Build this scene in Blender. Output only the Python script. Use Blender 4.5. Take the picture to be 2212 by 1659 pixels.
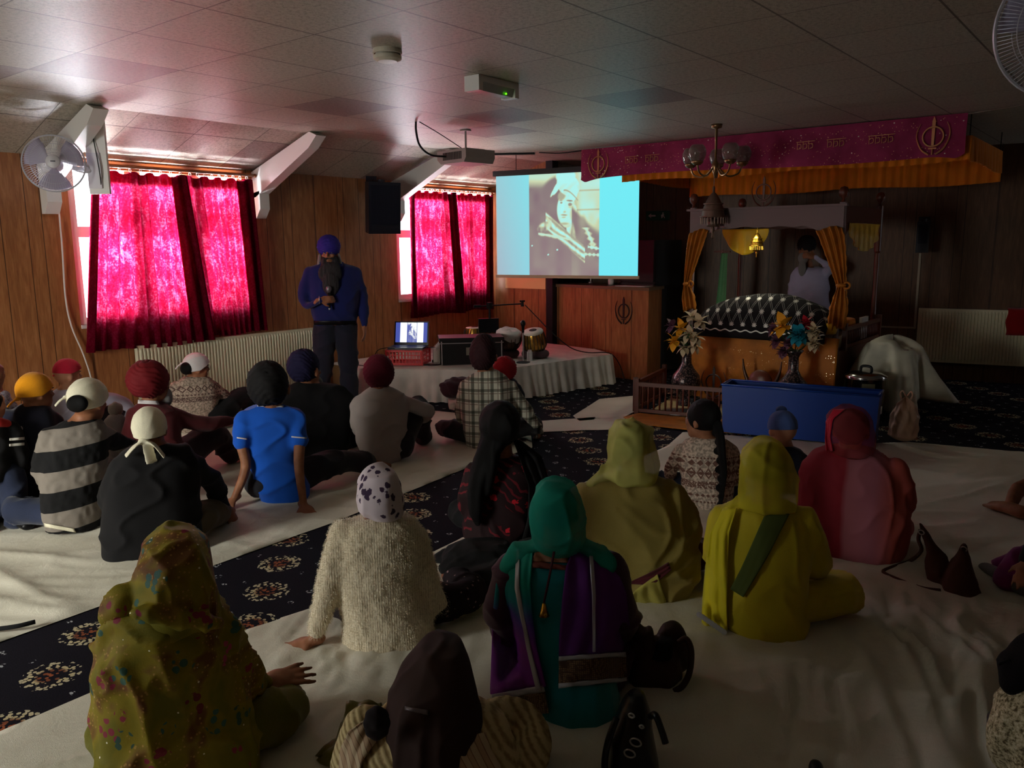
import bpy, bmesh, math, random
import numpy as np
from mathutils import Vector, Matrix
for o in list(bpy.data.objects): bpy.data.objects.remove(o, do_unlink=True)
S = bpy.context.scene
C = S.collection
R_ = math.radians
# ---------------------------------------------------------------- camera
FPX, CXP, CYP, CAMH = 1745.0, 1106.0, 829.5, 1.58
def _ray(px, py): return Vector(((px-CXP)/FPX, -(py-CYP)/FPX, -1.0))
_v1 = _ray(2525, 515).normalized()
_v2 = _ray(-1040, 550); _v2 = (_v2 - _v1*_v1.dot(_v2)).normalized()
_v3 = _v1.cross(_v2)
RM = Matrix((_v1, _v2, _v3))
CAM = Vector((0, 0, CAMH))
cd = bpy.data.cameras.new('camera'); cam = bpy.data.objects.new('camera', cd); C.objects.link(cam)
cam.matrix_world = Matrix.Translation(CAM) @ RM.to_4x4()
cd.sensor_width = 36.0; cd.lens = FPX/2212*36.0; cd.clip_start = 0.05; cd.clip_end = 100
S.camera = cam
# ---------------------------------------------------------------- colour management, world, lights
S.view_settings.view_transform = 'Standard'; S.view_settings.look = 'None'
S.view_settings.exposure = 0.0; S.view_settings.gamma = 1.0; S.view_settings.use_curve_mapping = False
W = bpy.data.worlds.new('world'); S.world = W; W.use_nodes = True
W.node_tree.nodes['Background'].inputs[0].default_value = (0.86, 0.93, 1.0, 1)
W.node_tree.nodes['Background'].inputs[1].default_value = 5.0
def area(name, loc, rot, sx, sy, power, col=(1, 1, 1), spread=math.pi):
    l = bpy.data.lights.new(name, 'AREA'); l.shape = 'RECTANGLE'; l.size = sx; l.size_y = sy
    l.energy = power; l.color = col; l.spread = spread
    o = bpy.data.objects.new(name, l); C.objects.link(o); o.location = loc; o.rotation_euler = rot
    return o
# daylight standing in the window openings (outside the panes, shining in)
area('daylight_window_1', (3.85, 7.62, 1.70), (R_(-100), 0, 0), 2.1, 1.6, 400, (0.90, 0.93, 1.0), R_(110))
area('daylight_window_2', (7.45, 7.62, 1.70), (R_(-100), 0, 0), 1.9, 1.6, 360, (0.90, 0.93, 1.0), R_(110))
# added lamps outside, aimed up to whiten the soffit; stand in for bounced daylight
area('soffit_fill_1', (3.85, 7.80, 1.0), (R_(-140), 0, 0), 1.9, 0.5, 330, (0.92, 0.94, 1.0), R_(80))
area('soffit_fill_2', (7.45, 7.80, 1.0), (R_(-140), 0, 0), 1.8, 0.5, 300, (0.92, 0.94, 1.0), R_(80))
# daylight through the open doorway behind the photographer's left shoulder
area('daylight_doorway', (-2.25, 4.2, 1.25), (0, R_(-54), R_(14)), 1.8, 1.1, 78, (1.0, 0.97, 0.83), R_(108))
S.cycles.use_denoising = True
S.cycles.sample_clamp_indirect = 6.0
S.cycles.caustics_reflective = False; S.cycles.caustics_refractive = False
S.cycles.max_bounces = 8; S.cycles.transparent_max_bounces = 12
# ---------------------------------------------------------------- helpers
def ray(px, py): return (RM @ _ray(px, py))
def at(px, py, n, d):
    n = Vector(n); r = ray(px, py); return CAM + r*((d-n.dot(CAM))/n.dot(r))
def fl(px, py, z=0.0): return at(px, py, (0, 0, 1), z)
def atX(px, py, X): return at(px, py, (1, 0, 0), X)
def atY(px, py, Y): return at(px, py, (0, 1, 0), Y)
def lin(c):
    c /= 255.0
    return c/12.92 if c <= 0.04045 else ((c+0.055)/1.055)**2.4
def rgb(r, g, b): return (lin(r), lin(g), lin(b), 1)
_mats = {}
class NT:
    """tiny node builder"""
    def __init__(s, m): s.t = m.node_tree; s.b = s.t.nodes.get('Principled BSDF'); s.o = s.t.nodes.get('Material Output')
    def n(s, ty, **kw):
        nd = s.t.nodes.new(ty)
        for k, v in kw.items():
            if k.startswith('i_'): nd.inputs[k[2:].replace('_', ' ')].default_value = v
            else: setattr(nd, k, v)
        return nd
    def l(s, a, b): s.t.links.new(a, b)
    def coord(s, kind='Object', scale=(1, 1, 1), loc=(0, 0, 0), rot=(0, 0, 0)):
        tc = s.n('ShaderNodeTexCoord'); mp = s.n('ShaderNodeMapping')
        mp.inputs['Scale'].default_value = scale; mp.inputs['Location'].default_value = loc; mp.inputs['Rotation'].default_value = rot
        s.l(tc.outputs[kind], mp.inputs[0]); return mp.outputs[0]
    def noise(s, v, scale=5, detail=3, rough=0.5, dist=0.0):
        nd = s.n('ShaderNodeTexNoise'); nd.inputs['Scale'].default_value = scale; nd.inputs['Detail'].default_value = detail
        nd.inputs['Roughness'].default_value = rough; nd.inputs['Distortion'].default_value = dist
        if v is not None: s.l(v, nd.inputs['Vector'])
        return nd.outputs['Fac']
    def voro(s, v, scale=5, feature='F1', out='Distance', rand=1.0):
        nd = s.n('ShaderNodeTexVoronoi'); nd.feature = feature; nd.inputs['Scale'].default_value = scale
        nd.inputs['Randomness'].default_value = rand
        if v is not None: s.l(v, nd.inputs['Vector'])
        return nd.outputs[out]
    def wave(s, v, scale=5, dist=0, bands='X', prof='SIN'):
        nd = s.n('ShaderNodeTexWave'); nd.bands_direction = bands; nd.wave_profile = prof
        nd.inputs['Scale'].default_value = scale; nd.inputs['Distortion'].default_value = dist
        if v is not None: s.l(v, nd.inputs['Vector'])
        return nd.outputs['Fac']
    def math(s, op, a, b=0.0, c=0.0):
        nd = s.n('ShaderNodeMath'); nd.operation = op
        for i, x in enumerate((a, b, c)):
            if hasattr(x, 'is_linked') or hasattr(x, 'links'): s.l(x, nd.inputs[i])
            else: nd.inputs[i].default_value = x
        return nd.outputs[0]
    def sep(s, v):
        nd = s.n('ShaderNodeSeparateXYZ'); s.l(v, nd.inputs[0]); return nd.outputs
    def comb(s, x, y, z):
        nd = s.n('ShaderNodeCombineXYZ')
        for i, q in enumerate((x, y, z)):
            if hasattr(q, 'links'): s.l(q, nd.inputs[i])
            else: nd.inputs[i].default_value = q
        return nd.outputs[0]
    def ramp(s, f, stops, interp='LINEAR'):
        nd = s.n('ShaderNodeValToRGB'); cr = nd.color_ramp; cr.interpolation = interp
        while len(cr.elements) < len(stops): cr.elements.new(0.5)
        for e, (p, c) in zip(cr.elements, stops): e.position = p; e.color = c if len(c) == 4 else (*c, 1)
        s.l(f, nd.inputs[0]); return nd.outputs[0]
    def mix(s, f, a, b, mode='MIX'):
        nd = s.n('ShaderNodeMix'); nd.data_type = 'RGBA'; nd.blend_type = mode
        for idx, q in ((0, f), (6, a), (7, b)):
            if hasattr(q, 'links'): s.l(q, nd.inputs[idx])
            else: nd.inputs[idx].default_value = q
        return nd.outputs[2]
    def bump(s, h, strength=0.3, dist=0.01):
        nd = s.n('ShaderNodeBump'); nd.inputs['Strength'].default_value = strength; nd.inputs['Distance'].default_value = dist
        s.l(h, nd.inputs['Height']); s.l(nd.outputs[0], s.b.inputs['Normal']); return nd
def mat(name, col=(0.5, 0.5, 0.5, 1), rough=0.8, metal=0.0, spec=0.3, fn=None, **kw):
    if name in _mats: return _mats[name]
    m = bpy.data.materials.new(name); m.use_nodes = True; t = NT(m)
    t.b.inputs['Base Color'].default_value = col; t.b.inputs['Roughness'].default_value = rough
    t.b.inputs['Metallic'].default_value = metal; t.b.inputs['Specular IOR Level'].default_value = spec
    for k, v in kw.items(): t.b.inputs[k.replace('_', ' ')].default_value = v
    if fn: fn(t)
    _mats[name] = m; return m
def cloth(name, col, var=0.12, rough=0.9, fine=900, bump=0.25, sheen=0.15):
    """plain woven cloth: slight colour variation and a weave bump"""
    def fn(t):
        v = t.coord(); n1 = t.noise(v, 7, 3); n2 = t.noise(v, fine*0.3, 2)
        f = t.math('ADD', t.math('MULTIPLY', n1, 0.6), t.math('MULTIPLY', n2, 0.4))
        lo = tuple(c*(1-var*2) for c in col[:3]); hi = tuple(min(1, c*(1+var*2)) for c in col[:3])
        t.l(t.ramp(f, [(0.25, lo), (0.75, hi)]), t.b.inputs['Base Color'])
        t.bump(n2, bump, 0.002); t.b.inputs['Sheen Weight'].default_value = sheen
    return mat(name, col, rough, fn=fn)
def sheer(name, col, opac=0.7, rough=0.8, extra=None):
    """thin see-through cloth: part of the rays pass between the threads"""
    def fn(t):
        v = t.coord(); n1 = t.noise(v, 6, 3)
        lo = tuple(c*0.8 for c in col[:3]); hi = tuple(min(1, c*1.15) for c in col[:3])
        c = t.ramp(n1, [(0.3, lo), (0.7, hi)])
        if extra: c = extra(t, v, c)
        t.l(c, t.b.inputs['Base Color'])
        t.b.inputs['Alpha'].default_value = opac
    return mat(name, col, rough, fn=fn)
def link(o): C.objects.link(o); return o
def mesh_obj(name, verts, faces, m, parent=None, smooth=False, origin=None, inv=None):
    me = bpy.data.meshes.new(name)
    if len(verts):
        va = np.asarray(verts, float).reshape(-1, 3)
        if inv is not None:
            va = np.c_[va, np.ones(len(va))] @ np.array(inv).T; va = va[:, :3]
        verts = va.tolist()
    me.from_pydata(verts, [], faces if isinstance(faces, list) else [list(map(int, f)) for f in faces])
    me.update()
    if smooth: me.polygons.foreach_set('use_smooth', [True]*len(me.polygons))
    for x in (m if isinstance(m, (list, tuple)) else [m]): me.materials.append(x)
    o = bpy.data.objects.new(name, me); link(o)
    if parent is not None: o.parent = parent
    return o
def bm_obj(name, bm, m, parent=None, smooth=False, bevel=0.0, seg=2):
    if bevel > 0:
        bmesh.ops.bevel(bm, geom=[e for e in bm.edges if e.is_manifold and e.calc_face_angle(0) > 0.5], offset=bevel, segments=seg, affect='EDGES', profile=0.6, clamp_overlap=True)
    bmesh.ops.recalc_face_normals(bm, faces=bm.faces)
    me = bpy.data.meshes.new(name); bm.to_mesh(me); bm.free()
    if smooth: me.polygons.foreach_set('use_smooth', [True]*len(me.polygons))
    for x in (m if isinstance(m, (list, tuple)) else [m]): me.materials.append(x)
    o = bpy.data.objects.new(name, me); link(o)
    if parent is not None: o.parent = parent
    return o
def shade_auto(o, ang=40):
    me = o.data; me.polygons.foreach_set('use_smooth', [True]*len(me.polygons))
    try: me.set_sharp_from_angle(angle=R_(ang))
    except Exception: pass
    return o
def empty(name, loc=(0, 0, 0), rz=0.0, label=None, cat=None, group=None):
    o = bpy.data.objects.new(name, None); link(o); o.location = loc; o.rotation_euler = (0, 0, rz); o.empty_display_size = 0.1
    if label: o['label'] = label
    if cat: o['category'] = cat
    if group: o['group'] = group
    bpy.context.view_layer.update() if False else None
    return o
def tag(o, label, cat, group=None, kind=None):
    o['label'] = label; o['category'] = cat
    if group: o['group'] = group
    if kind: o['kind'] = kind
    return o
def struct(o): o['kind'] = 'structure'; return o
def box(bm, x0, x1, y0, y1, z0, z1, mtx=None):
    vs = [bm.verts.new(p) for p in ((x0, y0, z0), (x1, y0, z0), (x1, y1, z0), (x0, y1, z0), (x0, y0, z1), (x1, y0, z1), (x1, y1, z1), (x0, y1, z1))]
    for f in ((0, 3, 2, 1), (4, 5, 6, 7), (0, 1, 5, 4), (1, 2, 6, 5), (2, 3, 7, 6), (3, 0, 4, 7)): bm.faces.new([vs[i] for i in f])
    if mtx is not None:
        for v in vs: v.co = mtx @ v.co
    return vs
def boxes(name, L, m, parent=None, bevel=0.0, mtx=None):
    bm = bmesh.new()
    for b in L: box(bm, *b, mtx=mtx)
    return bm_obj(name, bm, m, parent, bevel=bevel)
def prism(bm, pts, axis_vec):
    """extrude a planar polygon (3D points) along axis_vec"""
    a = [bm.verts.new(Vector(p)) for p in pts]; b = [bm.verts.new(Vector(p)+Vector(axis_vec)) for p in pts]
    bm.faces.new(a); bm.faces.new(list(reversed(b))); n = len(pts)
    for i in range(n): bm.faces.new((a[i], b[i], b[(i+1) % n], a[(i+1) % n]))
def cyl(bm, p0, p1, r0, r1=None, seg=16, caps=True):
    p0 = Vector(p0); p1 = Vector(p1); r1 = r0 if r1 is None else r1
    z = (p1-p0).normalized(); x = z.orthogonal().normalized(); y = z.cross(x)
    A = []; B = []
    for i in range(seg):
        t = 2*math.pi*i/seg; d = x*math.cos(t)+y*math.sin(t)
        A.append(bm.verts.new(p0+d*r0)); B.append(bm.verts.new(p1+d*r1))
    for i in range(seg): bm.faces.new((A[i], A[(i+1) % seg], B[(i+1) % seg], B[i]))
    if caps: bm.faces.new(list(reversed(A))); bm.faces.new(B)
def lathe(bm, prof, org=(0, 0, 0), seg=24, axis=None):
    """prof: list of (r,z)"""
    org = Vector(org); rings = []
    M = Matrix.Identity(3) if axis is None else Vector((0, 0, 1)).rotation_difference(Vector(axis)).to_matrix()
    for r, z in prof:
        if r < 1e-5: rings.append([bm.verts.new(org+M @ Vector((0, 0, z)))])
        else: rings.append([bm.verts.new(org+M @ Vector((r*math.cos(2*math.pi*i/seg), r*math.sin(2*math.pi*i/seg), z))) for i in range(seg)])
    for a, b in zip(rings, rings[1:]):
        for i in range(seg):
            j = (i+1) % seg
            if len(a) == 1 and len(b) == 1: continue
            if len(a) == 1: bm.faces.new((a[0], b[i], b[j]))
            elif len(b) == 1: bm.faces.new((a[i], a[j], b[0]))
            else: bm.faces.new((a[i], a[j], b[j], b[i]))
def torus(bm, c, R, r, axis=(0, 0, 1), seg=28, ms=8):
    c = Vector(c); M = Vector((0, 0, 1)).rotation_difference(Vector(axis)).to_matrix(); g = []
    for i in range(seg):
        a = 2*math.pi*i/seg; ring = []
        for j in range(ms):
            b = 2*math.pi*j/ms
            ring.append(bm.verts.new(c+M @ Vector(((R+r*math.cos(b))*math.cos(a), (R+r*math.cos(b))*math.sin(a), r*math.sin(b)))))
        g.append(ring)
    for i in range(seg):
        for j in range(ms): bm.faces.new((g[i][j], g[(i+1) % seg][j], g[(i+1) % seg][(j+1) % ms], g[i][(j+1) % ms]))
def catmull(pts, n=6):
    P = [Vector(p) for p in pts]
    if len(P) < 3: return P
    Q = [P[0]*2-P[1]]+P+[P[-1]*2-P[-2]]; out = []
    for i in range(1, len(Q)-2):
        for k in range(n):
            t = k/n; a, b, c, d = Q[i-1], Q[i], Q[i+1], Q[i+2]
            out.append(0.5*((2*b)+(c-a)*t+(2*a-5*b+4*c-d)*t*t+(3*b-a-3*c+d)*t**3))
    out.append(P[-1]); return out
def tube(bm, pts, rad, seg=8, smooth=5):
    P = catmull(pts, smooth) if smooth else [Vector(p) for p in pts]
    n = len(P); rings = []; x = None
    for i in range(n):
        t = (P[min(i+1, n-1)]-P[max(i-1, 0)])
        t = t.normalized() if t.length > 1e-9 else Vector((0, 0, 1))
        if x is None: x = t.orthogonal().normalized()
        x = (x-t*x.dot(t)); x = x.normalized() if x.length > 1e-6 else t.orthogonal().normalized()
        y = t.cross(x); r = rad(i/(n-1)) if callable(rad) else rad
        rings.append([bm.verts.new(P[i]+(x*math.cos(2*math.pi*k/seg)+y*math.sin(2*math.pi*k/seg))*r) for k in range(seg)])
    for a, b in zip(rings, rings[1:]):
        for k in range(seg): bm.faces.new((a[k], a[(k+1) % seg], b[(k+1) % seg], b[k]))
    bm.faces.new(list(reversed(rings[0]))); bm.faces.new(rings[-1])
def tube_obj(name, pts, rad, m, parent=None, seg=8, smooth=5):
    bm = bmesh.new(); tube(bm, pts, rad, seg, smooth); return bm_obj(name, bm, m, parent, smooth=True)
def vnoise(P, seed=0):
    """vectorised smooth value noise in [-1,1], P (n,3)"""
    P = np.asarray(P, float); i = np.floor(P).astype(np.int64); f = P-i; u = f*f*(3-2*f); r = 0
    for dx in (0, 1):
        for dy in (0, 1):
            for dz in (0, 1):
                h = ((i[:, 0]+dx)*374761393+(i[:, 1]+dy)*668265263+(i[:, 2]+dz)*2147483647+seed*1274126177) & 0xffffffff
                h = ((h ^ (h >> 13))*1274126177) & 0xffffffff; h = (h ^ (h >> 16)) & 0xffff
                w = (u[:, 0] if dx else 1-u[:, 0])*(u[:, 1] if dy else 1-u[:, 1])*(u[:, 2] if dz else 1-u[:, 2])
                r = r+w*(h/32767.5-1)
    return r
def grid_faces(nu, nv, wrap=False):
    F = []
    for i in range(nu-1):
        for j in range(nv-1 if not wrap else nv):
            k = (j+1) % nv; F.append([i*nv+j, i*nv+k, (i+1)*nv+k, (i+1)*nv+j])
    return F
# ---------------------------------------------------------------- setting: materials
def _ceil(t):
    v = t.coord(); x, y, z = t.sep(v)
    # 0.58 x 0.62 m tiles, thin dark grooves; every tile slightly different
    gx = t.math('PINGPONG', t.math('ADD', x, -3.82+58), 0.29); gy = t.math('PINGPONG', t.math('ADD', y, -2.11+62), 0.31)
    ln = t.math('MAXIMUM', t.math('LESS_THAN', gx, 0.0035), t.math('LESS_THAN', gy, 0.0055))
    cx_ = t.math('FLOOR', t.math('DIVIDE', t.math('ADD', x, -3.82), 0.58)); cy_ = t.math('FLOOR', t.math('DIVIDE', t.math('ADD', y, -2.11), 0.62))
    wn = t.n('ShaderNodeTexWhiteNoise'); t.l(t.comb(cx_, cy_, 0.0), wn.inputs[0])
    sp = t.noise(v, 45, 3, 0.7); sp2 = t.noise(v, 140, 2, 0.6)
    f = t.math('ADD', t.math('MULTIPLY', sp, 0.6), t.math('MULTIPLY', sp2, 0.4))
    base = t.ramp(f, [(0.36, rgb(140, 132, 118)), (0.55, rgb(190, 183, 168))])
    tint = t.ramp(wn.outputs[0], [(0.0, rgb(244, 242, 238)), (0.93, rgb(255, 255, 255)), (0.95, rgb(205, 192, 198))])
    c = t.mix(1.0, base, tint, 'MULTIPLY')
    c = t.mix(t.math('MULTIPLY', ln, 0.8), c, rgb(60, 48, 42))
    t.l(c, t.b.inputs['Base Color'])
    h = t.math('SUBTRACT', t.math('MULTIPLY', f, 0.5), ln); t.bump(h, 0.35, 0.004)
M_CEIL = mat('ceiling_tile', rough=0.46, spec=0.4, fn=_ceil)
def _panel(t, axis=0, pal=((158, 102, 60), (190, 132, 84), (128, 78, 44))):
    v = t.coord(); xyz = t.sep(v); u = xyz[axis]
    sv = t.coord(scale=(5, 5, 0.7)); n = t.noise(sv, 6, 5, 0.6, 0.6); fine = t.noise(t.coord(scale=(60, 60, 2)), 3, 3)
    a = t.math('PINGPONG', t.math('ADD', u, 50), 0.15); b = t.math('PINGPONG', t.math('ADD', u, 50.11), 0.2)
    g = t.math('MAXIMUM', t.math('LESS_THAN', a, 0.003), t.math('LESS_THAN', b, 0.003))
    f = t.math('ADD', t.math('MULTIPLY', n, 0.65), t.math('MULTIPLY', fine, 0.35))
    c = t.ramp(f, [(0.3, rgb(*pal[2])), (0.5, rgb(*pal[0])), (0.72, rgb(*pal[1]))])
    c = t.mix(t.math('MULTIPLY', g, 0.85), c, rgb(30, 15, 8)); t.l(c, t.b.inputs['Base Color'])
    t.bump(t.math('SUBTRACT', t.math('MULTIPLY', fine, 0.15), g), 0.3, 0.004)
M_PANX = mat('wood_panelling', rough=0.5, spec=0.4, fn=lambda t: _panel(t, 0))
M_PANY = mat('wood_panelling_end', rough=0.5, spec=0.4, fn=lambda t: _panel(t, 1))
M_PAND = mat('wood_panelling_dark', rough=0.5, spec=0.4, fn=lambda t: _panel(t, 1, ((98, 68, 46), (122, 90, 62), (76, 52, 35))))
M_WHITEP = mat('white_gloss_paint', rgb(232, 230, 226), 0.35, spec=0.5)
M_PLAIN = mat('rear_plaster', rgb(140, 118, 92), 0.9)
def _carpet(t):
    v = t.coord(); vr = t.coord(rot=(0, 0, R_(-45))); x, y, z = t.sep(vr)
    # diagonal rows of cream and rust flower clusters, with small sprigs between
    px_, py_ = 0.335, 0.67
    fx = t.math('SUBTRACT', t.math('MULTIPLY', t.math('FRACT', t.math('DIVIDE', t.math('ADD', x, 33.5-3.32+0.1675), px_)), px_), px_/2)
    fy = t.math('SUBTRACT', t.math('MULTIPLY', t.math('FRACT', t.math('DIVIDE', t.math('ADD', y, 67.0-0.76+0.335), py_)), py_), py_/2)
    r = t.math('SQRT', t.math('ADD', t.math('POWER', fx, 2), t.math('POWER', fy, 2)))
    vo = t.voro(v, 58, 'F1', 'Distance')
    flower = t.math('LESS_THAN', vo, 0.47)
    rim = t.math('MULTIPLY', t.math('LESS_THAN', r, t.math('ADD', 0.088, t.math('MULTIPLY', t.noise(v, 30, 1), 0.035))), flower)
    cs = t.math('FRACT', t.math('MULTIPLY', r, 9.5)); inner = t.ramp(r, [(0.0, rgb(168, 92, 60)), (0.045, rgb(120, 70, 50)), (0.062, rgb(205, 190, 150)), (0.1, rgb(196, 186, 158))])
    # small sprigs: three per cell along the medallion rows
    def sprig(ox, oy, rad):
        dx = t.math('SUBTRACT', fx, ox); dy = t.math('SUBTRACT', fy, oy)
        return t.math('LESS_THAN', t.math('SQRT', t.math('ADD', t.math('POWER', dx, 2), t.math('POWER', dy, 2))), rad)
    sp = sprig(0.02, 0.325, 0.034)
    for q in ((-0.13, 0.27, 0.02), (0.1, 0.22, 0.016), (-0.03, -0.2, 0.018), (0.14, -0.27, 0.02), (-0.14, -0.13, 0.014), (0.12, 0.12, 0.014)): sp = t.math('MAXIMUM', sp, sprig(*q))
    sp = t.math('MULTIPLY', sp, t.math('LESS_THAN', t.voro(v, 75), 0.42))
    base = t.ramp(t.noise(v, 220, 2), [(0.3, rgb(14, 13, 20)), (0.7, rgb(34, 31, 42))])
    c = t.mix(rim, base, inner); c = t.mix(sp, c, rgb(176, 178, 184)); t.l(c, t.b.inputs['Base Color'])
    t.bump(t.noise(v, 400, 2), 0.4, 0.004)
M_CARPET = mat('medallion_carpet', rough=0.95, spec=0.1, fn=_carpet)
# ---------------------------------------------------------------- setting: shell
X0, X1, Y0, Y1, ZC, YB, ZW = -2.1, 10.9, -3.2, 7.06, 2.6, 6.2, 2.32
fo = boxes('floor', [(X0, X1, Y0, Y1+0.3, -0.1, 0)], M_CARPET); struct(fo)
bm = bmesh.new()
prism(bm, [(X0, YB, ZC), (X0, Y0, ZC), (X0, Y0, ZC+0.1), (X0, Y1+0.3, ZC+0.1), (X0, Y1+0.3, ZW), (X0, Y1, ZW)], (X1-X0, 0, 0))
struct(bm_obj('ceiling', bm, M_CEIL))
# left wall with two curtained windows
WIN = [(3.02, 4.66, 0.95, 2.31), (6.66, 8.33, 0.95, 2.31)]
segs = []; xs = X0
for a, b, z0, z1 in WIN:
    segs += [(xs, a, Y1, Y1+0.3, 0, ZW+0.02), (a, b, Y1, Y1+0.3, 0, z0), (a, b, Y1, Y1+0.3, z1, ZW+0.02)]; xs = b
segs.append((xs, X1, Y1, Y1+0.3, 0, ZW+0.02))
struct(boxes('wall_left', segs, M_PANX))
struct(boxes('wall_right', [(X0, X1, Y0-0.2, Y0, 0, ZC)], M_PLAIN))
struct(boxes('wall_behind', [(X0-0.1, X0, Y0, 3.6, 0, ZC), (X0-0.1, X0, 4.8, Y1, 0, ZC), (X0-0.1, X0, 3.6, 4.8, 2.15, ZC)], M_PLAIN))
# far wall, not quite square to the left wall
dv = Vector((0.19, -0.982, 0)); nb = Vector((0.982, 0.19, 0)); BD = 10.462
bm = bmesh.new(); p = nb*BD
mb = Matrix.Translation(p) @ Matrix(((nb.x, -dv.x, 0, 0), (nb.y, -dv.y, 0, 0), (0, 0, 1, 0), (0, 0, 0, 1)))
box(bm, 0, 0.2, -5.6, 5.7, 0, ZC, None)
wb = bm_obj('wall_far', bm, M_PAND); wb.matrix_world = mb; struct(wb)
# short end wall beside the second window, and the post that ends it
struct(boxes('wall_end', [(8.4, 8.5, 6.12, Y1, 0, ZC)], M_PANY))
# windows: white frames, transom, mullions, panes
def _glass(t):
    tr = t.n('ShaderNodeBsdfTransparent'); gl = t.n('ShaderNodeBsdfGlossy'); mx = t.n('ShaderNodeMixShader'); gl.inputs['Roughness'].default_value = 0.02
    mx.inputs[0].default_value = 0.06; t.l(tr.outputs[0], mx.inputs[1]); t.l(gl.outputs[0], mx.inputs[2]); t.l(mx.outputs[0], t.o.inputs['Surface'])
M_GLASS = mat('window_glass', fn=_glass)
def window(n, a, b, z0, z1, mull, zt):
    root = empty(f'window_{n}', ((a+b)/2, Y1+0.2, z0)); struct(root)
    W0, W1 = 0.02, 0.08
    f = [(a, b, W0, W1, z0, z0+0.06), (a, b, W0, W1, z1-0.06, z1), (a, a+0.06, W0, W1, z0+0.06, z1-0.06), (b-0.06, b, W0, W1, z0+0.06, z1-0.06)]
    if zt: f.append((a+0.06, b-0.06, W0+0.003, W1-0.003, zt-0.045, zt+0.045))
    f += [(m-w, m+w, W0+0.006, W1-0.006, z0+0.06, z1-0.06) for m, w in mull]
    c = root.location
    boxes('window_frame', [(p[0]-c.x, p[1]-c.x, Y1+p[2]-c.y, Y1+p[3]-c.y, p[4]-c.z, p[5]-c.z) for p in f], M_WHITEP, root, 0.004)
    boxes('window_sill', [(a-c.x, b-c.x, Y1-0.015-c.y, Y1+0.02-c.y, -0.03, 0.0)], M_WHITEP, root, 0.004)
    boxes('pane', [(a+0.05-c.x, b-0.05-c.x, Y1+0.05-c.y, Y1+0.056-c.y, 0.05, z1-z0-0.05)], M_GLASS, root)
window(1, *WIN[0], [(3.58, 0.07), (4.12, 0.09)], 1.72)
window(2, *WIN[1], [(7.43, 0.06), (7.9, 0.04)], 1.72)
# wooden curtain pelmets boards above the windows
for i, (a, b) in enumerate(((3.12, 4.72), (6.74, 8.38))):
    struct(boxes(f'trim_{i+1}', [(a, b, 7.0, 7.058, 2.235, 2.285)], mat('pelmet_wood', rgb(150, 84, 40), 0.5), bevel=0.004))
# white timber knee braces following the sloped soffit
def brace(i, xc, kicker=True):
    bm = bmesh.new(); w = 0.055
    pts = [(xc-w, 7.05, 2.30), (xc-w, 6.12, 2.6), (xc-w, 6.02, 2.56), (xc-w, 6.14, 2.46), (xc-w, 7.0, 2.06), (xc-w, 7.05, 2.06)]
    pts2 = [(xc-w, 7.055, 2.10), (xc-w, 6.93, 2.12), (xc-w, 6.93, 1.95), (xc-w, 7.0, 1.86), (xc-w, 7.055, 1.86)]
    prism(bm, pts, (2*w, 0, 0)); prism(bm, pts2, (2*w, 0, 0))
    struct(bm_obj(f'trim_{i}', bm, M_WHITEP, bevel=0.004))
brace(3, 2.86); brace(4, 4.80); brace(5, 6.63)
struct(boxes('trim_6', [(8.33, 8.45, 6.02, 6.12, 0, ZC)], mat('dark_metal_post', rgb(38, 36, 40), 0.45, 0.3), bevel=0.008))
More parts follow.
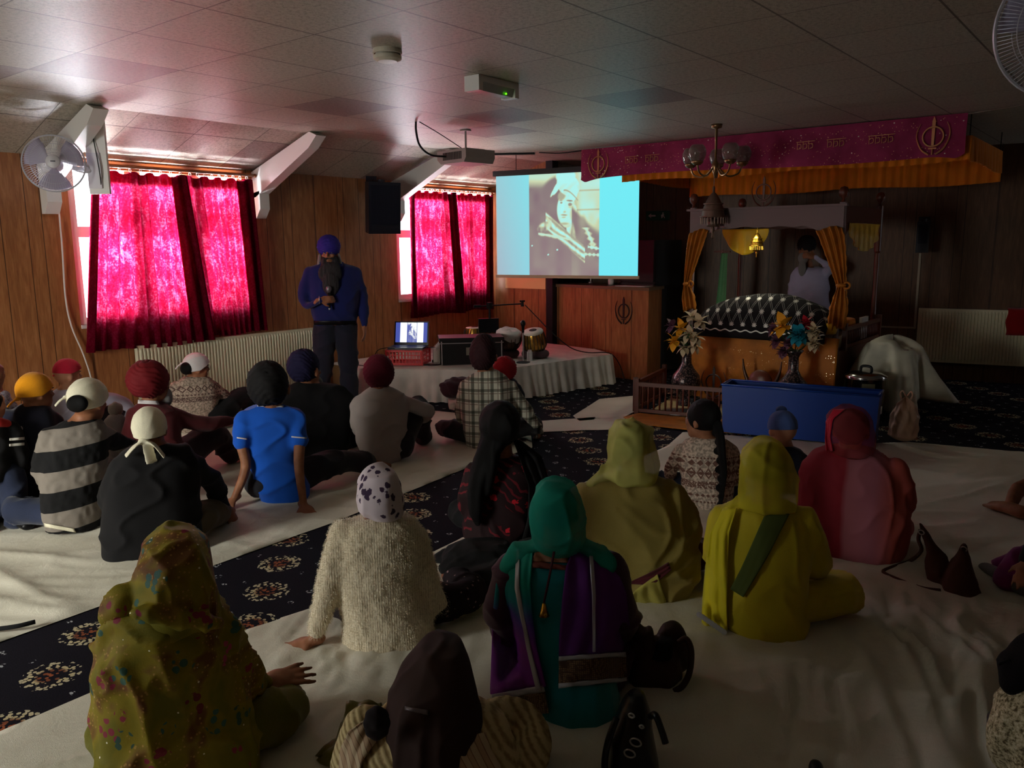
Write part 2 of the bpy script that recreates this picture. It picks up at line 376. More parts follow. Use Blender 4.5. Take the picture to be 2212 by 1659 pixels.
# white floor sheets
def _sheet(t):
    v = t.coord(); n = t.noise(v, 3, 4); f = t.noise(v, 420, 2)
    t.l(t.ramp(t.math('ADD', t.math('MULTIPLY', n, .5), t.math('MULTIPLY', f, .5)), [(0.3, rgb(205, 200, 184)), (0.7, rgb(232, 228, 214))]), t.b.inputs['Base Color'])
    t.bump(t.math('ADD', t.math('MULTIPLY', f, 0.25), t.noise(v, 9, 5, 0.6, 0.8)), 0.22, 0.03)
M_SHEET = mat('cotton_sheet', rough=0.9, spec=0.15, fn=_sheet)
def sheet(name, poly, ndir, label, amp=0.012, seed=1, step=0.03, scallop=0.0, focal=(), folds=()):
    """cotton cloth lying on the carpet: boundary polygon filled by a fine grid, low wrinkle ridges"""
    xs = [p[0] for p in poly]; ys = [p[1] for p in poly]; x0, x1, y0, y1 = min(xs), max(xs), min(ys), max(ys)
    nx = int((x1-x0)/step)+2; ny = int((y1-y0)/step)+2
    gx = x0+np.arange(nx)*step; gy = y0+np.arange(ny)*step
    P = np.array([(x, y, 0) for x in gx for y in gy])
    ins = np.zeros(len(P), bool); px, py = P[:, 0], P[:, 1]; n = len(poly); dist = np.full(len(P), 9.0); near = np.zeros((len(P), 2))
    for i in range(n):
        ax, ay = poly[i]; bx, by = poly[(i+1) % n]
        c = ((ay > py) != (by > py)) & (px < (bx-ax)*(py-ay)/((by-ay) if abs(by-ay) > 1e-9 else 1e-9)+ax); ins ^= c
        L2 = (bx-ax)**2+(by-ay)**2; tt = np.clip(((px-ax)*(bx-ax)+(py-ay)*(by-ay))/L2, 0, 1)
        qx = ax+tt*(bx-ax); qy = ay+tt*(by-ay); d = np.hypot(px-qx, py-qy); m = d < dist; dist[m] = d[m]; near[m] = np.c_[qx, qy][m]
    keep = ins | (dist < step*0.75)
    snap = keep & (dist < step*0.75); P[snap, 0] = near[snap, 0]; P[snap, 1] = near[snap, 1]
    w = vnoise(P*np.array([1.3, 1.3, 1]), seed+5)*0.5
    def ridge(ang, f, s, sx=1.0):
        ca, sa = math.cos(ang), math.sin(ang); u = P[:, 0]*ca+P[:, 1]*sa; v = -P[:, 0]*sa+P[:, 1]*ca
        q = vnoise(np.c_[u*f+w*0.8, v*f*0.16*sx, u*0], s); return (1-np.abs(q))**5
    mod = np.clip(vnoise(P*0.9, seed+9)*0.7+0.5, 0, 1)
    z = 0.006+amp*1.6*(ridge(ndir, 4.2, seed)*mod*0.9+ridge(ndir+0.35, 9.0, seed+1)*0.35*mod+0.4*np.clip(vnoise(P*1.7, seed+2), 0, 1))
    for (p0_, p1_, wd, nr, a) in folds:  # bundles of pulled creases running from one place to another
        d0 = np.array(p1_)-np.array(p0_); Lf = np.hypot(*d0); d0 = d0/Lf; u = (P[:, 0]-p0_[0])*d0[0]+(P[:, 1]-p0_[1])*d0[1]; v = -(P[:, 0]-p0_[0])*d0[1]+(P[:, 1]-p0_[1])*d0[0]
        v = v+0.10*np.sin(u*2.2+v*2)+0.03*vnoise(P*4, seed+21); env = np.exp(-(v/wd)**2)*np.clip(u/(0.25*Lf), 0, 1)*np.clip((Lf-u)/(0.3*Lf), 0, 1)*((u > 0) & (u < Lf))
        q = vnoise(np.c_[v/wd*nr, u*0.7, u*0], seed+31); z += a*env*(1-np.abs(q))**3
    for (fx, fy, rr, k, a) in focal:   # wrinkles that fan out from where somebody sits or leans
        dx = P[:, 0]-fx; dy = P[:, 1]-fy; rad = np.hypot(dx, dy); th = np.arctan2(dy, dx)
        z += a*np.exp(-(rad/rr)**2)*(0.5+0.5*np.sin(th*k+rad*3+vnoise(P*2, seed+7)*2))*np.clip(rad/0.2, 0, 1)
    edge = np.clip(dist/0.04, 0, 1); z = 0.004+(z-0.004)*np.where(ins, edge, 0)
    P[:, 2] = z
    idx = -np.ones(len(P), int); idx[keep] = np.arange(keep.sum())
    F = []
    for i in range(nx-1):
        for j in range(ny-1):
            q = [idx[i*ny+j], idx[(i+1)*ny+j], idx[(i+1)*ny+j+1], idx[i*ny+j+1]]
            if min(q) >= 0: F.append([int(a) for a in q])
    o = mesh_obj(name, P[keep], F, M_SHEET, smooth=True); tag(o, label, 'floor sheet', 'white floor sheets'); return o
sheet('floor_sheet', [(-1.5, 2.55), (-1.5, -2.6), (3.0, -2.8), (7.35, -0.4), (7.0, 0.75), (6.85, 1.46), (6.55, 1.75), (6.1, 3.05), (5.6, 2.93), (4.2, 2.9), (2.1, 2.8), (1.5, 2.88), (0.85, 2.87), (0.2, 2.8)], 0.9,
      'large wrinkled white sheet on the right where the women sit', 0.02, 3, 0.022, folds=(((2.3, 0.1), (3.7, 0.6), 0.35, 6, 0.055), ((2.1, -0.05), (3.9, 0.1), 0.30, 6, 0.055), ((2.6, 0.55), (3.9, 0.8), 0.25, 6, 0.030), ((2.0, 0.7), (3.0, 1.1), 0.25, 6, 0.022), ((1.0, 2.35), (2.4, 2.75), 0.30, 7, 0.014), ((1.1, 1.7), (2.2, 2.5), 0.4, 8, 0.013), ((2.2, 1.0), (3.2, 1.5), 0.28, 5, 0.014), ((5.2, 0.9), (6.9, 0.3), 0.35, 4, 0.02), ((3.2, 0.6), (4.6, 1.0), 0.3, 4, 0.012), ((0.4, 2.6), (1.4, 2.4), 0.3, 4, 0.018)))
sheet('floor_sheet', [(-1.5, 3.4), (0.3, 3.5), (1.1, 3.56), (2.84, 3.62), (4.13, 3.77), (4.92, 3.75), (5.35, 4.1), (5.6, 4.9), (5.4, 6.0), (5.2, 6.9), (-1.5, 6.9)], 0.3,
      'white sheet on the left where the men sit below the curtained window', 0.017, 11, 0.024, folds=(((1.2, 3.7), (2.9, 3.9), 0.25, 4, 0.012), ((3.0, 4.0), (4.8, 4.2), 0.35, 4, 0.016), ((4.3, 4.0), (5.2, 5.0), 0.4, 5, 0.018), ((0.6, 4.3), (1.6, 4.3), 0.4, 3, 0.010)))
# ---------------------------------------------------------------- curtains
def _curt(t):
    v = t.coord(scale=(1, 1, 1)); n = t.noise(t.coord(scale=(1, 1, 0.55)), 9, 4, 0.65, 1.2); n2 = t.noise(v, 60, 3)
    f = t.math('ADD', t.math('MULTIPLY', n, .6), t.math('MULTIPLY', n2, .4))
    c = t.ramp(f, [(0.34, rgb(170, 8, 44)), (0.5, rgb(205, 26, 76)), (0.68, rgb(240, 110, 160))])
    cd_ = t.ramp(f, [(0.36, rgb(92, 6, 26)), (0.66, rgb(132, 22, 48))])
    d = t.n('ShaderNodeBsdfDiffuse'); tr = t.n('ShaderNodeBsdfTranslucent'); mx = t.n('ShaderNodeMixShader')
    t.l(cd_, d.inputs[0]); t.l(t.mix(1.0, c, (0.28, 0.25, 0.25, 1), 'MULTIPLY'), tr.inputs[0]); mx.inputs[0].default_value = 0.5
    t.l(d.outputs[0], mx.inputs[1]); t.l(tr.outputs[0], mx.inputs[2]); t.l(mx.outputs[0], t.o.inputs['Surface'])
M_CURT = mat('damask_curtain', fn=_curt)
M_RODW = mat('curtain_rod_wood', rgb(120, 70, 45), 0.4)
def curtain(tl, tr, bl, br, zt, zb, fold, label, seed, foldL=0.0):
    root = empty('curtain', ((tl+tr)/2, 6.97, zt), 0, label, 'curtain', 'magenta curtains at the windows')
    nu, nv = 150, 44; V = []; F = []
    def sheet_(u0, u1, yo, r0=0.0, r1=1.0):
        base = len(V); n = max(12, int(nu*(u1-u0)))
        for i in range(n):
            u = u0+(u1-u0)*i/(n-1)
            for j in range(nv):
                w = r0+(r1-r0)*j/(nv-1)
                x = (tl+(tr-tl)*u)*(1-w)+(bl+(br-bl)*u)*w
                ph = u*(tr-tl)/0.075*6.28+seed+1.2*math.sin(u*9+seed)+w*math.sin(u*5+seed*2)*1.6
                a = 0.014+0.019*w
                y = 6.965+a*math.sin(ph)+0.01*w*math.sin(u*4+seed)+yo+0.02*w
                z = zt+(zb-zt)*w+0.012*w*math.sin(u*7+seed)+(0.012*math.sin(ph*0.5) if w < 0.02 else 0)
                V.append((x-root.location.x, y-root.location.y, z-zt))
        for i in range(n-1):
            for j in range(nv-1):
                a_ = base+i*nv+j; F.append([a_, a_+nv, a_+nv+1, a_+1])
    sheet_(0, 1, 0)
    sheet_(0, 1, 0.014, 0.0, 0.07)                      # header tape
    sheet_(0, 1, 0.010, 0.955, 1.0)                     # hem
    for k in (1, 2): sheet_(1-fold, 1, -0.013*k)        # edge folded back on itself
    if foldL:
        for k in (1, 2): sheet_(0, foldL, -0.013*k)
    mesh_obj('fabric', V, F, M_CURT, root, smooth=True)
    bm = bmesh.new(); torus(bm, (0, 0, 0), 0.017, 0.003, (1, 0, 0.2), 12, 5); rg = bm_obj('curtain_ring', bm, M_WHITEP, root, smooth=True)
    for k in range(9):
        r_ = rg if k == 0 else link(rg.copy()); r_.parent = root; r_.location = (tl+(tr-tl)*(k+0.5)/9-root.location.x, 0, 0.022)
ZT, ZB_ = 2.215, 0.735
curtain(3.19, 4.01, 3.02, 4.17, ZT, ZB_-0.02, 0.17, 'magenta curtain at the nearer window, its wider left half beside the fan', 0.5, 0.05)
curtain(4.02, 4.68, 4.16, 4.76, ZT, ZB_+0.02, 0.24, 'magenta curtain at the nearer window, its narrower right half above the radiator', 2.1)
curtain(6.80, 7.58, 6.76, 7.72, ZT, ZB_, 0.16, 'magenta curtain at the farther window, its left half beside the hanging loudspeaker', 3.7, 0.09)
curtain(7.60, 8.30, 7.70, 8.30, ZT, ZB_+0.01, 0.2, 'magenta curtain at the farther window, its right half next to the projection screen', 5.3)
for a, b, lb in ((3.1, 4.73, 'wooden curtain rod over the nearer window'), (6.72, 8.34, 'wooden curtain rod over the farther window')):
    bm = bmesh.new(); cyl(bm, (-(b-a)/2, 0, 0), ((b-a)/2, 0, 0), 0.011)
    for s in (-1, 1): lathe(bm, [(0, -0.02), (0.017, -0.01), (0.02, 0), (0.015, 0.012), (0.0, 0.02)], (s*(b-a)/2, 0, 0), 12, (1, 0, 0))
    for s in (-0.45, 0.45): cyl(bm, (s*(b-a), 0, 0), (s*(b-a), 0.09, 0.0), 0.006)
    o = bm_obj('curtain_rod', bm, M_RODW, smooth=True); o.location = ((a+b)/2, 6.965, 2.262); tag(o, lb, 'curtain rod', 'curtain rods')
# ---------------------------------------------------------------- radiators
M_RAD = mat('cream_enamel', rgb(226, 220, 190), 0.4, spec=0.5)
def radiator(name, w, h, mtx, label, valve_side=-1):
    root = empty(name); root.matrix_world = mtx; tag(root, label, 'radiator', 'panel radiators')
    n = int(w/0.033); V = []; F = []
    prof = []
    for i in range(n):
        x = -w/2+0.02+i*(w-0.04)/n; p = (w-0.04)/n
        prof += [(x, 0.0), (x+p*0.25, -0.012), (x+p*0.6, -0.012), (x+p*0.85, 0.0)]
    prof.append((w/2-0.02, 0)); prof = [(-w/2, 0.0)]+prof+[(w/2, 0)]
    zs = [0, 0.02, 0.05, h-0.05, h-0.02, h]
    for z, s in zip(zs, (0, 0.2, 1, 1, 0.2, 0)):
        for x, y in prof: V.append((x, -0.05+y*s, z))
    m = len(prof); F = [[i*m+j, i*m+j+1, (i+1)*m+j+1, (i+1)*m+j] for i in range(len(zs)-1) for j in range(m-1)]
    mesh_obj('front_panel', V, F, M_RAD, root)
    boxes('top_grille', [(-w/2, w/2, -0.055, 0.0, h-0.012, h+0.004)]+[(-w/2, -w/2+0.006, -0.055, 0.0, 0, h), (w/2-0.006, w/2, -0.055, 0, 0, h), (-w/2, w/2, -0.006, 0.0, 0.01, h)], M_RAD, root, 0.002)
    bm = bmesh.new(); x = valve_side*(w/2+0.03)
    cyl(bm, (x, -0.03, 0.03), (x, -0.03, -0.12), 0.009); cyl(bm, (x, -0.03, 0.03), (x-valve_side*0.03, -0.03, 0.03), 0.009)
    lathe(bm, [(0, 0), (0.018, 0), (0.02, 0.02), (0.016, 0.06), (0, 0.065)], (x, -0.03, 0.035), 14)
    bm_obj('valve', bm, M_WHITEP, root, smooth=True)
    return root
radiator('radiator', 1.92, 0.61, Matrix.Translation((4.40, 7.04, 0.12)), 'cream panel radiator under the nearer curtained window')
def wallM(along, z, off=0.0):
    """frame on the far wall: x runs to the picture's right, y into the wall"""
    o = nb*BD+dv*along-nb*off
    return Matrix(((dv.x, nb.x, 0, o.x), (dv.y, nb.y, 0, o.y), (0, 0, 1, z), (0, 0, 0, 1)))
# along-wall coordinate of a pixel
def far_al(px, py): return (at(px, py, nb, BD)-nb*BD).dot(dv)
a0 = far_al(1985, 665)
radiator('radiator', 1.9, 0.61, wallM(a0+0.95, 0.205, 0.02), 'cream panel radiator on the dark far wall at the right', -1)
# red cloth over the far radiator
bm = bmesh.new(); M = wallM(far_al(2172, 700)+0.35, 0.82, 0.09)
V = []; F = []
for i in range(16):
    for j in range(10):
        x = -0.35+0.7*i/15; z = 0.03-0.30*j/9; y = -0.012*math.sin(i*1.3)*(j/9)-0.01-0.01*math.sin(i*.5)
        if j == 0: y += 0.05
        V.append((x+0.01*math.sin(j), y, z))
o = mesh_obj('red_cloth', V, grid_faces(16, 10), cloth('red_felt', rgb(150, 14, 16)), smooth=True); o.matrix_world = M
md = o.modifiers.new('s', 'SOLIDIFY'); md.thickness = 0.008
tag(o, 'red cloth draped over the far radiator at the right edge', 'cloth')
# thin conduits on the far wall
M_COND = mat('conduit_plastic', rgb(170, 160, 140), 0.5)
al = far_al(1984, 600)
o = boxes('cable_conduit', [(-0.012, 0.012, -0.02, 0.0, -0.85, 0.0), (-0.37, 0.012, -0.02, 0.0, -0.865, -0.845)], M_COND); o.matrix_world = wallM(al, 1.44); tag(o, 'pale conduit running down the far wall below the small loudspeaker', 'conduit')
# ---------------------------------------------------------------- loudspeakers
M_SPKB = mat('speaker_plastic', rgb(22, 24, 38), 0.45, spec=0.5)
def _grille(t):
    v = t.coord(); d = t.voro(v, 160, rand=0.0); t.l(t.ramp(d, [(0.3, rgb(6, 7, 12)), (0.5, rgb(40, 42, 60))]), t.b.inputs['Base Color'])
M_GRL = mat('speaker_grille', rough=0.5, metal=0.3, fn=_grille)
def loudspeaker(w, d, h, mtx, label, bracket=True):
    root = empty('loudspeaker'); root.matrix_world = mtx; tag(root, label, 'loudspeaker')
    bm = bmesh.new(); prism(bm, [(-w/2, 0, -h/2), (w/2, 0, -h/2), (w*0.36, d, -h/2), (-w*0.36, d, -h/2)], (0, 0, h)); bm_obj('cabinet', bm, M_SPKB, root, bevel=0.012)
    bm = bmesh.new(); box(bm, -w/2+0.02, w/2-0.02, -0.012, 0.004, -h/2+0.1, h/2-0.03); bm_obj('grille', bm, M_GRL, root, bevel=0.006)
    bm = bmesh.new(); box(bm, -w/2+0.03, w/2-0.03, -0.008, 0.004, -h/2+0.015, -h/2+0.085); cyl(bm, (0, -0.012, -h/2+0.05), (0, 0.0, -h/2+0.05), 0.02); bm_obj('horn', bm, M_SPKB, root, bevel=0.003)
    if bracket:
        bm = bmesh.new(); box(bm, -0.05, 0.05, d-0.01, d+0.17, h/2+0.004, h/2+0.02); box(bm, -0.06, 0.06, d+0.16, d+0.17, h/2-0.12, h/2+0.06); cyl(bm, (0, d*0.5, h/2-0.01), (0, d*0.5, h/2+0.03), 0.03); box(bm, -0.04, 0.04, d*0.4, d, h/2+0.004, h/2+0.02)
        bm_obj('bracket', bm, M_SPKB, root)
def RT(x, y, z, rz, rx=0): return Matrix.Translation((x, y, z)) @ Matrix.Rotation(rz, 4, 'Z') @ Matrix.Rotation(rx, 4, 'X')
loudspeaker(0.36, 0.26, 0.54, RT(6.07, 6.60, 1.98, R_(-22), R_(5)), 'black loudspeaker hanging between the two curtained windows')
loudspeaker(0.13, 0.12, 0.34, wallM(far_al(1995, 505), 1.62, 0.30), 'small black loudspeaker on the dark far wall above the right radiator')
# ---------------------------------------------------------------- ceiling things
M_IVORY = mat('ivory_plastic', rgb(214, 206, 186), 0.45, spec=0.5)
root = empty('smoke_detector', (3.10, 3.31, ZC), 0, 'round ivory smoke detector on the ceiling tiles', 'smoke detector')
bm = bmesh.new(); lathe(bm, [(0, 0), (0.075, 0), (0.078, -0.022), (0.07, -0.024)], seg=32); bm_obj('base', bm, M_IVORY, root, smooth=False)
bm = bmesh.new(); lathe(bm, [(0.062, -0.02), (0.062, -0.03), (0.074, -0.033), (0.074, -0.05), (0.05, -0.062), (0, -0.064)], seg=32); bm_obj('sensor_head', bm, M_IVORY, root, smooth=False)
# emergency light
root = empty('emergency_light', (4.09, 3.42, ZC), R_(2), 'white emergency light box with a tiny green lamp on the ceiling', 'emergency light')
boxes('base', [(-0.2, 0.2, -0.055, 0.055, -0.035, 0)], M_WHITEP, root, 0.006)
bm = bmesh.new(); prism(bm, [(-0.17, -0.05, -0.035), (-0.17, -0.035, -0.085), (-0.17, 0.035, -0.085), (-0.17, 0.05, -0.035)], (0.34, 0, 0))
bm_obj('diffuser', bm, mat('frosted_diffuser', rgb(150, 146, 128), 0.3, spec=0.6), root, bevel=0.004)
boxes('end_cap', [(-0.205, -0.165, -0.057, 0.057, -0.09, -0.0)], M_WHITEP, root, 0.012)
boxes('end_cap', [(0.165, 0.205, -0.057, 0.057, -0.09, -0.0)], M_WHITEP, root, 0.012)
def emit(name, col, s):
    def fn(t): t.b.inputs['Emission Color'].default_value = col; t.b.inputs['Emission Strength'].default_value = s
    return mat(name, col, 0.5, fn=fn)
bm = bmesh.new(); bmesh.ops.create_icosphere(bm, subdivisions=2, radius=0.006); o = bm_obj('status_lamp', bm, emit('green_led', rgb(90, 255, 20), 3), root); o.location = (0.08, -0.048, -0.075); o['label'] = 'green status lamp'
# projector, hung from the ceiling, lens towards the screen
M_PROJ = mat('projector_grey', rgb(150, 140, 134), 0.45, spec=0.4)
pc = Vector((5.62, 5.02, 2.36))
root = empty('projector', pc, R_(-8), 'grey projector hanging from the ceiling on a thin pole', 'projector')
bm = bmesh.new(); prism(bm, [(-0.17, -0.2, 0.055), (-0.17, 0.2, 0.055), (-0.17, 0.2, -0.02), (-0.17, 0.15, -0.06), (-0.17, -0.17, -0.06), (-0.17, -0.2, -0.02)], (0.34, 0, 0)); bm_obj('body', bm, M_PROJ, root, bevel=0.012)
bm = bmesh.new(); cyl(bm, (0.15, 0.08, 0), (0.2, 0.08, 0), 0.045, 0.04, 24); torus(bm, (0.2, 0.08, 0), 0.036, 0.006, (1, 0, 0)); bm_obj('lens', bm, mat('lens_dark', rgb(15, 15, 20), 0.15, spec=0.8), root, smooth=False)
bm = bmesh.new(); box(bm, -0.11, 0.11, -0.13, 0.13, 0.055, 0.068); cyl(bm, (0, 0, 0.06), (0, 0, ZC-pc.z), 0.009, None, 12); lathe(bm, [(0, 0), (0.05, 0), (0.05, -0.012), (0, -0.012)], (0, 0, ZC-pc.z)); bm_obj('mount', bm, M_PROJ, root)
boxes('vent', [(-0.174, -0.169, -0.14+0.022*k, -0.127+0.022*k, -0.03, 0.035) for k in range(12)], mat('vent_dark', rgb(60, 54, 52), 0.6), root)
M_CABLE = mat('black_cable', rgb(14, 13, 16), 0.5); M_CABLEW = mat('white_cable', rgb(225, 215, 210), 0.5)
o = tube_obj('projector_cable', [(4.98, 5.0, ZC), (4.98, 5.0, 2.52), (5.08, 5.06, 2.42), (5.25, 5.1, 2.36), (5.44, 5.1, 2.36)], 0.009, M_CABLE); tag(o, 'thick black cable looping from the ceiling into the projector', 'cable')
o = tube_obj('projector_cable', [(5.0, 4.98, ZC), (5.2, 5.0, 2.55), (5.4, 5.03, 2.5), (5.55, 5.0, 2.43)], 0.004, M_CABLE); tag(o, 'thin wire swinging from the ceiling to the top of the projector', 'cable')
bm = bmesh.new(); lathe(bm, [(0, 0), (0.05, 0), (0.048, -0.03), (0.02, -0.05), (0, -0.052)]); o = bm_obj('dome_sensor', bm, M_WHITEP, smooth=True); o.location = (7.2, 6.3, 2.57); tag(o, 'small round white sensor dome above the farther window', 'sensor')
# ---------------------------------------------------------------- fans
M_FANW = mat('fan_plastic', rgb(214, 212, 218), 0.35, spec=0.5)
M_WIRE = mat('fan_wire', rgb(196, 196, 204), 0.35, 0.2)
def fan(mtx, label, r=0.205, n=72):
    root = empty('wall_fan'); root.matrix_world = mtx; tag(root, label, 'fan', 'white fans')
    # axis along local -Y (towards the room), hub at the origin
    bm = bmesh.new()
    for k in range(n):
        a = 2*math.pi*k/n; c, s = math.cos(a), math.sin(a)
        for sg, d in ((-1, 0.055), (1, 0.06)):
            P = [(c*r*q, sg*d*(1-q**3.0)**0.9 if q < 1 else 0, s*r*q) for q in (0.2, 0.5, 0.8, 0.95, 1.0)]
            tube(bm, P, 0.0011, 4, 0)
    for q in (0.45, 0.75):
        for sg, d in ((-1, 0.055), (1, 0.06)): torus(bm, (0, sg*d*(1-q**3), 0), r*q, 0.0014, (0, 1, 0), 40, 4)
    torus(bm, (0, 0, 0), r, 0.006, (0, 1, 0), 48, 6); bm_obj('guard', bm, M_WIRE, root)
    bm = bmesh.new(); lathe(bm, [(0, 0.0), (0.045, 0.002), (0.05, 0.012), (0, 0.014)], (0, -0.068, 0), 24, (0, 1, 0)); bm_obj('badge', bm, M_FANW, root, smooth=True)
    bm = bmesh.new(); box(bm, -0.016, 0.016, -0.071, -0.0665, -0.004, 0.004); o = bm_obj('badge_mark', bm, mat('grey_ink', rgb(90, 90, 100), 0.6), root)
    for k in range(3):
        V = []; a0_ = 2*math.pi*k/3+0.5
        for i in range(9):
            q = 0.15+0.8*i/8; w = 0.62*math.sin(min(1, q*1.15)*math.pi*0.62)+0.12
            for j in range(7):
                a = a0_+(j/6-0.5)*w*1.7; V.append((q*r*math.cos(a), 0.018*(j/6-0.5)*2, q*r*math.sin(a)))
        o = mesh_obj('blade', V, grid_faces(9, 7), mat('fan_blade', rgb(176, 168, 190), 0.4), root, smooth=True); md = o.modifiers.new('s', 'SOLIDIFY'); md.thickness = 0.002
    bm = bmesh.new(); lathe(bm, [(0, -0.02), (0.035, -0.02), (0.035, 0.02), (0.05, 0.03), (0.055, 0.06), (0.05, 0.13), (0.03, 0.15), (0, 0.155)], (0, 0.0, 0), 24, (0, 1, 0)); bm_obj('motor_housing', bm, M_FANW, root, smooth=True)
    return root
fx, fy, fz = 2.67, 6.42, 2.20
fr = fan(RT(fx, fy, fz, R_(-28), R_(-8)), 'white wall fan with a wire guard above the nearer window')
bm = bmesh.new(); box(bm, -0.075, 0.075, -0.014, 0.014, -0.28, 0.28)
root = empty('fan_board', (2.96, 6.36, 2.27), R_(-52), 'white upright mounting board that carries the wall fan', 'mounting board')
bm_obj('board', bm, M_WHITEP, root, bevel=0.004)
bm = bmesh.new(); cyl(bm, (-0.055, -0.0, -0.1), (-0.10, -0.07, -0.06), 0.022); box(bm, -0.07, 0.03, -0.03, -0.012, -0.24, 0.02); bm_obj('bracket', bm, M_FANW, root, bevel=0.006)
tube_obj('cord', [(0.02, -0.02, -0.24), (0.03, -0.05, -0.1), (0.0, -0.03, 0.1), (-0.02, -0.02, 0.22)], 0.004, M_CABLE, root)
bm = bmesh.new(); tube(bm, [(2.80, 6.42, 2.18), (2.86, 6.41, 2.16), (2.92, 6.39, 2.16)], 0.02, 10); o = bm_obj('fan_arm', bm, M_FANW, smooth=True)
o.parent = fr; o.matrix_parent_inverse = fr.matrix_world.inverted()
o = tube_obj('hanging_cable', [(2.93, 7.04, 2.0), (2.92, 7.03, 1.6), (2.91, 7.04, 1.2), (2.93, 7.03, 0.95), (3.0, 7.02, 0.7), (3.05, 7.03, 0.45), (3.06, 7.04, 0.1)], 0.007, M_CABLEW); tag(o, 'white cable hanging down the wall left of the nearer window', 'cable')
fan(RT(3.10, 0.285, 2.225, R_(-70), R_(10)), 'white fan with a fine mesh guard at the top right corner', 0.215, 110)
fr2 = bpy.data.objects[-1] if False else None
bm = bmesh.new(); cyl(bm, (3.23, 0.24, 2.27), (3.26, 0.22, ZC), 0.016); o = bm_obj('fan_drop_rod', bm, M_FANW); tag(o, 'white rod holding the top right fan from the ceiling', 'rod')
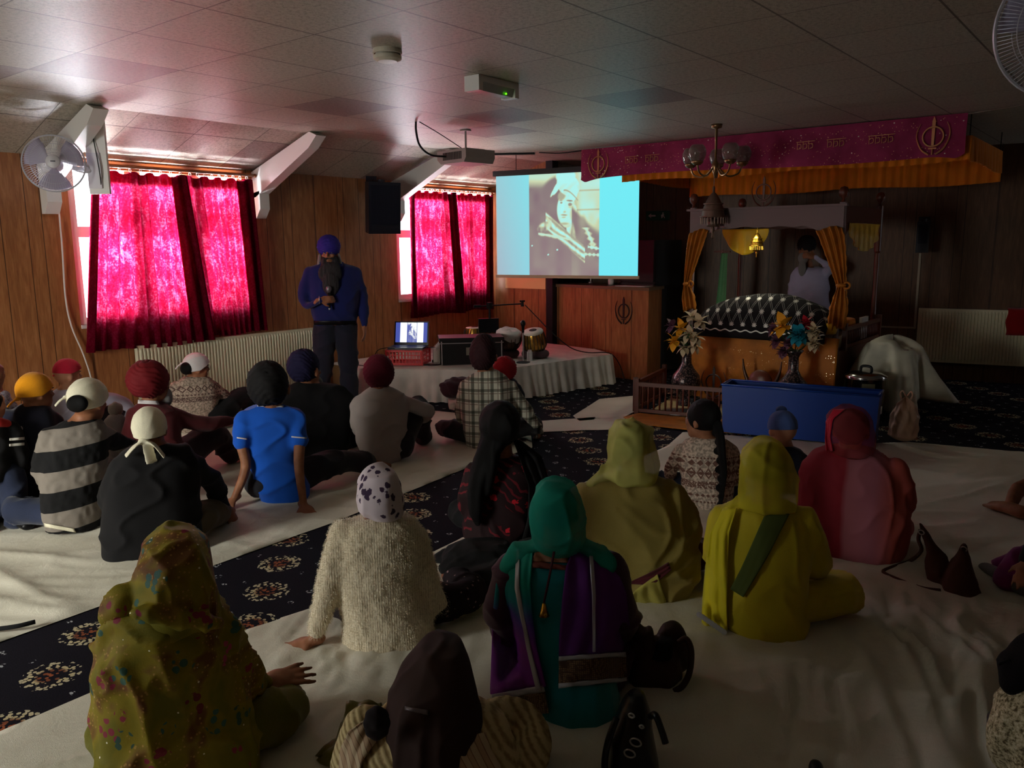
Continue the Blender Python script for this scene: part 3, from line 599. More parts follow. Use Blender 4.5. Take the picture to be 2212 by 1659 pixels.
# ---------------------------------------------------------------- projection screen
NXS, NYS = 260, 190
def picture(nx, ny):
    """painted from scratch: pale side bars and a toned portrait of a man in a light turban wrapped in a dark shawl"""
    u, v = np.meshgrid(np.linspace(0, 1, nx), np.linspace(0, 1, ny), indexing='ij'); v = 1-v   # v=0 top
    X = (u-0.245)/0.495; Y = v
    pale = np.stack([0.17+0*u, 0.90-0.05*v, 0.98-0.02*v], -1); pinkl = np.stack([0.30+0.08*v, 0.62-0.12*v, 0.70-0.1*v], -1)
    mixl = np.clip((1-u*2.2), 0, 1)[..., None]; col = pale*(1-mixl)+pinkl*mixl
    N = vnoise(np.c_[(X*9).ravel(), (Y*9).ravel(), 0*X.ravel()], 4).reshape(X.shape); N2 = vnoise(np.c_[(X*34).ravel(), (Y*30).ravel(), 0*X.ravel()], 8).reshape(X.shape)
    inside = (X > 0) & (X < 1)
    g = np.clip(0.06+0.05*N, 0, 1)                               # dark ground
    ss = lambda a, b, x: np.clip((x-a)/(b-a), 0, 1)**2*(3-2*np.clip((x-a)/(b-a), 0, 1))
    bg = ss(0.5, 0.75, X)*(1-ss(0.45, 0.62, Y+0.1*N))*(0.75+0.15*N); bg *= np.where((np.abs(Y-0.175) < 0.006) | (np.abs(Y-0.36) < 0.01), 0.55, 1); g = np.maximum(g, bg)
    g = np.maximum(g, ss(0.16, 0.02, Y-0.25*(X-0.0)+0.12*X+0.08*X)*0.75*(X < 0.5))
    def ell(cx, cy, rx, ry, rot=0):
        dx, dy = X-cx, (Y-cy); c, s = math.cos(rot), math.sin(rot); return ((dx*c+dy*s)/rx)**2+((-dx*s+dy*c)/ry)**2
    def put(mask, val, soft=0.06):
        """soft-edged patch: mask is a field that is 1 on the outline"""
        nonlocal g
        k = 1-ss(1-soft*2, 1+soft*2, mask); g = g*(1-k)+val*k
    put(ell(0.37, 0.155, 0.20, 0.12, -0.35), 0.05, 0.2)                         # dark hair and fringe
    put(ell(0.615, 0.50, 0.075, 0.12, 0.12), 0.72+0.2*ss(0.66, 0.56, X), 0.1)      # neck
    put(ell(0.535, 0.345, 0.128, 0.165, 0.10), np.clip(0.93-0.25*ss(0.60, 0.68, X)-0.10*ss(0.38, 0.50, Y)+0.04*N, 0, 1), 0.05)
    put(ell(0.545, 0.445, 0.085, 0.085, 0.1), 0.90-0.25*ss(0.47, 0.53, Y), 0.08)     # jaw
    put(ell(0.655, 0.36, 0.03, 0.05), 0.85, 0.1); put(ell(0.625, 0.40, 0.035, 0.06), 0.62, 0.4)
    put(ell(0.475, 0.215, 0.06, 0.045, -0.5), 0.30, 0.3)
    # turban: two rolls and a loose tuft on the left
    put(ell(0.565, 0.115, 0.165, 0.105, 0.28), np.clip(0.97-0.14*np.abs(np.sin((X*1.0+Y*1.4)*26))*ss(0.06, 0.15, Y), 0, 1), 0.05)
    put(ell(0.53, 0.03, 0.14, 0.07, 0.0), 0.97, 0.1); put(ell(0.40, 0.14, 0.085, 0.030, -0.85), 0.95, 0.15); put(ell(0.345, 0.185, 0.05, 0.014, -0.9), 0.9, 0.3)
    put(ell(0.64, 0.20, 0.055, 0.085, 0.45), 0.95, 0.1)
    put(np.where((X > 0.50) & (X < 0.70), np.abs(Y-(0.165+1.9*(np.clip(X-0.52, 0, 1))**1.7))/0.007, 9), 0.25, 0.3)
    put(ell(0.585, 0.268, 0.045, 0.008, 0.08), 0.12, 0.3); put(ell(0.592, 0.305, 0.028, 0.017), 0.15, 0.25); put(ell(0.605, 0.33, 0.035, 0.012), 0.6, 0.5)
    put(ell(0.468, 0.285, 0.016, 0.010), 0.2, 0.3); put(ell(0.462, 0.262, 0.022, 0.006), 0.25, 0.3)
    put(ell(0.487, 0.335, 0.022, 0.060, 0.25), 0.99, 0.2); put(ell(0.515, 0.375, 0.018, 0.010), 0.45, 0.4)
    put(ell(0.508, 0.405, 0.045, 0.008, 0.05), 0.22, 0.4); put(ell(0.502, 0.428, 0.030, 0.006), 0.4, 0.4); put(ell(0.51, 0.49, 0.06, 0.012), 0.35, 0.6)
    # coat behind the neck, lapels
    put(np.where(X > 0.62, (0.36+0.62*(X-0.66)*1.15)/np.maximum(Y, 0.01)*1.0, 9), np.clip(0.10+0.08*N, 0, 1), 0.04)
    put(ell(0.70, 0.60, 0.10, 0.16, 0.3), np.clip(0.14+0.12*N, 0, 1), 0.3); put(ell(0.645, 0.60, 0.022, 0.10, -0.15), 0.5+0.2*N2, 0.5)
    # bright shawl folds over the near shoulder
    bandv = (Y-(0.50+0.62*(X-0.32)))/0.075
    put(np.where((X > 0.24) & (X < 0.80), np.abs(bandv), 9), np.clip(0.62+0.40*np.sin((X*0.55-Y*1.0)*95+N*2)+0.15*N2, 0.05, 0.97), 0.08)
    put(np.where((X > 0.33) & (X < 0.78), np.abs(Y-(0.47+0.56*(X-0.35)))/0.011, 9), 0.25, 0.3)
    put(ell(0.23, 0.515, 0.10, 0.045, -0.25), np.clip(0.45+0.5*N2, 0.05, 0.85), 0.3); put(ell(0.29, 0.455, 0.05, 0.014, 0.7), 0.5+0.3*N2, 0.4)
    put(np.where((X > 0.13) & (X < 0.62), np.abs(Y-(0.585+0.13*(X-0.15)))/(0.012+0.006*N2), 9), 0.78, 0.3)
    put(np.where((Y > 0.53) & (Y < 0.74), np.abs(X-(0.845+0.035*np.sin(Y*11)+0.32*(Y-0.6)))/(0.030+0.012*np.sin(Y*120)), 9), np.clip(0.72+0.2*N2, 0, 1), 0.3)
    put(np.where(X > 0.84, np.abs(Y-(0.715+0.13*(X-0.82)))/(0.012+0.005*np.sin(X*100)), 9), 0.88, 0.3)
    put(np.where(X > 0.77, np.abs(Y-(0.79+0.04*(X-0.77)))/(0.010+0.005*np.sin(X*110)), 9), 0.82, 0.3)
    for (cx, cy) in ((0.41, 0.745), (0.28, 0.795), (0.04, 0.705)): g = np.where(ell(cx, cy, 0.012, 0.009) < 1, 0.9, g)
    g = np.clip(g, 0, 1)[..., None]
    dark = np.stack([0.205+0.06*v, 0.135+0.03*v, 0.165+0.04*v], -1); mid = np.array([0.62, 0.72, 0.45]); hi = np.array([0.42, 0.98, 0.96])
    pc_ = np.where(g < 0.6, dark*(1-g/0.6)+mid*(g/0.6), mid*(1-(g-0.6)/0.4)+hi*((g-0.6)/0.4))
    return np.where(inside[..., None], pc_, col), g[..., 0], inside
def picture_mesh(name, w, h, nx, ny, colf, m, parent, y=0.0):
    V = [(-w/2+w*i/(nx-1), y, -h/2+h*j/(ny-1)) for i in range(nx) for j in range(ny)]
    o = mesh_obj(name, V, grid_faces(nx, ny), m, parent); o.data.flip_normals()
    ca = o.data.color_attributes.new('picture', 'FLOAT_COLOR', 'POINT')
    cc = np.ones((nx*ny, 4), np.float32); cc[:, :3] = colf.reshape(-1, 3); ca.data.foreach_set('color', cc.ravel()); return o
def _pic(strength):
    def fn(t):
        a = t.n('ShaderNodeVertexColor'); a.layer_name = 'picture'
        t.l(a.outputs[0], t.b.inputs['Emission Color']); t.b.inputs['Emission Strength'].default_value = strength
    return fn
M_PIC = mat('projected_picture', rgb(90, 90, 90), 0.9, spec=0.0, fn=_pic(0.92))
pic, pg, pin = picture(NXS, NYS)
A_ = Vector((7.50, 6.23, 0)); B_ = Vector((7.86, 4.52, 0)); scx = (A_+B_)/2; sw_ = (B_-A_).length
root = empty('projection_screen', (scx.x, scx.y, 1.80), math.atan2(B_.y-A_.y, B_.x-A_.x), 'glowing projection screen showing a portrait of a man in a pale turban', 'projection screen')
o = picture_mesh('screen_sheet', sw_, 1.14, NXS, NYS, pic, M_PIC, root, -0.006)
boxes('screen_back', [(-sw_/2, sw_/2, -0.004, 0.004, -0.57, 0.57)], mat('screen_vinyl', rgb(60, 60, 62), 0.8), root)
bm = bmesh.new(); box(bm, -sw_/2-0.015, sw_/2+0.015, -0.018, 0.014, -0.605, -0.57); bm_obj('bottom_bar', bm, mat('bar_cream', rgb(196, 170, 140), 0.5), root, bevel=0.004)
bm = bmesh.new(); box(bm, -sw_/2-0.03, sw_/2+0.03, -0.03, 0.04, 0.57, 0.63); bm_obj('casing', bm, mat('casing_dark', rgb(46, 44, 46), 0.5), root, bevel=0.01)
for q in (-0.35, 0.3): bm = bmesh.new(); cyl(bm, (sw_*q, 0, 0.62), (sw_*q, 0, 0.8), 0.004, None, 6); bm_obj('hanging_wire', bm, M_CABLE, root)
# ---------------------------------------------------------------- stage with cloth
ST = [(5.43, 6.43), (6.12, 5.18), (7.85, 4.83), (8.16, 5.3), (8.30, 6.06), (8.30, 6.98), (5.5, 6.98)]; SH = 0.33
stage = empty('low_stage', (6.9, 5.9, 0), 0, 'low stage draped in gathered white cloth under the farther window', 'stage')
L0 = stage.location
bm = bmesh.new(); prism(bm, [(x*0.97+0.207-L0.x, y*0.97+0.177-L0.y, 0.002) for x, y in ST], (0, 0, SH-0.012)); bm_obj('platform', bm, mat('stage_wood', rgb(110, 80, 50), 0.7), stage)
def _cloth2(t):
    v = t.coord(); t.l(t.ramp(t.noise(v, 5, 4), [(0.3, rgb(196, 190, 184)), (0.7, rgb(228, 224, 216))]), t.b.inputs['Base Color']); t.bump(t.noise(v, 300, 2), 0.1, 0.002)
M_STC = mat('stage_cloth', rough=0.9, spec=0.15, fn=_cloth2)
# top cloth: grid clipped to the polygon
def poly_grid(poly, step, zf, inset=0.0):
    xs = [p[0] for p in poly]; ys = [p[1] for p in poly]; gx = np.arange(min(xs), max(xs)+step, step); gy = np.arange(min(ys), max(ys)+step, step)
    P = np.array([(x, y, 0.) for x in gx for y in gy]); px, py = P[:, 0], P[:, 1]; ins = np.zeros(len(P), bool); dist = np.full(len(P), 9.0); near = np.zeros((len(P), 2)); n = len(poly)
    for i in range(n):
        ax, ay = poly[i]; bx, by = poly[(i+1) % n]
        c = ((ay > py) != (by > py)) & (px < (bx-ax)*(py-ay)/((by-ay) if abs(by-ay) > 1e-9 else 1e-9)+ax); ins ^= c
        L2 = (bx-ax)**2+(by-ay)**2; tt = np.clip(((px-ax)*(bx-ax)+(py-ay)*(by-ay))/L2, 0, 1)
        qx = ax+tt*(bx-ax); qy = ay+tt*(by-ay); d = np.hypot(px-qx, py-qy); m = d < dist; dist[m] = d[m]; near[m] = np.c_[qx, qy][m]
    keep = ins | (dist < step*0.75); sn = keep & (dist < step*0.75); P[sn, :2] = near[sn]; P[:, 2] = zf(P, dist)
    idx = -np.ones(len(P), int); idx[keep] = np.arange(keep.sum()); ny = len(gy); F = []
    for i in range(len(gx)-1):
        for j in range(ny-1):
            q = [idx[i*ny+j], idx[(i+1)*ny+j], idx[(i+1)*ny+j+1], idx[i*ny+j+1]]
            if min(q) >= 0: F.append([int(a) for a in q])
    return P[keep], F
P, F = poly_grid(ST, 0.03, lambda P, d: SH+0.006*vnoise(P*[5, 5, 0], 2)*np.clip(d/0.1, 0, 1)+0.012*np.clip(vnoise(P*[2.5, 7, 0], 5), 0, 1)*np.clip(d/0.1, 0, 1)+0.005)
mesh_obj('top_cloth', P-np.array([L0.x, L0.y, 0]), F, M_STC, stage, smooth=True)
V = []; s = 0; per = []
for i in range(3):
    a = Vector(ST[i]); b = Vector(ST[i+1])
    n = int((b-a).length/0.011); dirn = (b-a).normalized(); out = Vector((dirn.y, -dirn.x))
    for k in range(n):
        per.append((a+(b-a)*k/n, out, s+k*0.011))
    s += n*0.011
nv = 9
for p, out, q in per:
    f = math.sin(q*55+2*math.sin(q*6))*0.6+math.sin(q*31+1.7*math.sin(q*3.3))*0.5
    for j in range(nv):
        w = j/(nv-1); d = 0.004+w*0.05+f*(0.003+0.024*w)
        V.append((p.x+out.x*d-L0.x, p.y+out.y*d-L0.y, (SH+0.005)*(1-w)+0.004+0.008*w*math.sin(q*9)**2))
mesh_obj('skirt_cloth', V, grid_faces(len(per), nv), M_STC, stage, smooth=True)
Z = SH+0.012
# red plastic crate with a laptop on it
def crate(name, w, d, h, mtx, m, label):
    root = empty(name); root.matrix_world = mtx; tag(root, label, 'crate'); bm = bmesh.new(); t_ = 0.004
    box(bm, -w/2, w/2, -d/2, d/2, 0, t_)
    def side(ax, s, L):
        for z0, z1 in ((0, 0.025), (h*0.38, h*0.43), (h*0.64, h*0.69), (h-0.02, h)):
            if ax == 'x': box(bm, s*w/2-t_/2, s*w/2+t_/2, -d/2, d/2, z0, z1)
            else: box(bm, -w/2, w/2, s*d/2-t_/2, s*d/2+t_/2, z0, z1)
        n = int(L/0.034)
        for k in range(n+1):
            q = -L/2+L*k/n; b_ = 0.0045 if 0 < k < n else 0.012
            if ax == 'x': box(bm, s*w/2-t_/2, s*w/2+t_/2, q-b_, q+b_, 0, h)
            else: box(bm, q-b_, q+b_, s*d/2-t_/2, s*d/2+t_/2, 0, h)
    for s in (-1, 1): side('x', s, d); side('y', s, w)
    bm_obj('basket', bm, m, root)
    bm = bmesh.new()
    for (a, b, c, e) in ((-w/2-0.008, w/2+0.008, -d/2-0.008, -d/2+0.004), (-w/2-0.008, w/2+0.008, d/2-0.004, d/2+0.008), (-w/2-0.008, -w/2+0.004, -d/2, d/2), (w/2-0.004, w/2+0.008, -d/2, d/2)): box(bm, a, b, c, e, h-0.012, h)
    bm_obj('rim', bm, m, root)
    return root
azc = math.atan2(-0.32, 0.23)
cr = crate('plastic_crate', 0.39, 0.3, 0.16, RT(5.98, 6.22, Z, azc-0.12), mat('red_plastic', rgb(214, 34, 40), 0.4, spec=0.5), 'upturned red plastic crate holding the laptop on the stage')
lap = empty('laptop', (5.96, 6.20, Z+0.165), azc-0.10, 'open black laptop showing the same portrait, on the red crate', 'laptop')
M_LAP = mat('laptop_plastic', rgb(26, 28, 44), 0.35, spec=0.5)
boxes('keyboard_base', [(-0.19, 0.19, -0.125, 0.125, 0, 0.022)], M_LAP, lap, 0.005)
boxes('keys', [(-0.165+0.024*i, -0.145+0.024*i, -0.03+0.024*j, -0.010+0.024*j, 0.022, 0.025) for i in range(14) for j in range(5)], mat('laptop_keys', rgb(50, 60, 110), 0.4), lap)
lid = empty('lid', (0, 0.12, 0.022)); lid.parent = lap; lid.rotation_euler = (R_(-14), 0, 0)
boxes('lid_shell', [(-0.19, 0.19, 0.0, 0.01, 0, 0.255)], M_LAP, lid, 0.004)
nx, ny = 72, 50; p2, g2, in2 = picture(nx, ny)
u = np.linspace(0, 1, nx)[:, None]+np.zeros((1, ny)); bl = np.array([0.05, 0.07, 0.30]); wh = np.array([0.9, 0.95, 1.0])
lc = np.where(((u > 0.15) & (u < 0.36) | (u > 0.68) & (u < 0.88))[..., None], wh, bl)
p3_, g3, _ = picture(int(nx/0.495)+2, ny); k0 = int(0.245*(int(nx/0.495)+2)); gi = g3[k0:k0+nx]
sel = (u > 0.37) & (u < 0.67); gidx = np.clip(((u-0.37)/0.30*(nx-1)).astype(int), 0, nx-1); gg = gi[gidx, np.arange(ny)[None, :].repeat(nx, 0)]
lc = np.where(sel[..., None], bl*(1-gg[..., None])+np.array([0.95, 0.97, 0.9])*gg[..., None], lc)
o = picture_mesh('display', 0.35, 0.215, nx, ny, lc, mat('laptop_picture', rgb(10, 10, 10), 0.3, fn=_pic(1.3)), lid, -0.002); o.location = (0, 0, 0.135)
bm = bmesh.new(); bmesh.ops.create_icosphere(bm, subdivisions=1, radius=0.005); o = bm_obj('charge_lamp', bm, emit('red_led', rgb(255, 60, 30), 4), lap); o.location = (-0.195, -0.10, 0.01)
# cables and power brick
o = boxes('power_brick', [(-0.06, 0.06, -0.025, 0.025, 0, 0.03)], M_CABLE, bevel=0.006); o.location = (6.22, 6.02, Z); tag(o, 'black laptop power brick on the stage cloth beside the crate', 'power adapter')
o = tube_obj('laptop_cable', [(6.09, 6.05, Z+0.17), (6.17, 5.98, Z+0.16), (6.2, 5.98, Z+0.05), (6.2, 5.99, Z+0.008), (6.26, 5.95, Z+0.006), (6.16, 5.85, Z+0.006), (6.0, 5.87, Z+0.006), (5.97, 6.0, Z+0.006), (6.06, 5.93, Z+0.006), (6.2, 5.9, Z+0.008), (6.25, 6.0, Z+0.012)], 0.0045, M_CABLE); tag(o, 'black laptop cable curled on the stage in front of the crate', 'cable')
o = tube_obj('laptop_cable', [(5.80, 6.23, Z+0.175), (5.72, 6.3, Z+0.185), (5.66, 6.36, Z+0.15), (5.62, 6.42, Z+0.01), (5.55, 6.6, Z+0.005)], 0.004, M_CABLE); tag(o, 'thin lead leaving the left side of the laptop', 'cable')
# harmonium
hm = empty('harmonium', (6.42, 5.72, Z), math.atan2(-0.42, 0.44), 'black harmonium with silver corner trims on the stage', 'harmonium')
M_BLK = mat('black_lacquer', rgb(22, 17, 19), 0.5, spec=0.3); M_SIL = mat('silver_trim', rgb(190, 188, 190), 0.3, 0.8)
boxes('case', [(-0.32, 0.32, -0.16, 0.16, 0.0, 0.25)], M_BLK, hm, 0.008)
boxes('lid', [(-0.34, 0.34, -0.18, 0.18, 0.25, 0.285)], M_BLK, hm, 0.01)
boxes('trim', [(-0.335, 0.335, -0.186, -0.178, 0.226, 0.234), (-0.322, -0.31, -0.166, -0.158, 0, 0.25), (0.31, 0.322, -0.166, -0.158, 0, 0.25)], M_SIL, hm)
boxes('label_plate', [(-0.06, 0.06, -0.166, -0.158, 0.1, 0.18)], mat('name_plate', rgb(120, 112, 100), 0.5), hm)
bm = bmesh.new()
for k in range(6): box(bm, -0.34-0.012*k, -0.335-0.012*k, -0.13+0.005*k, 0.13-0.005*k, 0.01, 0.22-0.012*k)
box(bm, -0.40, -0.325, -0.11, 0.11, 0.03, 0.15); bm_obj('bellows', bm, mat('bellows_paper', rgb(186, 176, 166), 0.8), hm)
# tabla drums
M_SKIN = mat('drum_skin', rgb(222, 212, 200), 0.7); M_SYAHI = mat('drum_spot', rgb(18, 16, 18), 0.6)
M_BRASS = mat('brass', rgb(196, 150, 70), 0.25, 0.9); M_STRAP = mat('hide_strap', rgb(60, 50, 42), 0.7)
def drum(name, loc, prof, rt, h, m, label, tilt, cushion=True, draped=False):
    root = empty(name, loc, 0, label, 'drum', 'tabla drums'); ax = Vector(tilt).normalized(); zo = 0.075 if cushion else 0.0; o0 = Vector((0, 0, zo))
    bm = bmesh.new(); lathe(bm, prof, o0, 32, ax); bm_obj('shell', bm, m, root, smooth=True)
    bm = bmesh.new(); lathe(bm, [(rt*1.05, h-0.03), (rt*1.06, h-0.012), (rt*1.0, h), (rt*0.5, h+0.004), (0, h+0.005)], o0, 32, ax); bm_obj('skin', bm, M_SKIN, root, smooth=True)
    bm = bmesh.new(); lathe(bm, [(0, h+0.010), (rt*0.36, h+0.008), (rt*0.42, h+0.004)], o0, 24, ax); bm_obj('black_spot', bm, M_SYAHI, root, smooth=True)
    bm = bmesh.new(); Mx = Vector((0, 0, 1)).rotation_difference(ax).to_matrix()
    for k in range(20):
        a = 2*math.pi*k/20; P = []
        for r, z in prof[1:-1]: P.append(o0+Mx @ Vector(((r+0.004)*math.cos(a), (r+0.004)*math.sin(a), z)))
        P.append(o0+Mx @ Vector((rt*1.05*math.cos(a), rt*1.05*math.sin(a), h-0.025))); tube(bm, P, 0.004, 5, 2)
    bm_obj('straps', bm, M_STRAP, root)
    if cushion: bm = bmesh.new(); torus(bm, (0, 0, 0.042), prof[1][0]*0.95+0.03, 0.04, (0, 0, 1), 28, 10); bm_obj('ring_cushion', bm, cloth('dark_cushion', rgb(84, 62, 66)), root, smooth=True)
    if draped:
        nr, ns = 12, 40; V = []
        for i in range(nr):
            q = i/(nr-1)
            for k in range(ns):
                a = 2*math.pi*k/ns; r = rt*1.22*min(1, q*1.6)+0.006*math.sin(a*7)*q; z = h+0.02-0.10*max(0, q-0.45)/0.55*(1+0.25*math.sin(a*3+1))
                V.append(o0+Mx @ Vector((r*math.cos(a), r*math.sin(a), z+0.004*math.sin(a*5+q*6))))
        mesh_obj('dust_cloth', V, grid_faces(nr, ns, True), M_STC, root, smooth=True)
    return root
pr_t = [(0.0, 0.0), (0.09, 0.0), (0.125, 0.05), (0.13, 0.10), (0.115, 0.2), (0.105, 0.225)]
drum('tabla_drum', (7.12, 5.38, Z), pr_t, 0.105, 0.24, M_BRASS, 'brass tabla drum tilted on a dark ring cushion at the right of the stage', (-0.25, -0.05, 1))
drum('tabla_drum', (6.97, 5.66, Z), [(0, 0), (0.07, 0), (0.125, 0.06), (0.14, 0.12), (0.125, 0.2), (0.115, 0.215)], 0.115, 0.225, mat('dark_brass', rgb(92, 70, 56), 0.35, 0.7), 'dark bass drum covered with a white dust cloth', (-0.1, -0.2, 1), True, True)
drum('tabla_drum', (6.98, 6.15, Z), pr_t, 0.10, 0.23, M_BRASS, 'small drum behind the harmonium with its pale skin showing', (0, 0, 1))
# microphone stands
M_MIC = mat('mic_black', rgb(20, 20, 22), 0.4, 0.4)
ms = empty('microphone_stand', (6.98, 5.92, Z), 0, 'black boom microphone stand behind the drums', 'microphone stand')
bm = bmesh.new(); cyl(bm, (0, 0, 0.05), (0, 0, 0.56), 0.012); bm_obj('pole', bm, M_MIC, ms)
for k in range(3):
    a = k*2.1+0.4; bm = bmesh.new(); cyl(bm, (0, 0, 0.09), (0.2*math.cos(a), 0.2*math.sin(a), 0.008), 0.007); bm_obj('leg', bm, M_MIC, ms)
bm = bmesh.new(); dd = Vector((0.76, -0.62, 0)).normalized(); cyl(bm, Vector((0, 0, 0.56))-dd*0.14, Vector((0, 0, 0.575))+dd*0.38, 0.008); cyl(bm, Vector((0, 0, 0.56))-dd*0.18, Vector((0, 0, 0.56))-dd*0.10, 0.016); box(bm, -0.03, 0.03, -0.02, 0.02, 0.53, 0.60); bm_obj('boom', bm, M_MIC, ms)
bm = bmesh.new(); box(bm, -0.13, 0.10, -0.02, 0.02, 0.26, 0.42, Matrix.Rotation(-0.7, 4, 'Z')); bm_obj('control_box', bm, M_MIC, ms, bevel=0.01)
bm = bmesh.new(); e = Vector((0, 0, 0.575))+dd*0.38; cyl(bm, e-Vector((0, 0, .03)), e+Vector((0, 0, .035)), 0.02, 0.014); box(bm, e.x-0.03, e.x+0.03, e.y-0.015, e.y+0.015, e.z+0.02, e.z+0.04); bm_obj('clip', bm, M_MIC, ms)
ms = empty('microphone_stand', (6.72, 5.24, Z), 0, 'short chrome table microphone stand in front of the drums', 'microphone stand')
bm = bmesh.new(); lathe(bm, [(0, 0), (0.075, 0), (0.075, 0.008), (0.02, 0.02), (0, 0.022)]); bm_obj('base', bm, M_MIC, ms)
bm = bmesh.new(); cyl(bm, (0, 0, 0.01), (0.0, 0, 0.33), 0.008); bm_obj('pole', bm, M_SIL, ms)
bm = bmesh.new(); lathe(bm, [(0, 0), (0.012, 0), (0.018, 0.07), (0.026, 0.085), (0.028, 0.105), (0.018, 0.13), (0, 0.135)], (0, 0, 0.32), 16); bm_obj('microphone', bm, M_MIC, ms, smooth=True)
bm = bmesh.new(); lathe(bm, [(0, 0), (0.028, 0), (0.03, 0.004), (0.03, 0.095), (0.022, 0.105), (0.02, 0.12), (0, 0.12)]); o = bm_obj('white_bottle', bm, mat('white_tin', rgb(210, 205, 205), 0.5), smooth=False); o.location = (6.86, 5.26, Z); tag(o, 'small white bottle between the chrome microphone stand and the brass drum', 'bottle')
o = tube_obj('microphone_cable', [(7.3, 5.66, Z+0.56), (7.28, 5.5, Z+0.45), (7.3, 5.3, Z+0.28), (7.42, 5.12, Z+0.1), (7.6, 5.0, Z+0.03), (7.82, 4.85, Z+0.01), (7.92, 4.78, Z-0.12), (7.95, 4.74, 0.08), (7.9, 4.68, 0.01)], 0.006, M_CABLE); tag(o, 'black cable running from the boom over the stage cloth to the floor', 'cable')
# cushion and pouch on the sheet by the stage
bm = bmesh.new(); bmesh.ops.create_cube(bm, size=1); bmesh.ops.subdivide_edges(bm, edges=bm.edges, cuts=5, use_grid_fill=True)
for v in bm.verts:
    c = v.co; k = 1-0.5*(abs(c.x)*2)**4*(abs(c.y)*2)**4; c.z *= (1-0.6*max(abs(c.x), abs(c.y))*2*0.5)*k
o = bm_obj('floor_cushion', bm, M_STC, smooth=True); o.scale = (0.3, 0.26, 0.12); o.location = (5.72, 5.22, 0.065); o.rotation_euler = (0, 0, 0.8); tag(o, 'small white cushion on the floor in front of the stage', 'cushion')
bm = bmesh.new(); bmesh.ops.create_icosphere(bm, subdivisions=4, radius=1)
for v in bm.verts: v.co += v.normal*(0.12*math.sin(v.co.x*7+v.co.z*4)*math.cos(v.co.y*6)); v.co.z = max(v.co.z, -0.75)
o = bm_obj('folded_jacket', bm, cloth('plum_fabric', rgb(54, 26, 36)), smooth=True); o.scale = (0.20, 0.13, 0.11); o.location = (5.74, 5.26, 0.205); o.rotation_euler = (0, 0, -0.7); tag(o, 'dark plum folded jacket lying on the white cushion', 'jacket')
# ---------------------------------------------------------------- counter and the dark kitchen behind
ct = empty('panelled_counter', (8.42, 5.3, 0), 0, 'wood-panelled counter carrying a round sword emblem', 'counter'); L0 = ct.location
bm = bmesh.new(); prism(bm, [(8.44-L0.x, 6.07-L0.y, 0), (8.16-L0.x, 4.55-L0.y, 0), (8.62-L0.x, 4.63-L0.y, 0), (8.8-L0.x, 6.0-L0.y, 0)], (0, 0, 1.05)); bm_obj('body', bm, M_PANY, ct)
bm = bmesh.new(); prism(bm, [(8.42-L0.x, 6.10-L0.y, 1.05), (8.13-L0.x, 4.53-L0.y, 1.05), (8.64-L0.x, 4.61-L0.y, 1.05), (8.82-L0.x, 6.02-L0.y, 1.05)], (0, 0, 0.035)); bm_obj('worktop', bm, mat('worktop', rgb(120, 96, 74), 0.3, spec=0.5), ct, bevel=0.004)
M_EMB = mat('emblem_steel', rgb(62, 50, 48), 0.5, 0.4)
def khanda(bm, c, s, ax_u, thick=0.006):
    """upright double-edged sword, ring and two curved swords, in the plane spanned by ax_u and Z"""
    c = Vector(c); u = Vector(ax_u).normalized(); z = Vector((0, 0, 1)); n = u.cross(z)
    P = lambda a, b: c+u*a*s+z*b*s
    torus(bm, c, 0.30*s, 0.028*s, n, 30, 6)
    prism(bm, [P(0, 0.62), P(0.05, 0.48), P(0.035, -0.32), P(-0.035, -0.32), P(-0.05, 0.48)], n*thick)
    prism(bm, [P(-0.12, -0.34), P(0.12, -0.34), P(0.12, -0.38), P(-0.12, -0.38)], n*thick); cyl(bm, P(0, -0.38), P(0, -0.56), 0.025*s)
    for sg in (-1, 1):
        tube(bm, [P(sg*0.10, -0.55), P(sg*0.32, -0.38), P(sg*0.46, -0.08), P(sg*0.47, 0.18), P(sg*0.38, 0.42)], lambda q: (0.035-0.025*q)*s, 6, 5)
e0 = Vector((8.26, 5.02, 0.85)); fd = Vector((-0.28, -1.52, 0)).normalized()
o = None
bm = bmesh.new(); khanda(bm, (0, 0, 0), 0.27, fd); o = bm_obj('wall_emblem', bm, M_EMB); o.location = at(1347, 672, (fd.y, -fd.x, 0), Vector((8.16, 4.55, 0)).dot(Vector((fd.y, -fd.x, 0))))-ray(1347, 672)*0.02/1
o.parent = ct; o.matrix_parent_inverse = Matrix.Translation(-L0); o['label'] = 'dark round sword emblem'
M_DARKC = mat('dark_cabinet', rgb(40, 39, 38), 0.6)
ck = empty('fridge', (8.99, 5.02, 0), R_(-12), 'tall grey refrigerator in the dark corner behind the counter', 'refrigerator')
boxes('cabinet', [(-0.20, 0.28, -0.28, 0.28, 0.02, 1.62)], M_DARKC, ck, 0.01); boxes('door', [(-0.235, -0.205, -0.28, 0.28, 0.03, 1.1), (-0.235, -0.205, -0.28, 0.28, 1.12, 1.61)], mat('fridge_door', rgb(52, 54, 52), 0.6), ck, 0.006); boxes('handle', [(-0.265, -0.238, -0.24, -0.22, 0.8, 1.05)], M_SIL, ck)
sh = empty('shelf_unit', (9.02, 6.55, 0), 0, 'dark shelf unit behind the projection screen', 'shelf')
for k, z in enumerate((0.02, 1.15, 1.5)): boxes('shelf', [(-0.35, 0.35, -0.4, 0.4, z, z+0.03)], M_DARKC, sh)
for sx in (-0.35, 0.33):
    for sy in (-0.4, 0.38): boxes('upright', [(sx, sx+0.02, sy, sy+0.02, 0, 1.9)], M_DARKC, sh)
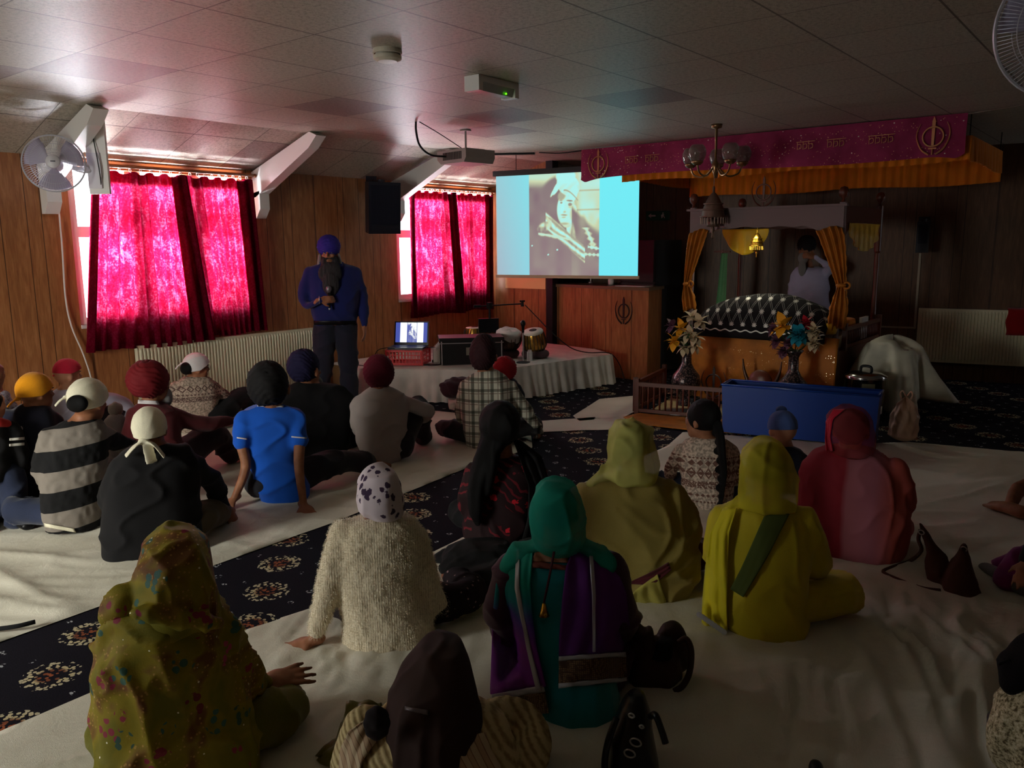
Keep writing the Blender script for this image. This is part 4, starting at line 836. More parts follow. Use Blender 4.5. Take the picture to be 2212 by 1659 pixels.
bm = bmesh.new(); tube(bm, [(0, 0, 0), (0, 0, 0.1), (0.0, 0.03, 0.16), (0, 0.1, 0.17), (0, 0.14, 0.13)], 0.008, 8); cyl(bm, (0, 0, 0), (0, 0, 0.02), 0.03); o = bm_obj('water_tap', bm, M_SIL, smooth=True); o.location = (8.72, 5.70, 1.087); tag(o, 'small bent chrome tap standing at the counter under the screen', 'tap')
bm = bmesh.new(); lathe(bm, [(0, 0), (0.035, 0), (0.04, 0.05), (0.03, 0.09), (0.015, 0.1), (0.015, 0.13), (0, 0.13)]); o = bm_obj('bottle', bm, M_WHITEP, smooth=True); o.location = (8.6, 5.32, 1.087); tag(o, 'white bottle standing on the counter under the screen', 'bottle')
o = boxes('paper_sheet', [(-0.1, 0.1, -0.2, 0.2, 0, 0.006)], M_WHITEP); o.location = (8.36, 4.86, 1.087); tag(o, 'white paper lying on the right end of the counter top', 'paper')
# pale label strip on the end wall
o = boxes('wall_notice', [(-0.012, 0.0, -0.33, 0.33, -0.075, 0.075)], mat('cream_card', rgb(236, 206, 140), 0.7)); o.location = (8.398, 6.50, 1.09); tag(o, 'cream card strip stuck to the end wall below the screen', 'notice')
# running man sign on the far wall
al = far_al(1422, 466); sg = empty('exit_sign'); sg.matrix_world = wallM(al, at(1422, 466, nb, BD).z, 0.012); tag(sg, 'small dark exit sign with arrow and running figure', 'sign')
boxes('sign_board', [(-0.16, 0.16, -0.01, 0.0, -0.06, 0.06)], mat('exit_green', rgb(40, 92, 70), 0.5), sg)
bm = bmesh.new(); prism(bm, [(-0.13, -0.014, 0), (-0.09, -0.014, 0.03), (-0.09, -0.014, 0.01), (-0.03, -0.014, 0.01), (-0.03, -0.014, -0.01), (-0.09, -0.014, -0.01), (-0.09, -0.014, -0.03)], (0, 0.003, 0))
cyl(bm, (0.07, -0.014, 0.03), (0.07, -0.011, 0.03), 0.01, None, 10); prism(bm, [(0.05, -0.014, -0.035), (0.065, -0.014, -0.03), (0.07, -0.014, -0.005), (0.09, -0.014, -0.035), (0.1, -0.014, -0.03), (0.08, -0.014, 0.0), (0.085, -0.014, 0.018), (0.06, -0.014, 0.018), (0.045, -0.014, 0.005)], (0, 0.003, 0)); bm_obj('pictogram', bm, M_WHITEP, sg)
# narrow dark roller above the screen, white lamp strip
o = boxes('ceiling_strip', [(-0.28, 0.28, -0.03, 0.03, -0.02, 0.0)], M_CABLE); o.location = (7.35, 5.9, ZC-0.0); o.rotation_euler = (0, 0, -1.0); tag(o, 'thin dark bar on the ceiling above the projection screen', 'bar')
# ---------------------------------------------------------------- the shrine
def set_uv(o, uvs):
    me = o.data; ul = me.uv_layers.new(name='UVMap'); vi = np.empty(len(me.loops), np.int32); me.loops.foreach_get('vertex_index', vi)
    ul.data.foreach_set('uv', np.asarray(uvs, float)[vi].astype(np.float32).ravel())
def sequin(name, base, spark, dens=90, thr=0.16, rough=0.6, v2=None, amt=0.35):
    def fn(t):
        v = t.coord(); vo = t.voro(v, dens); cl = t.n('ShaderNodeTexVoronoi'); cl.inputs['Scale'].default_value = dens; t.l(v, cl.inputs['Vector'])
        hs = t.sep(cl.outputs['Color']); on = t.math('MULTIPLY', t.math('LESS_THAN', vo, thr), t.math('LESS_THAN', hs[0], amt))
        n = t.noise(v, 8, 3); b = t.ramp(n, [(0.3, tuple(c*0.75 for c in base[:3])), (0.7, tuple(min(1, c*1.2) for c in base[:3]))])
        t.l(t.mix(on, b, spark), t.b.inputs['Base Color']); t.l(on, t.b.inputs['Metallic']); t.l(t.math('SUBTRACT', rough, t.math('MULTIPLY', on, rough-0.25)), t.b.inputs['Roughness'])
        t.bump(t.math('ADD', t.math('MULTIPLY', hs[1], t.math('MULTIPLY', on, 1.0)), t.math('MULTIPLY', n, 0.02)), 0.5, 0.003)
    return mat(name, base, rough, fn=fn)
def _pinks(t):
    v = t.coord(); vo = t.n('ShaderNodeTexVoronoi'); vo.inputs['Scale'].default_value = 42; t.l(v, vo.inputs['Vector']); hs = t.sep(vo.outputs['Color'])
    on = t.math('MULTIPLY', t.math('LESS_THAN', vo.outputs['Distance'], 0.17), t.math('LESS_THAN', hs[0], 0.55)); big = t.math('MULTIPLY', t.math('LESS_THAN', vo.outputs['Distance'], 0.24), t.math('LESS_THAN', hs[1], 0.05))
    c = t.mix(on, t.ramp(t.noise(v, 5, 3), [(0.3, rgb(128, 36, 72)), (0.7, rgb(166, 56, 100))]), rgb(226, 170, 130)); c = t.mix(big, c, rgb(255, 246, 230)); t.l(c, t.b.inputs['Base Color'])
M_PINK = mat('pink_sequin_cloth', rough=0.8, spec=0.2, fn=_pinks)
M_ORNG = cloth('orange_cloth', rgb(214, 122, 22), 0.1)
M_ORSQ = sequin('orange_sequin_cloth', rgb(178, 106, 26), rgb(255, 240, 190), 70, 0.18, amt=0.2)
M_GOLD = mat('gold_metal', rgb(210, 160, 60), 0.25, 0.95)
M_GTH = mat('gold_thread', rgb(190, 130, 90), 0.5, 0.5)
M_LILAC = mat('painted_frame', rgb(128, 108, 108), 0.6)
M_RAILW = mat('dark_red_wood', rgb(96, 44, 26), 0.4, spec=0.5)
# pink banner
bn = empty('pink_banner', (7.58, 3.22, 2.59), 0, 'long sequinned pink banner stretched across under the ceiling', 'banner')
V = []; UV = []; nu = 160; nv = 14; ya, yb = 5.09, 1.36
for i in range(nu):
    u = i/(nu-1); e = min(u, 1-u)*(ya-yb)
    bot = 2.285-0.035*math.exp(-(e/0.16)**2)*(1 if e > 0.06 else e/0.06)+0.02*math.sin(u*2*math.pi)-0.012
    for j in range(nv):
        w = j/(nv-1); V.append((0.008*math.sin(u*40+w*4)*w+0.006*math.sin(w*9+u*7), (ya+(yb-ya)*u)-3.22, (2.592+(bot-2.592)*w)-2.59))
mesh_obj('cloth', V, grid_faces(nu, nv), M_PINK, bn, smooth=True)
for y in (4.86, 1.60):
    bm = bmesh.new(); khanda(bm, (0, 0, 0), 0.26, (0, 1, 0), 0.004); o = bm_obj('embroidered_emblem', bm, M_GTH, bn); o.location = (-0.016, y-3.22, -0.165)
def motif(bm, x0, seed):
    random.seed(seed); x = 0
    for k in range(random.randint(3, 4)):
        cyl(bm, (-0.004, x0-x, 0.03), (-0.004, x0-x, -0.035), 0.003, None, 5); tube(bm, [(-0.004, x0-x, 0.01), (-0.004, x0-x-0.03, 0.012), (-0.004, x0-x-0.034, -0.02), (-0.004, x0-x-0.01, -0.03)], 0.003, 5, 3); x += 0.052
    cyl(bm, (-0.004, x0+0.01, 0.032), (-0.004, x0-x, 0.034), 0.003, None, 5)
for k, (y, s) in enumerate(((4.52, 1), (4.28, 2), (2.72, 3), (2.45, 4), (2.1, 5))):
    bm = bmesh.new(); motif(bm, 0, s); o = bm_obj('embroidered_word', bm, M_GTH, bn); o.location = (-0.014, y-3.22, -0.15)
o = tube_obj('banner_string', [(7.6, 5.09, 2.585), (7.55, 5.35, 2.575), (7.5, 5.6, 2.595)], 0.006, M_CABLE); tag(o, 'dark string tying the left end of the pink banner to the ceiling', 'string')
o = tube_obj('banner_string', [(7.6, 1.36, 2.585), (7.4, 0.9, 2.59), (7.1, 0.5, 2.595)], 0.006, mat('pale_string', rgb(120, 110, 96), 0.8)); tag(o, 'pale string tying the right end of the pink banner to the ceiling', 'string')
# canopy with pleated orange valances
cn = empty('orange_canopy', (8.4, 2.95, 2.4), 0, 'wide orange cloth canopy with pleated valances above the shrine', 'canopy')
def valance(name, a, b, zt, zb, m, parent, pl=0.045, amp=0.014, scal=0.0):
    a = Vector(a); b = Vector(b); L = (b-a).length; n = max(8, int(L/0.012)); d = (b-a).normalized(); out = Vector((d.y, -d.x)); V = []
    for i in range(n):
        u = i/(n-1); s = u*L; f = math.sin(s/pl*2*math.pi*0.5+1.3*math.sin(s*5))+0.3*math.sin(s*41)
        for j in range(7):
            w = j/6; q = a+d*s+out*(f*amp*(0.35+0.65*w)); zbb = zb+0.012*math.sin(s*4)-scal*abs(math.sin(s*3.2))
            V.append((q.x-parent.location.x, q.y-parent.location.y, zt+(zbb-zt)*w-parent.location.z))
    return mesh_obj(name, V, grid_faces(n, 7), m, parent, smooth=True)
valance('front_valance', (7.66, 4.62), (7.66, 1.33), 2.42, 2.225, M_ORNG, cn)
valance('side_valance', (7.66, 1.33), (9.25, 1.33), 2.42, 2.215, M_ORNG, cn)
valance('side_valance', (7.66, 4.62), (9.25, 4.62), 2.42, 2.24, M_ORNG, cn)
valance('back_valance', (9.25, 4.62), (9.25, 1.33), 2.42, 2.13, M_ORNG, cn)
boxes('top_cloth', [(7.66-8.4, 9.25-8.4, 1.33-2.95, 4.62-2.95, 0.015, 0.022)], M_ORNG, cn)
for sx in (-0.72, 0.83):
    for sy in (-1.6, 1.65): bm = bmesh.new(); cyl(bm, (sx, sy, 0.02), (sx, sy, 0.2), 0.004, None, 6); bm_obj('hanging_cord', bm, M_CABLE, cn)
# palki: raised frame on a plinth
PX0, PX1, PY0, PY1 = 7.62, 8.88, 2.28, 3.80
pk = empty('palki_shrine', (8.25, 3.04, 0), 0, 'wooden throne frame with an arched front, corner posts and ball finials', 'shrine'); L0 = pk.location
lc = lambda x, y, z: (x-L0.x, y-L0.y, z)
boxes('plinth', [(PX0-L0.x, PX1-L0.x, PY0-L0.y, PY1-L0.y, 0.0, 0.58)], M_RAILW, pk, 0.006)
for (x, y) in ((PX0+0.03, PY0+0.03), (PX0+0.03, PY1-0.03), (PX1-0.03, PY0+0.03), (PX1-0.03, PY1-0.03)):
    bm = bmesh.new(); lathe(bm, [(0, 0.58), (0.032, 0.58), (0.032, 0.70), (0.022, 0.73), (0.026, 0.85), (0.02, 1.1), (0.026, 1.35), (0.022, 1.46), (0.032, 1.48), (0.032, 1.93), (0, 1.93)], (0, 0, 0), 14); o = bm_obj('post', bm, M_RAILW if x > 8 else M_LILAC, pk); o.location = lc(x, y, 0)
    bm = bmesh.new(); lathe(bm, [(0, 1.93), (0.02, 1.93), (0.014, 1.96), (0.04, 1.985), (0.046, 2.02), (0.03, 2.06), (0, 2.07)], (0, 0, 0), 16); o = bm_obj('finial', bm, M_RAILW, pk, smooth=True); o.location = lc(x, y, 0)
def arch(y0, y1, zt, x, th, m, name):
    n = 40; pts = []
    for i in range(n+1):
        u = i/n; e = min(u, 1-u)*abs(y1-y0)
        z = 1.58 if e < 0.03 else 1.60+0.125*min(1, ((e-0.03)/0.34))**0.6+(0.008*math.sin((e-0.03)*26) if e > 0.03 else 0)
        pts.append((x, y0+(y1-y0)*u, min(z, 1.73)))
    bm = bmesh.new(); prism(bm, pts+[(x, y1, zt), (x, y0, zt)], (th, 0, 0)); return bm
bm = arch(PY0+0.01-L0.y, PY1-0.01-L0.y, 1.90, PX0-0.005-L0.x, 0.025, None, ''); bm_obj('arched_front_board', bm, M_LILAC, pk)
bm = arch(PY0+0.01-L0.y, PY1-0.01-L0.y, 1.90, PX1-0.03-L0.x, 0.025, None, ''); bm_obj('arched_back_board', bm, M_LILAC, pk)
for y in (PY0+0.005, PY1-0.03):
    bm = bmesh.new(); n = 30; pts = []
    for i in range(n+1):
        u = i/n; e = min(u, 1-u)*1.2; pts.append((PX0+0.03-L0.x+(PX1-PX0-0.06)*u, y-L0.y, 1.60+0.15*min(1, e/0.3)**0.6))
    prism(bm, pts+[(PX1-0.03-L0.x, y-L0.y, 1.90), (PX0+0.03-L0.x, y-L0.y, 1.90)], (0, 0.025, 0)); bm_obj('arched_side_board', bm, M_RAILW, pk)
boxes('cornice', [(PX0-0.03-L0.x, PX0+0.03-L0.x, PY0-0.02-L0.y, PY1+0.02-L0.y, 1.895, 1.915)], M_LILAC, pk, 0.004)
boxes('roof_cloth', [(PX0+0.03-L0.x, PX1-0.03-L0.x, PY0+0.03-L0.y, PY1-0.03-L0.y, 1.86, 1.868)], cloth('roof_lining', rgb(130, 96, 40)), pk)
bm = bmesh.new(); khanda(bm, (0, 0, 0), 0.24, (0, 1, 0), 0.012); lathe(bm, [(0, 0), (0.03, 0), (0.02, 0.02), (0, 0.02)], (0, 0, -0.15)); o = bm_obj('emblem', bm, M_RAILW, pk); o.location = lc(PX0, 3.04, 2.05)
# lamp tube under the shrine roof
lp = empty('shrine_lamp', (7.72, 3.30, 1.80), 0, 'slim lamp tube fixed behind the arched board of the shrine', 'lamp')
bm = bmesh.new(); cyl(bm, (0, -0.22, 0), (0, 0.22, 0), 0.012, None, 10); bm_obj('lamp_tube', bm, emit('warm_tube', rgb(255, 240, 190), 4.0), lp)
bm = bmesh.new(); box(bm, -0.025, 0.02, -0.24, 0.24, 0.012, 0.05); bm_obj('lamp_base', bm, M_WHITEP, lp)
area('lamp_light', (7.78, 3.30, 1.77), (0, R_(8), 0), 0.1, 0.4, 3.2, (1.0, 0.95, 0.72), R_(150))
# tied orange curtains on the front posts and swags inside
def tied(name, top, mid, bot, zt, zm, zb, wt, wm, wb_, label, m=M_ORSQ):
    V = []; n = 44; nv = 30
    for j in range(nv):
        w = j/(nv-1); z = zt+(zb-zt)*w; zk = (zt-zm)/(zt-zb)
        if w < zk: q = w/zk; c = top+(mid-top)*q**0.8; wd = wt+(wm-wt)*q**1.3
        else: q = (w-zk)/(1-zk); c = mid+(bot-mid)*q; wd = wm+(wb_-wm)*min(1, q*2.2)
        for i in range(n):
            u = i/(n-1); V.append((7.585+0.022*math.sin(u*25+w*2)*(0.4+wd*2.2)+0.012*math.sin(u*7), c+(u-0.5)*wd+0.006*math.sin(w*60)*(1 if i in (0, n-1) else 0), z+0.02*math.sin(u*5)))
    cx = 7.585; cyy = (top+bot)/2; zz = zb
    o = mesh_obj(name, [(a-cx, b-cyy, c-zz) for a, b, c in V], grid_faces(nv, n), m, smooth=True); o.location = (cx, cyy, zz); md = o.modifiers.new('s', 'SOLIDIFY'); md.thickness = 0.006
    tag(o, label, 'curtain', 'tied curtains of the shrine')
    bm = bmesh.new(); bmesh.ops.create_icosphere(bm, subdivisions=3, radius=1)
    for v in bm.verts: v.co = Vector((v.co.x*0.035, v.co.y*(wm*0.62), v.co.z*0.022))
    torus(bm, (0.0, -0.05, 0.0), 0.028, 0.010, (1, 0, 0), 14, 6); k = bm_obj('tie_bow', bm, M_ORSQ, o, smooth=True); k.location = (0, mid-cyy, zm-zz)
tied('tied_curtain', 3.68, 3.80, 3.755, 1.70, 1.17, 0.90, 0.20, 0.055, 0.15, 'orange curtain tied back at the left post of the shrine')
tied('tied_curtain', 2.41, 2.27, 2.30, 1.70, 1.19, 0.78, 0.23, 0.075, 0.17, 'orange curtain tied back at the right post of the shrine')
M_YEL = cloth('yellow_satin', rgb(232, 186, 30), 0.08, 0.45)
def swag(name, y0, y1, x, zt, drop, label, m=M_YEL):
    V = []; n = 40; nv = 14
    for i in range(n):
        u = i/(n-1); dr = drop*(math.sin(math.pi*u)**0.7)+0.03
        for j in range(nv):
            w = j/(nv-1); V.append((0.016*math.sin(u*22)*w, (y0+(y1-y0)*u)-y0, -dr*w))
    o = mesh_obj(name, V, grid_faces(n, nv), m, smooth=True); o.location = (x, y0, zt); md = o.modifiers.new('s', 'SOLIDIFY'); md.thickness = 0.004; tag(o, label, 'swag', 'yellow satin swags'); return o
swag('satin_swag', 3.75, 3.24, 8.3, 1.72, 0.24, 'yellow satin swag lit up inside the shrine at the left')
swag('satin_swag', 2.28, 2.28, 7.7, 1.72, 0.24, 'orange satin swag hanging on the right side of the shrine')
o = bpy.data.objects['satin_swag.001']; o.data.clear_geometry()
V = []; n = 40; nv = 14
for i in range(n):
    u = i/(n-1); dr = 0.24*(math.sin(math.pi*u)**0.5)+0.02
    for j in range(nv):
        w = j/(nv-1); V.append((1.0*u, 0.016*math.sin(u*40)*w, -dr*w))
o.data.from_pydata(V, [], grid_faces(n, nv)); o.location = (7.72, 2.262, 1.745); o.data.materials.append(M_YEL) if not o.data.materials else None
# green curtain strip at the back
V = [(0.01*math.sin(j*1.9), -0.06+0.12*j/9*(1-0.4*(1-i/9)) , -0.62*i/9) for i in range(10) for j in range(10)]
o = mesh_obj('green_scarf', V, grid_faces(10, 10), cloth('green_cloth', rgb(96, 150, 104)), smooth=True); o.location = (8.93, 4.02, 1.46); tag(o, 'pale green cloth strip hanging behind the shrine', 'cloth')
bm = bmesh.new(); cyl(bm, (0, 0, 0.0), (0, 0, 1.5), 0.012); lathe(bm, [(0, 0), (0.1, 0), (0.09, 0.02), (0.02, 0.03), (0, 0.03)]); box(bm, -0.01, 0.01, -0.1, 0.1, 1.47, 1.49); o = bm_obj('stand_pole', bm, M_RAILW); o.location = (8.96, 4.04, 0); tag(o, 'thin dark stand carrying the green cloth strip', 'stand')
# orange front cloth of the cot below the book
V = []; n = 70; nv = 26
for i in range(n):
    u = i/(n-1); y = 3.70-1.46*u
    for j in range(nv):
        w = j/(nv-1); z = 0.71-0.70*w; bulge = 0.06*math.sin(math.pi*min(1, w*1.1))
        V.append((7.53-bulge+0.006*math.sin(u*9+w*14)+0.012*abs(math.sin(w*9+u*2))*0.5+0.01*math.sin(u*60)*w**3, y, z+0.012*math.sin(u*3)*(1-w)))
V2 = [(7.75, 3.70-1.46*i/(n-1), 0.72) for i in range(n)]
o = mesh_obj('orange_front_cloth', [(a-7.53, b-2.97, c) for a, b, c in V], grid_faces(n, nv), M_ORSQ, smooth=True); o.location = (7.53, 2.97, 0); md = o.modifiers.new('s', 'SOLIDIFY'); md.thickness = 0.008; tag(o, 'glittering orange cloth hanging down the front of the shrine', 'cloth')
# cot surface and the covered holy book
bm = bmesh.new(); box(bm, 7.56, 8.3, 2.34, 3.70, 0.585, 0.70); o = bm_obj('bedding', bm, cloth('cream_bedding', rgb(200, 180, 140)), bevel=0.03); tag(o, 'cream bedding block on top of the shrine plinth under the black cloth', 'bedding')
def _rum(t):
    tc = t.n('ShaderNodeTexCoord'); x, y, _ = t.sep(tc.outputs['UV'])
    def cell(px_, py_, ox, oy):
        fx = t.math('SUBTRACT', t.math('FRACT', t.math('ADD', t.math('DIVIDE', x, px_), ox)), 0.5); fy = t.math('SUBTRACT', t.math('FRACT', t.math('ADD', t.math('DIVIDE', y, py_), oy)), 0.5)
        return t.math('MULTIPLY', fx, px_), t.math('MULTIPLY', fy, py_)
    tot = None
    for ox, oy in ((0, 0), (0.5, 0.5)):
        fx, fy = cell(0.115, 0.27, ox, oy)
        r = t.math('SQRT', t.math('ADD', t.math('POWER', fx, 2), t.math('POWER', fy, 2))); a = t.math('ARCTAN2', fy, fx)
        rr = t.math('ADD', 0.006, t.math('MULTIPLY', 0.020, t.math('POWER', t.math('ABSOLUTE', t.math('COSINE', t.math('MULTIPLY', a, 4))), 1.5)))
        s = t.math('LESS_THAN', r, rr); tot = s if tot is None else t.math('MAXIMUM', tot, s)
    d1 = t.math('ABSOLUTE', t.math('SUBTRACT', t.math('FRACT', t.math('ADD', t.math('ADD', t.math('DIVIDE', x, 0.115), t.math('DIVIDE', y, 0.27)), 0.06)), 0.5))
    d2 = t.math('ABSOLUTE', t.math('SUBTRACT', t.math('FRACT', t.math('ADD', t.math('SUBTRACT', t.math('DIVIDE', x, 0.115), t.math('DIVIDE', y, 0.27)), 50.06)), 0.5))
    ln = t.math('MAXIMUM', t.math('LESS_THAN', t.math('ABSOLUTE', t.math('SUBTRACT', d1, 0.43)), 0.007), t.math('LESS_THAN', t.math('ABSOLUTE', t.math('SUBTRACT', d2, 0.43)), 0.007))
    tot = t.math('MAXIMUM', tot, ln)
    brd = t.math('LESS_THAN', t.math('ABSOLUTE', t.math('SUBTRACT', y, t.math('ADD', 0.075, t.math('MULTIPLY', 0.008, t.math('SINE', t.math('MULTIPLY', x, 60)))))), 0.006)
    keep = t.math('GREATER_THAN', y, 0.12); tot = t.math('MAXIMUM', t.math('MULTIPLY', tot, keep), brd)
    t.l(t.mix(tot, rgb(14, 10, 14), rgb(222, 222, 214)), t.b.inputs['Base Color']); t.l(t.math('MULTIPLY', tot, 0.15), t.b.inputs['Metallic']); t.l(t.math('SUBTRACT', 0.85, t.math('MULTIPLY', tot, 0.5)), t.b.inputs['Roughness'])
M_RUM = mat('black_star_cloth', fn=_rum)
V = []; UV = []; nu, nv = 90, 60
for i in range(nu):
    u = i/(nu-1); y = 3.66-1.30*u
    hump = 0.385*(max(0, math.sin(math.pi*min(1, max(0, (u+0.02)/1.04))))**0.38)*(1-0.03*math.sin(u*6))
    s = 0; pz = None
    for j in range(nv):
        w = j/(nv-1)                           # 0 at the front hem, 1 at the back
        if w < 0.5: q = w/0.5; x = 7.49+0.20*q**1.8; z = 0.66+(0.70-0.66+hump)*math.sin(q*math.pi/2)**0.9
        else: q = (w-0.5)/0.5; x = 7.69+0.62*q; z = (0.70+hump)-(hump*0.85)*q**2.2
        z += 0.01*math.sin(u*23+w*9)*math.sin(w*12)*(1-w)
        p = Vector((x, y, z)); s += 0 if pz is None else (p-pz).length; pz = p
        V.append((x-7.9, y-3.0, z)); UV.append((u*1.30, s))
o = mesh_obj('black_star_cover', V, grid_faces(nu, nv), M_RUM, smooth=True); set_uv(o, UV); o.location = (7.9, 3.0, 0); md = o.modifiers.new('s', 'SOLIDIFY'); md.thickness = 0.006
tag(o, 'black cloth with silver stars domed over the book in the shrine', 'cover cloth')
for i, (x, y, z, lb) in enumerate(((7.62, 2.36, 0.79, 'small gold pillow at the right end of the black star cloth'), (8.12, 2.36, 0.80, 'orange pillow behind the right shrine curtain'))):
    bm = bmesh.new(); bmesh.ops.create_icosphere(bm, subdivisions=4, radius=1)
    for v in bm.verts:
        c = v.co; m_ = max(abs(c.x), abs(c.y), abs(c.z)); c *= 0.6+0.4/m_*0.8; v.co = Vector((c.x*(0.07 if i == 0 else 0.16), c.y*0.075, c.z*0.062))
    o = bm_obj('pillow', bm, M_YEL if i == 0 else M_ORNG, smooth=True); o.location = (x, y, z+(0.0 if i else 0)); tag(o, lb, 'pillow')
o = boxes('white_towel', [(-0.12, 0.1, -0.012, 0.012, -0.12, 0.09)], M_STC, bevel=0.008); o.location = (8.36, 2.262, 0.76); tag(o, 'white towel hung over the side rail right of the shrine', 'towel')
# side rail with spindles, right of the shrine
def railing(name, a, b, z0, z1, m, label, posts=True, gap=0.055, lift=0.02):
    a = Vector(a); b = Vector(b); d = (b-a); L = d.length; root = empty(name, (a.x, a.y, z0), math.atan2(d.y, d.x), label, 'railing', 'low wooden railings'); h = z1-z0
    boxes('top_rail', [(0, L, -0.016, 0.016, h-0.035, h)], m, root, 0.006); boxes('bottom_rail', [(0, L, -0.014, 0.014, lift, lift+0.03)], m, root, 0.004)
    n = int(L/gap); bm = bmesh.new(); lathe(bm, [(0, 0), (0.008, 0), (0.011, h*0.3), (0.007, h*0.5), (0.011, h*0.7), (0.008, h-0.05), (0, h-0.05)], (0, 0, lift+0.02), 7); sp = bm_obj('spindle', bm, m, root, smooth=True); sp.location = (gap, 0, 0)
    for k in range(1, n-1): s2 = sp.copy(); link(s2); s2.parent = root; s2.location = (gap*(k+1), 0, 0)
    for q in (0, L): boxes('post', [(q-0.02, q+0.02, -0.02, 0.02, 0.0, h+0.035)], m, root, 0.008)
    return root
railing('side_railing', (7.72, 2.25), (8.86, 2.25), 0.585, 0.80, M_RAILW, 'dark spindle rail along the right side of the shrine top')
railing('low_railing', (6.56, 3.76), (6.82, 2.42), 0.0, 0.30, M_RAILW, 'low dark wooden railing in front of the shrine beside the blue tub')
railing('low_railing', (6.60, 3.80), (7.50, 3.98), 0.0, 0.30, M_RAILW, 'low dark wooden railing running back along the left of the shrine')
# small ceiling-hung gold ornaments
def chhatra(name, loc, s, m, label, ztop):
    root = empty(name, loc, 0, label, 'ornament'); bm = bmesh.new()
    prof = [(0, 0.30), (0.012, 0.28), (0.01, 0.24), (0.03, 0.22), (0.06, 0.17), (0.085, 0.11), (0.10, 0.04), (0.105, 0.02), (0.098, 0.02), (0.09, 0.05), (0.07, 0.12)]
    lathe(bm, [(r*s, z*s) for r, z in prof], seg=28); bm_obj('dome', bm, m, root, smooth=True)
    for zz, rr in ((0.14, 0.08), (0.09, 0.095), (0.03, 0.108)): bm = bmesh.new(); torus(bm, (0, 0, zz*s), rr*s, 0.007*s, (0, 0, 1), 28, 6); bm_obj('rim', bm, m, root, smooth=True)
    bm = bmesh.new(); lathe(bm, [(0, 0.02), (0.052, 0.0), (0.056, -0.06), (0.05, -0.06), (0.04, -0.02)], (0, 0, 0), 22)
    for v in bm.verts: v.co *= s
    bm_obj('lower_dome', bm, m, root, smooth=True)
    bm = bmesh.new(); lathe(bm, [(0, -0.02), (0.012, -0.05), (0.02, -0.09), (0.008, -0.12), (0.014, -0.15), (0, -0.17)], (0, 0, 0), 12)
    for v in bm.verts: v.co *= s
    bm_obj('drop', bm, m, root, smooth=True)
    bm = bmesh.new()
    for k in range(22):
        a = 2*math.pi*k/22; cyl(bm, (0.105*s*math.cos(a), 0.105*s*math.sin(a), 0.02*s), (0.105*s*math.cos(a), 0.105*s*math.sin(a), -0.035*s), 0.004*s, None, 5)
    o = bm_obj('fringe', bm, m, root)
    bm = bmesh.new(); cyl(bm, (0, 0, 0.29*s), (0, 0, ztop-loc[2]), 0.003, None, 6); bm_obj('hanging_wire', bm, m, root)
chhatra('gold_dome_ornament', (7.95, 3.22, 1.53), 0.62, M_GOLD, 'small golden domed ornament hanging inside the shrine', 1.86)
chhatra('tiered_dome_ornament', (7.50, 3.49, 1.80), 1.1, mat('dull_brass', rgb(120, 96, 84), 0.45, 0.6), 'large dull tiered dome ornament hanging in front of the shrine roof', 2.30)
# chandelier
ch = empty('chandelier', (6.85, 3.18, ZC), 0, 'brass chandelier with frosted globe shades in front of the pink banner', 'chandelier')
M_BRD = mat('aged_brass', rgb(150, 118, 84), 0.3, 0.9); M_GLOBE = mat('smoked_glass', rgb(120, 104, 96), 0.12, spec=0.8, Alpha=0.6)
bm = bmesh.new(); lathe(bm, [(0, 0), (0.05, 0), (0.045, -0.03), (0.012, -0.04), (0.010, -0.30), (0.03, -0.33), (0.036, -0.37), (0.02, -0.41), (0.012, -0.44), (0.0, -0.46)], seg=16); bm_obj('stem', bm, M_BRD, ch, smooth=True)
for k in range(5):
    a = 2*math.pi*k/5+0.35; c, s = math.cos(a), math.sin(a); bm = bmesh.new(); tube(bm, [(0.03*c, 0.03*s, -0.37), (0.11*c, 0.11*s, -0.44), (0.2*c, 0.2*s, -0.42), (0.235*c, 0.235*s, -0.35)], 0.008, 8); lathe(bm, [(0, -0.36), (0.03, -0.355), (0.05, -0.335), (0.052, -0.32), (0.03, -0.33)], (0.235*c, 0.235*s, 0), 16); ar = bm_obj('arm', bm, M_BRD, ch, smooth=True)
    bm = bmesh.new(); lathe(bm, [(0.035, -0.335), (0.06, -0.31), (0.075, -0.27), (0.075, -0.235), (0.06, -0.20), (0.045, -0.185), (0.04, -0.185)], (0.235*c, 0.235*s, 0), 24); bm_obj('globe_shade', bm, M_GLOBE, ch, smooth=True)
# vases with artificial flowers
M_VASE = mat('inlaid_vase', rough=0.3, spec=0.6, metal=0.3, fn=lambda t: t.l(t.ramp(t.voro(t.coord(), 60), [(0.2, rgb(150, 120, 110)), (0.45, rgb(70, 56, 60)), (0.7, rgb(26, 22, 26))]), t.b.inputs['Base Color']))
M_LEAF = mat('plastic_leaf', rgb(46, 74, 34), 0.5)
def petal(bm, c, d, L, w, curl=0.25):
    """one lily petal: a cupped pointed blade with real curvature"""
    d = Vector(d).normalized(); up = Vector((0, 0, 1)) if abs(d.z) < 0.9 else Vector((1, 0, 0)); s = d.cross(up).normalized(); n = s.cross(d); R = []
    for i in range(6):
        q = i/5; p = Vector(c)+d*L*q+n*(curl*L*q*q); ww = w*math.sin(math.pi*min(1, 0.12+q*0.88))**0.8*(1 if i < 5 else 0.05)
        R.append([bm.verts.new(p-s*ww+n*ww*0.25), bm.verts.new(p), bm.verts.new(p+s*ww+n*ww*0.25)])
    for a, b in zip(R, R[1:]):
        for k in (0, 1): bm.faces.new((a[k], a[k+1], b[k+1], b[k]))
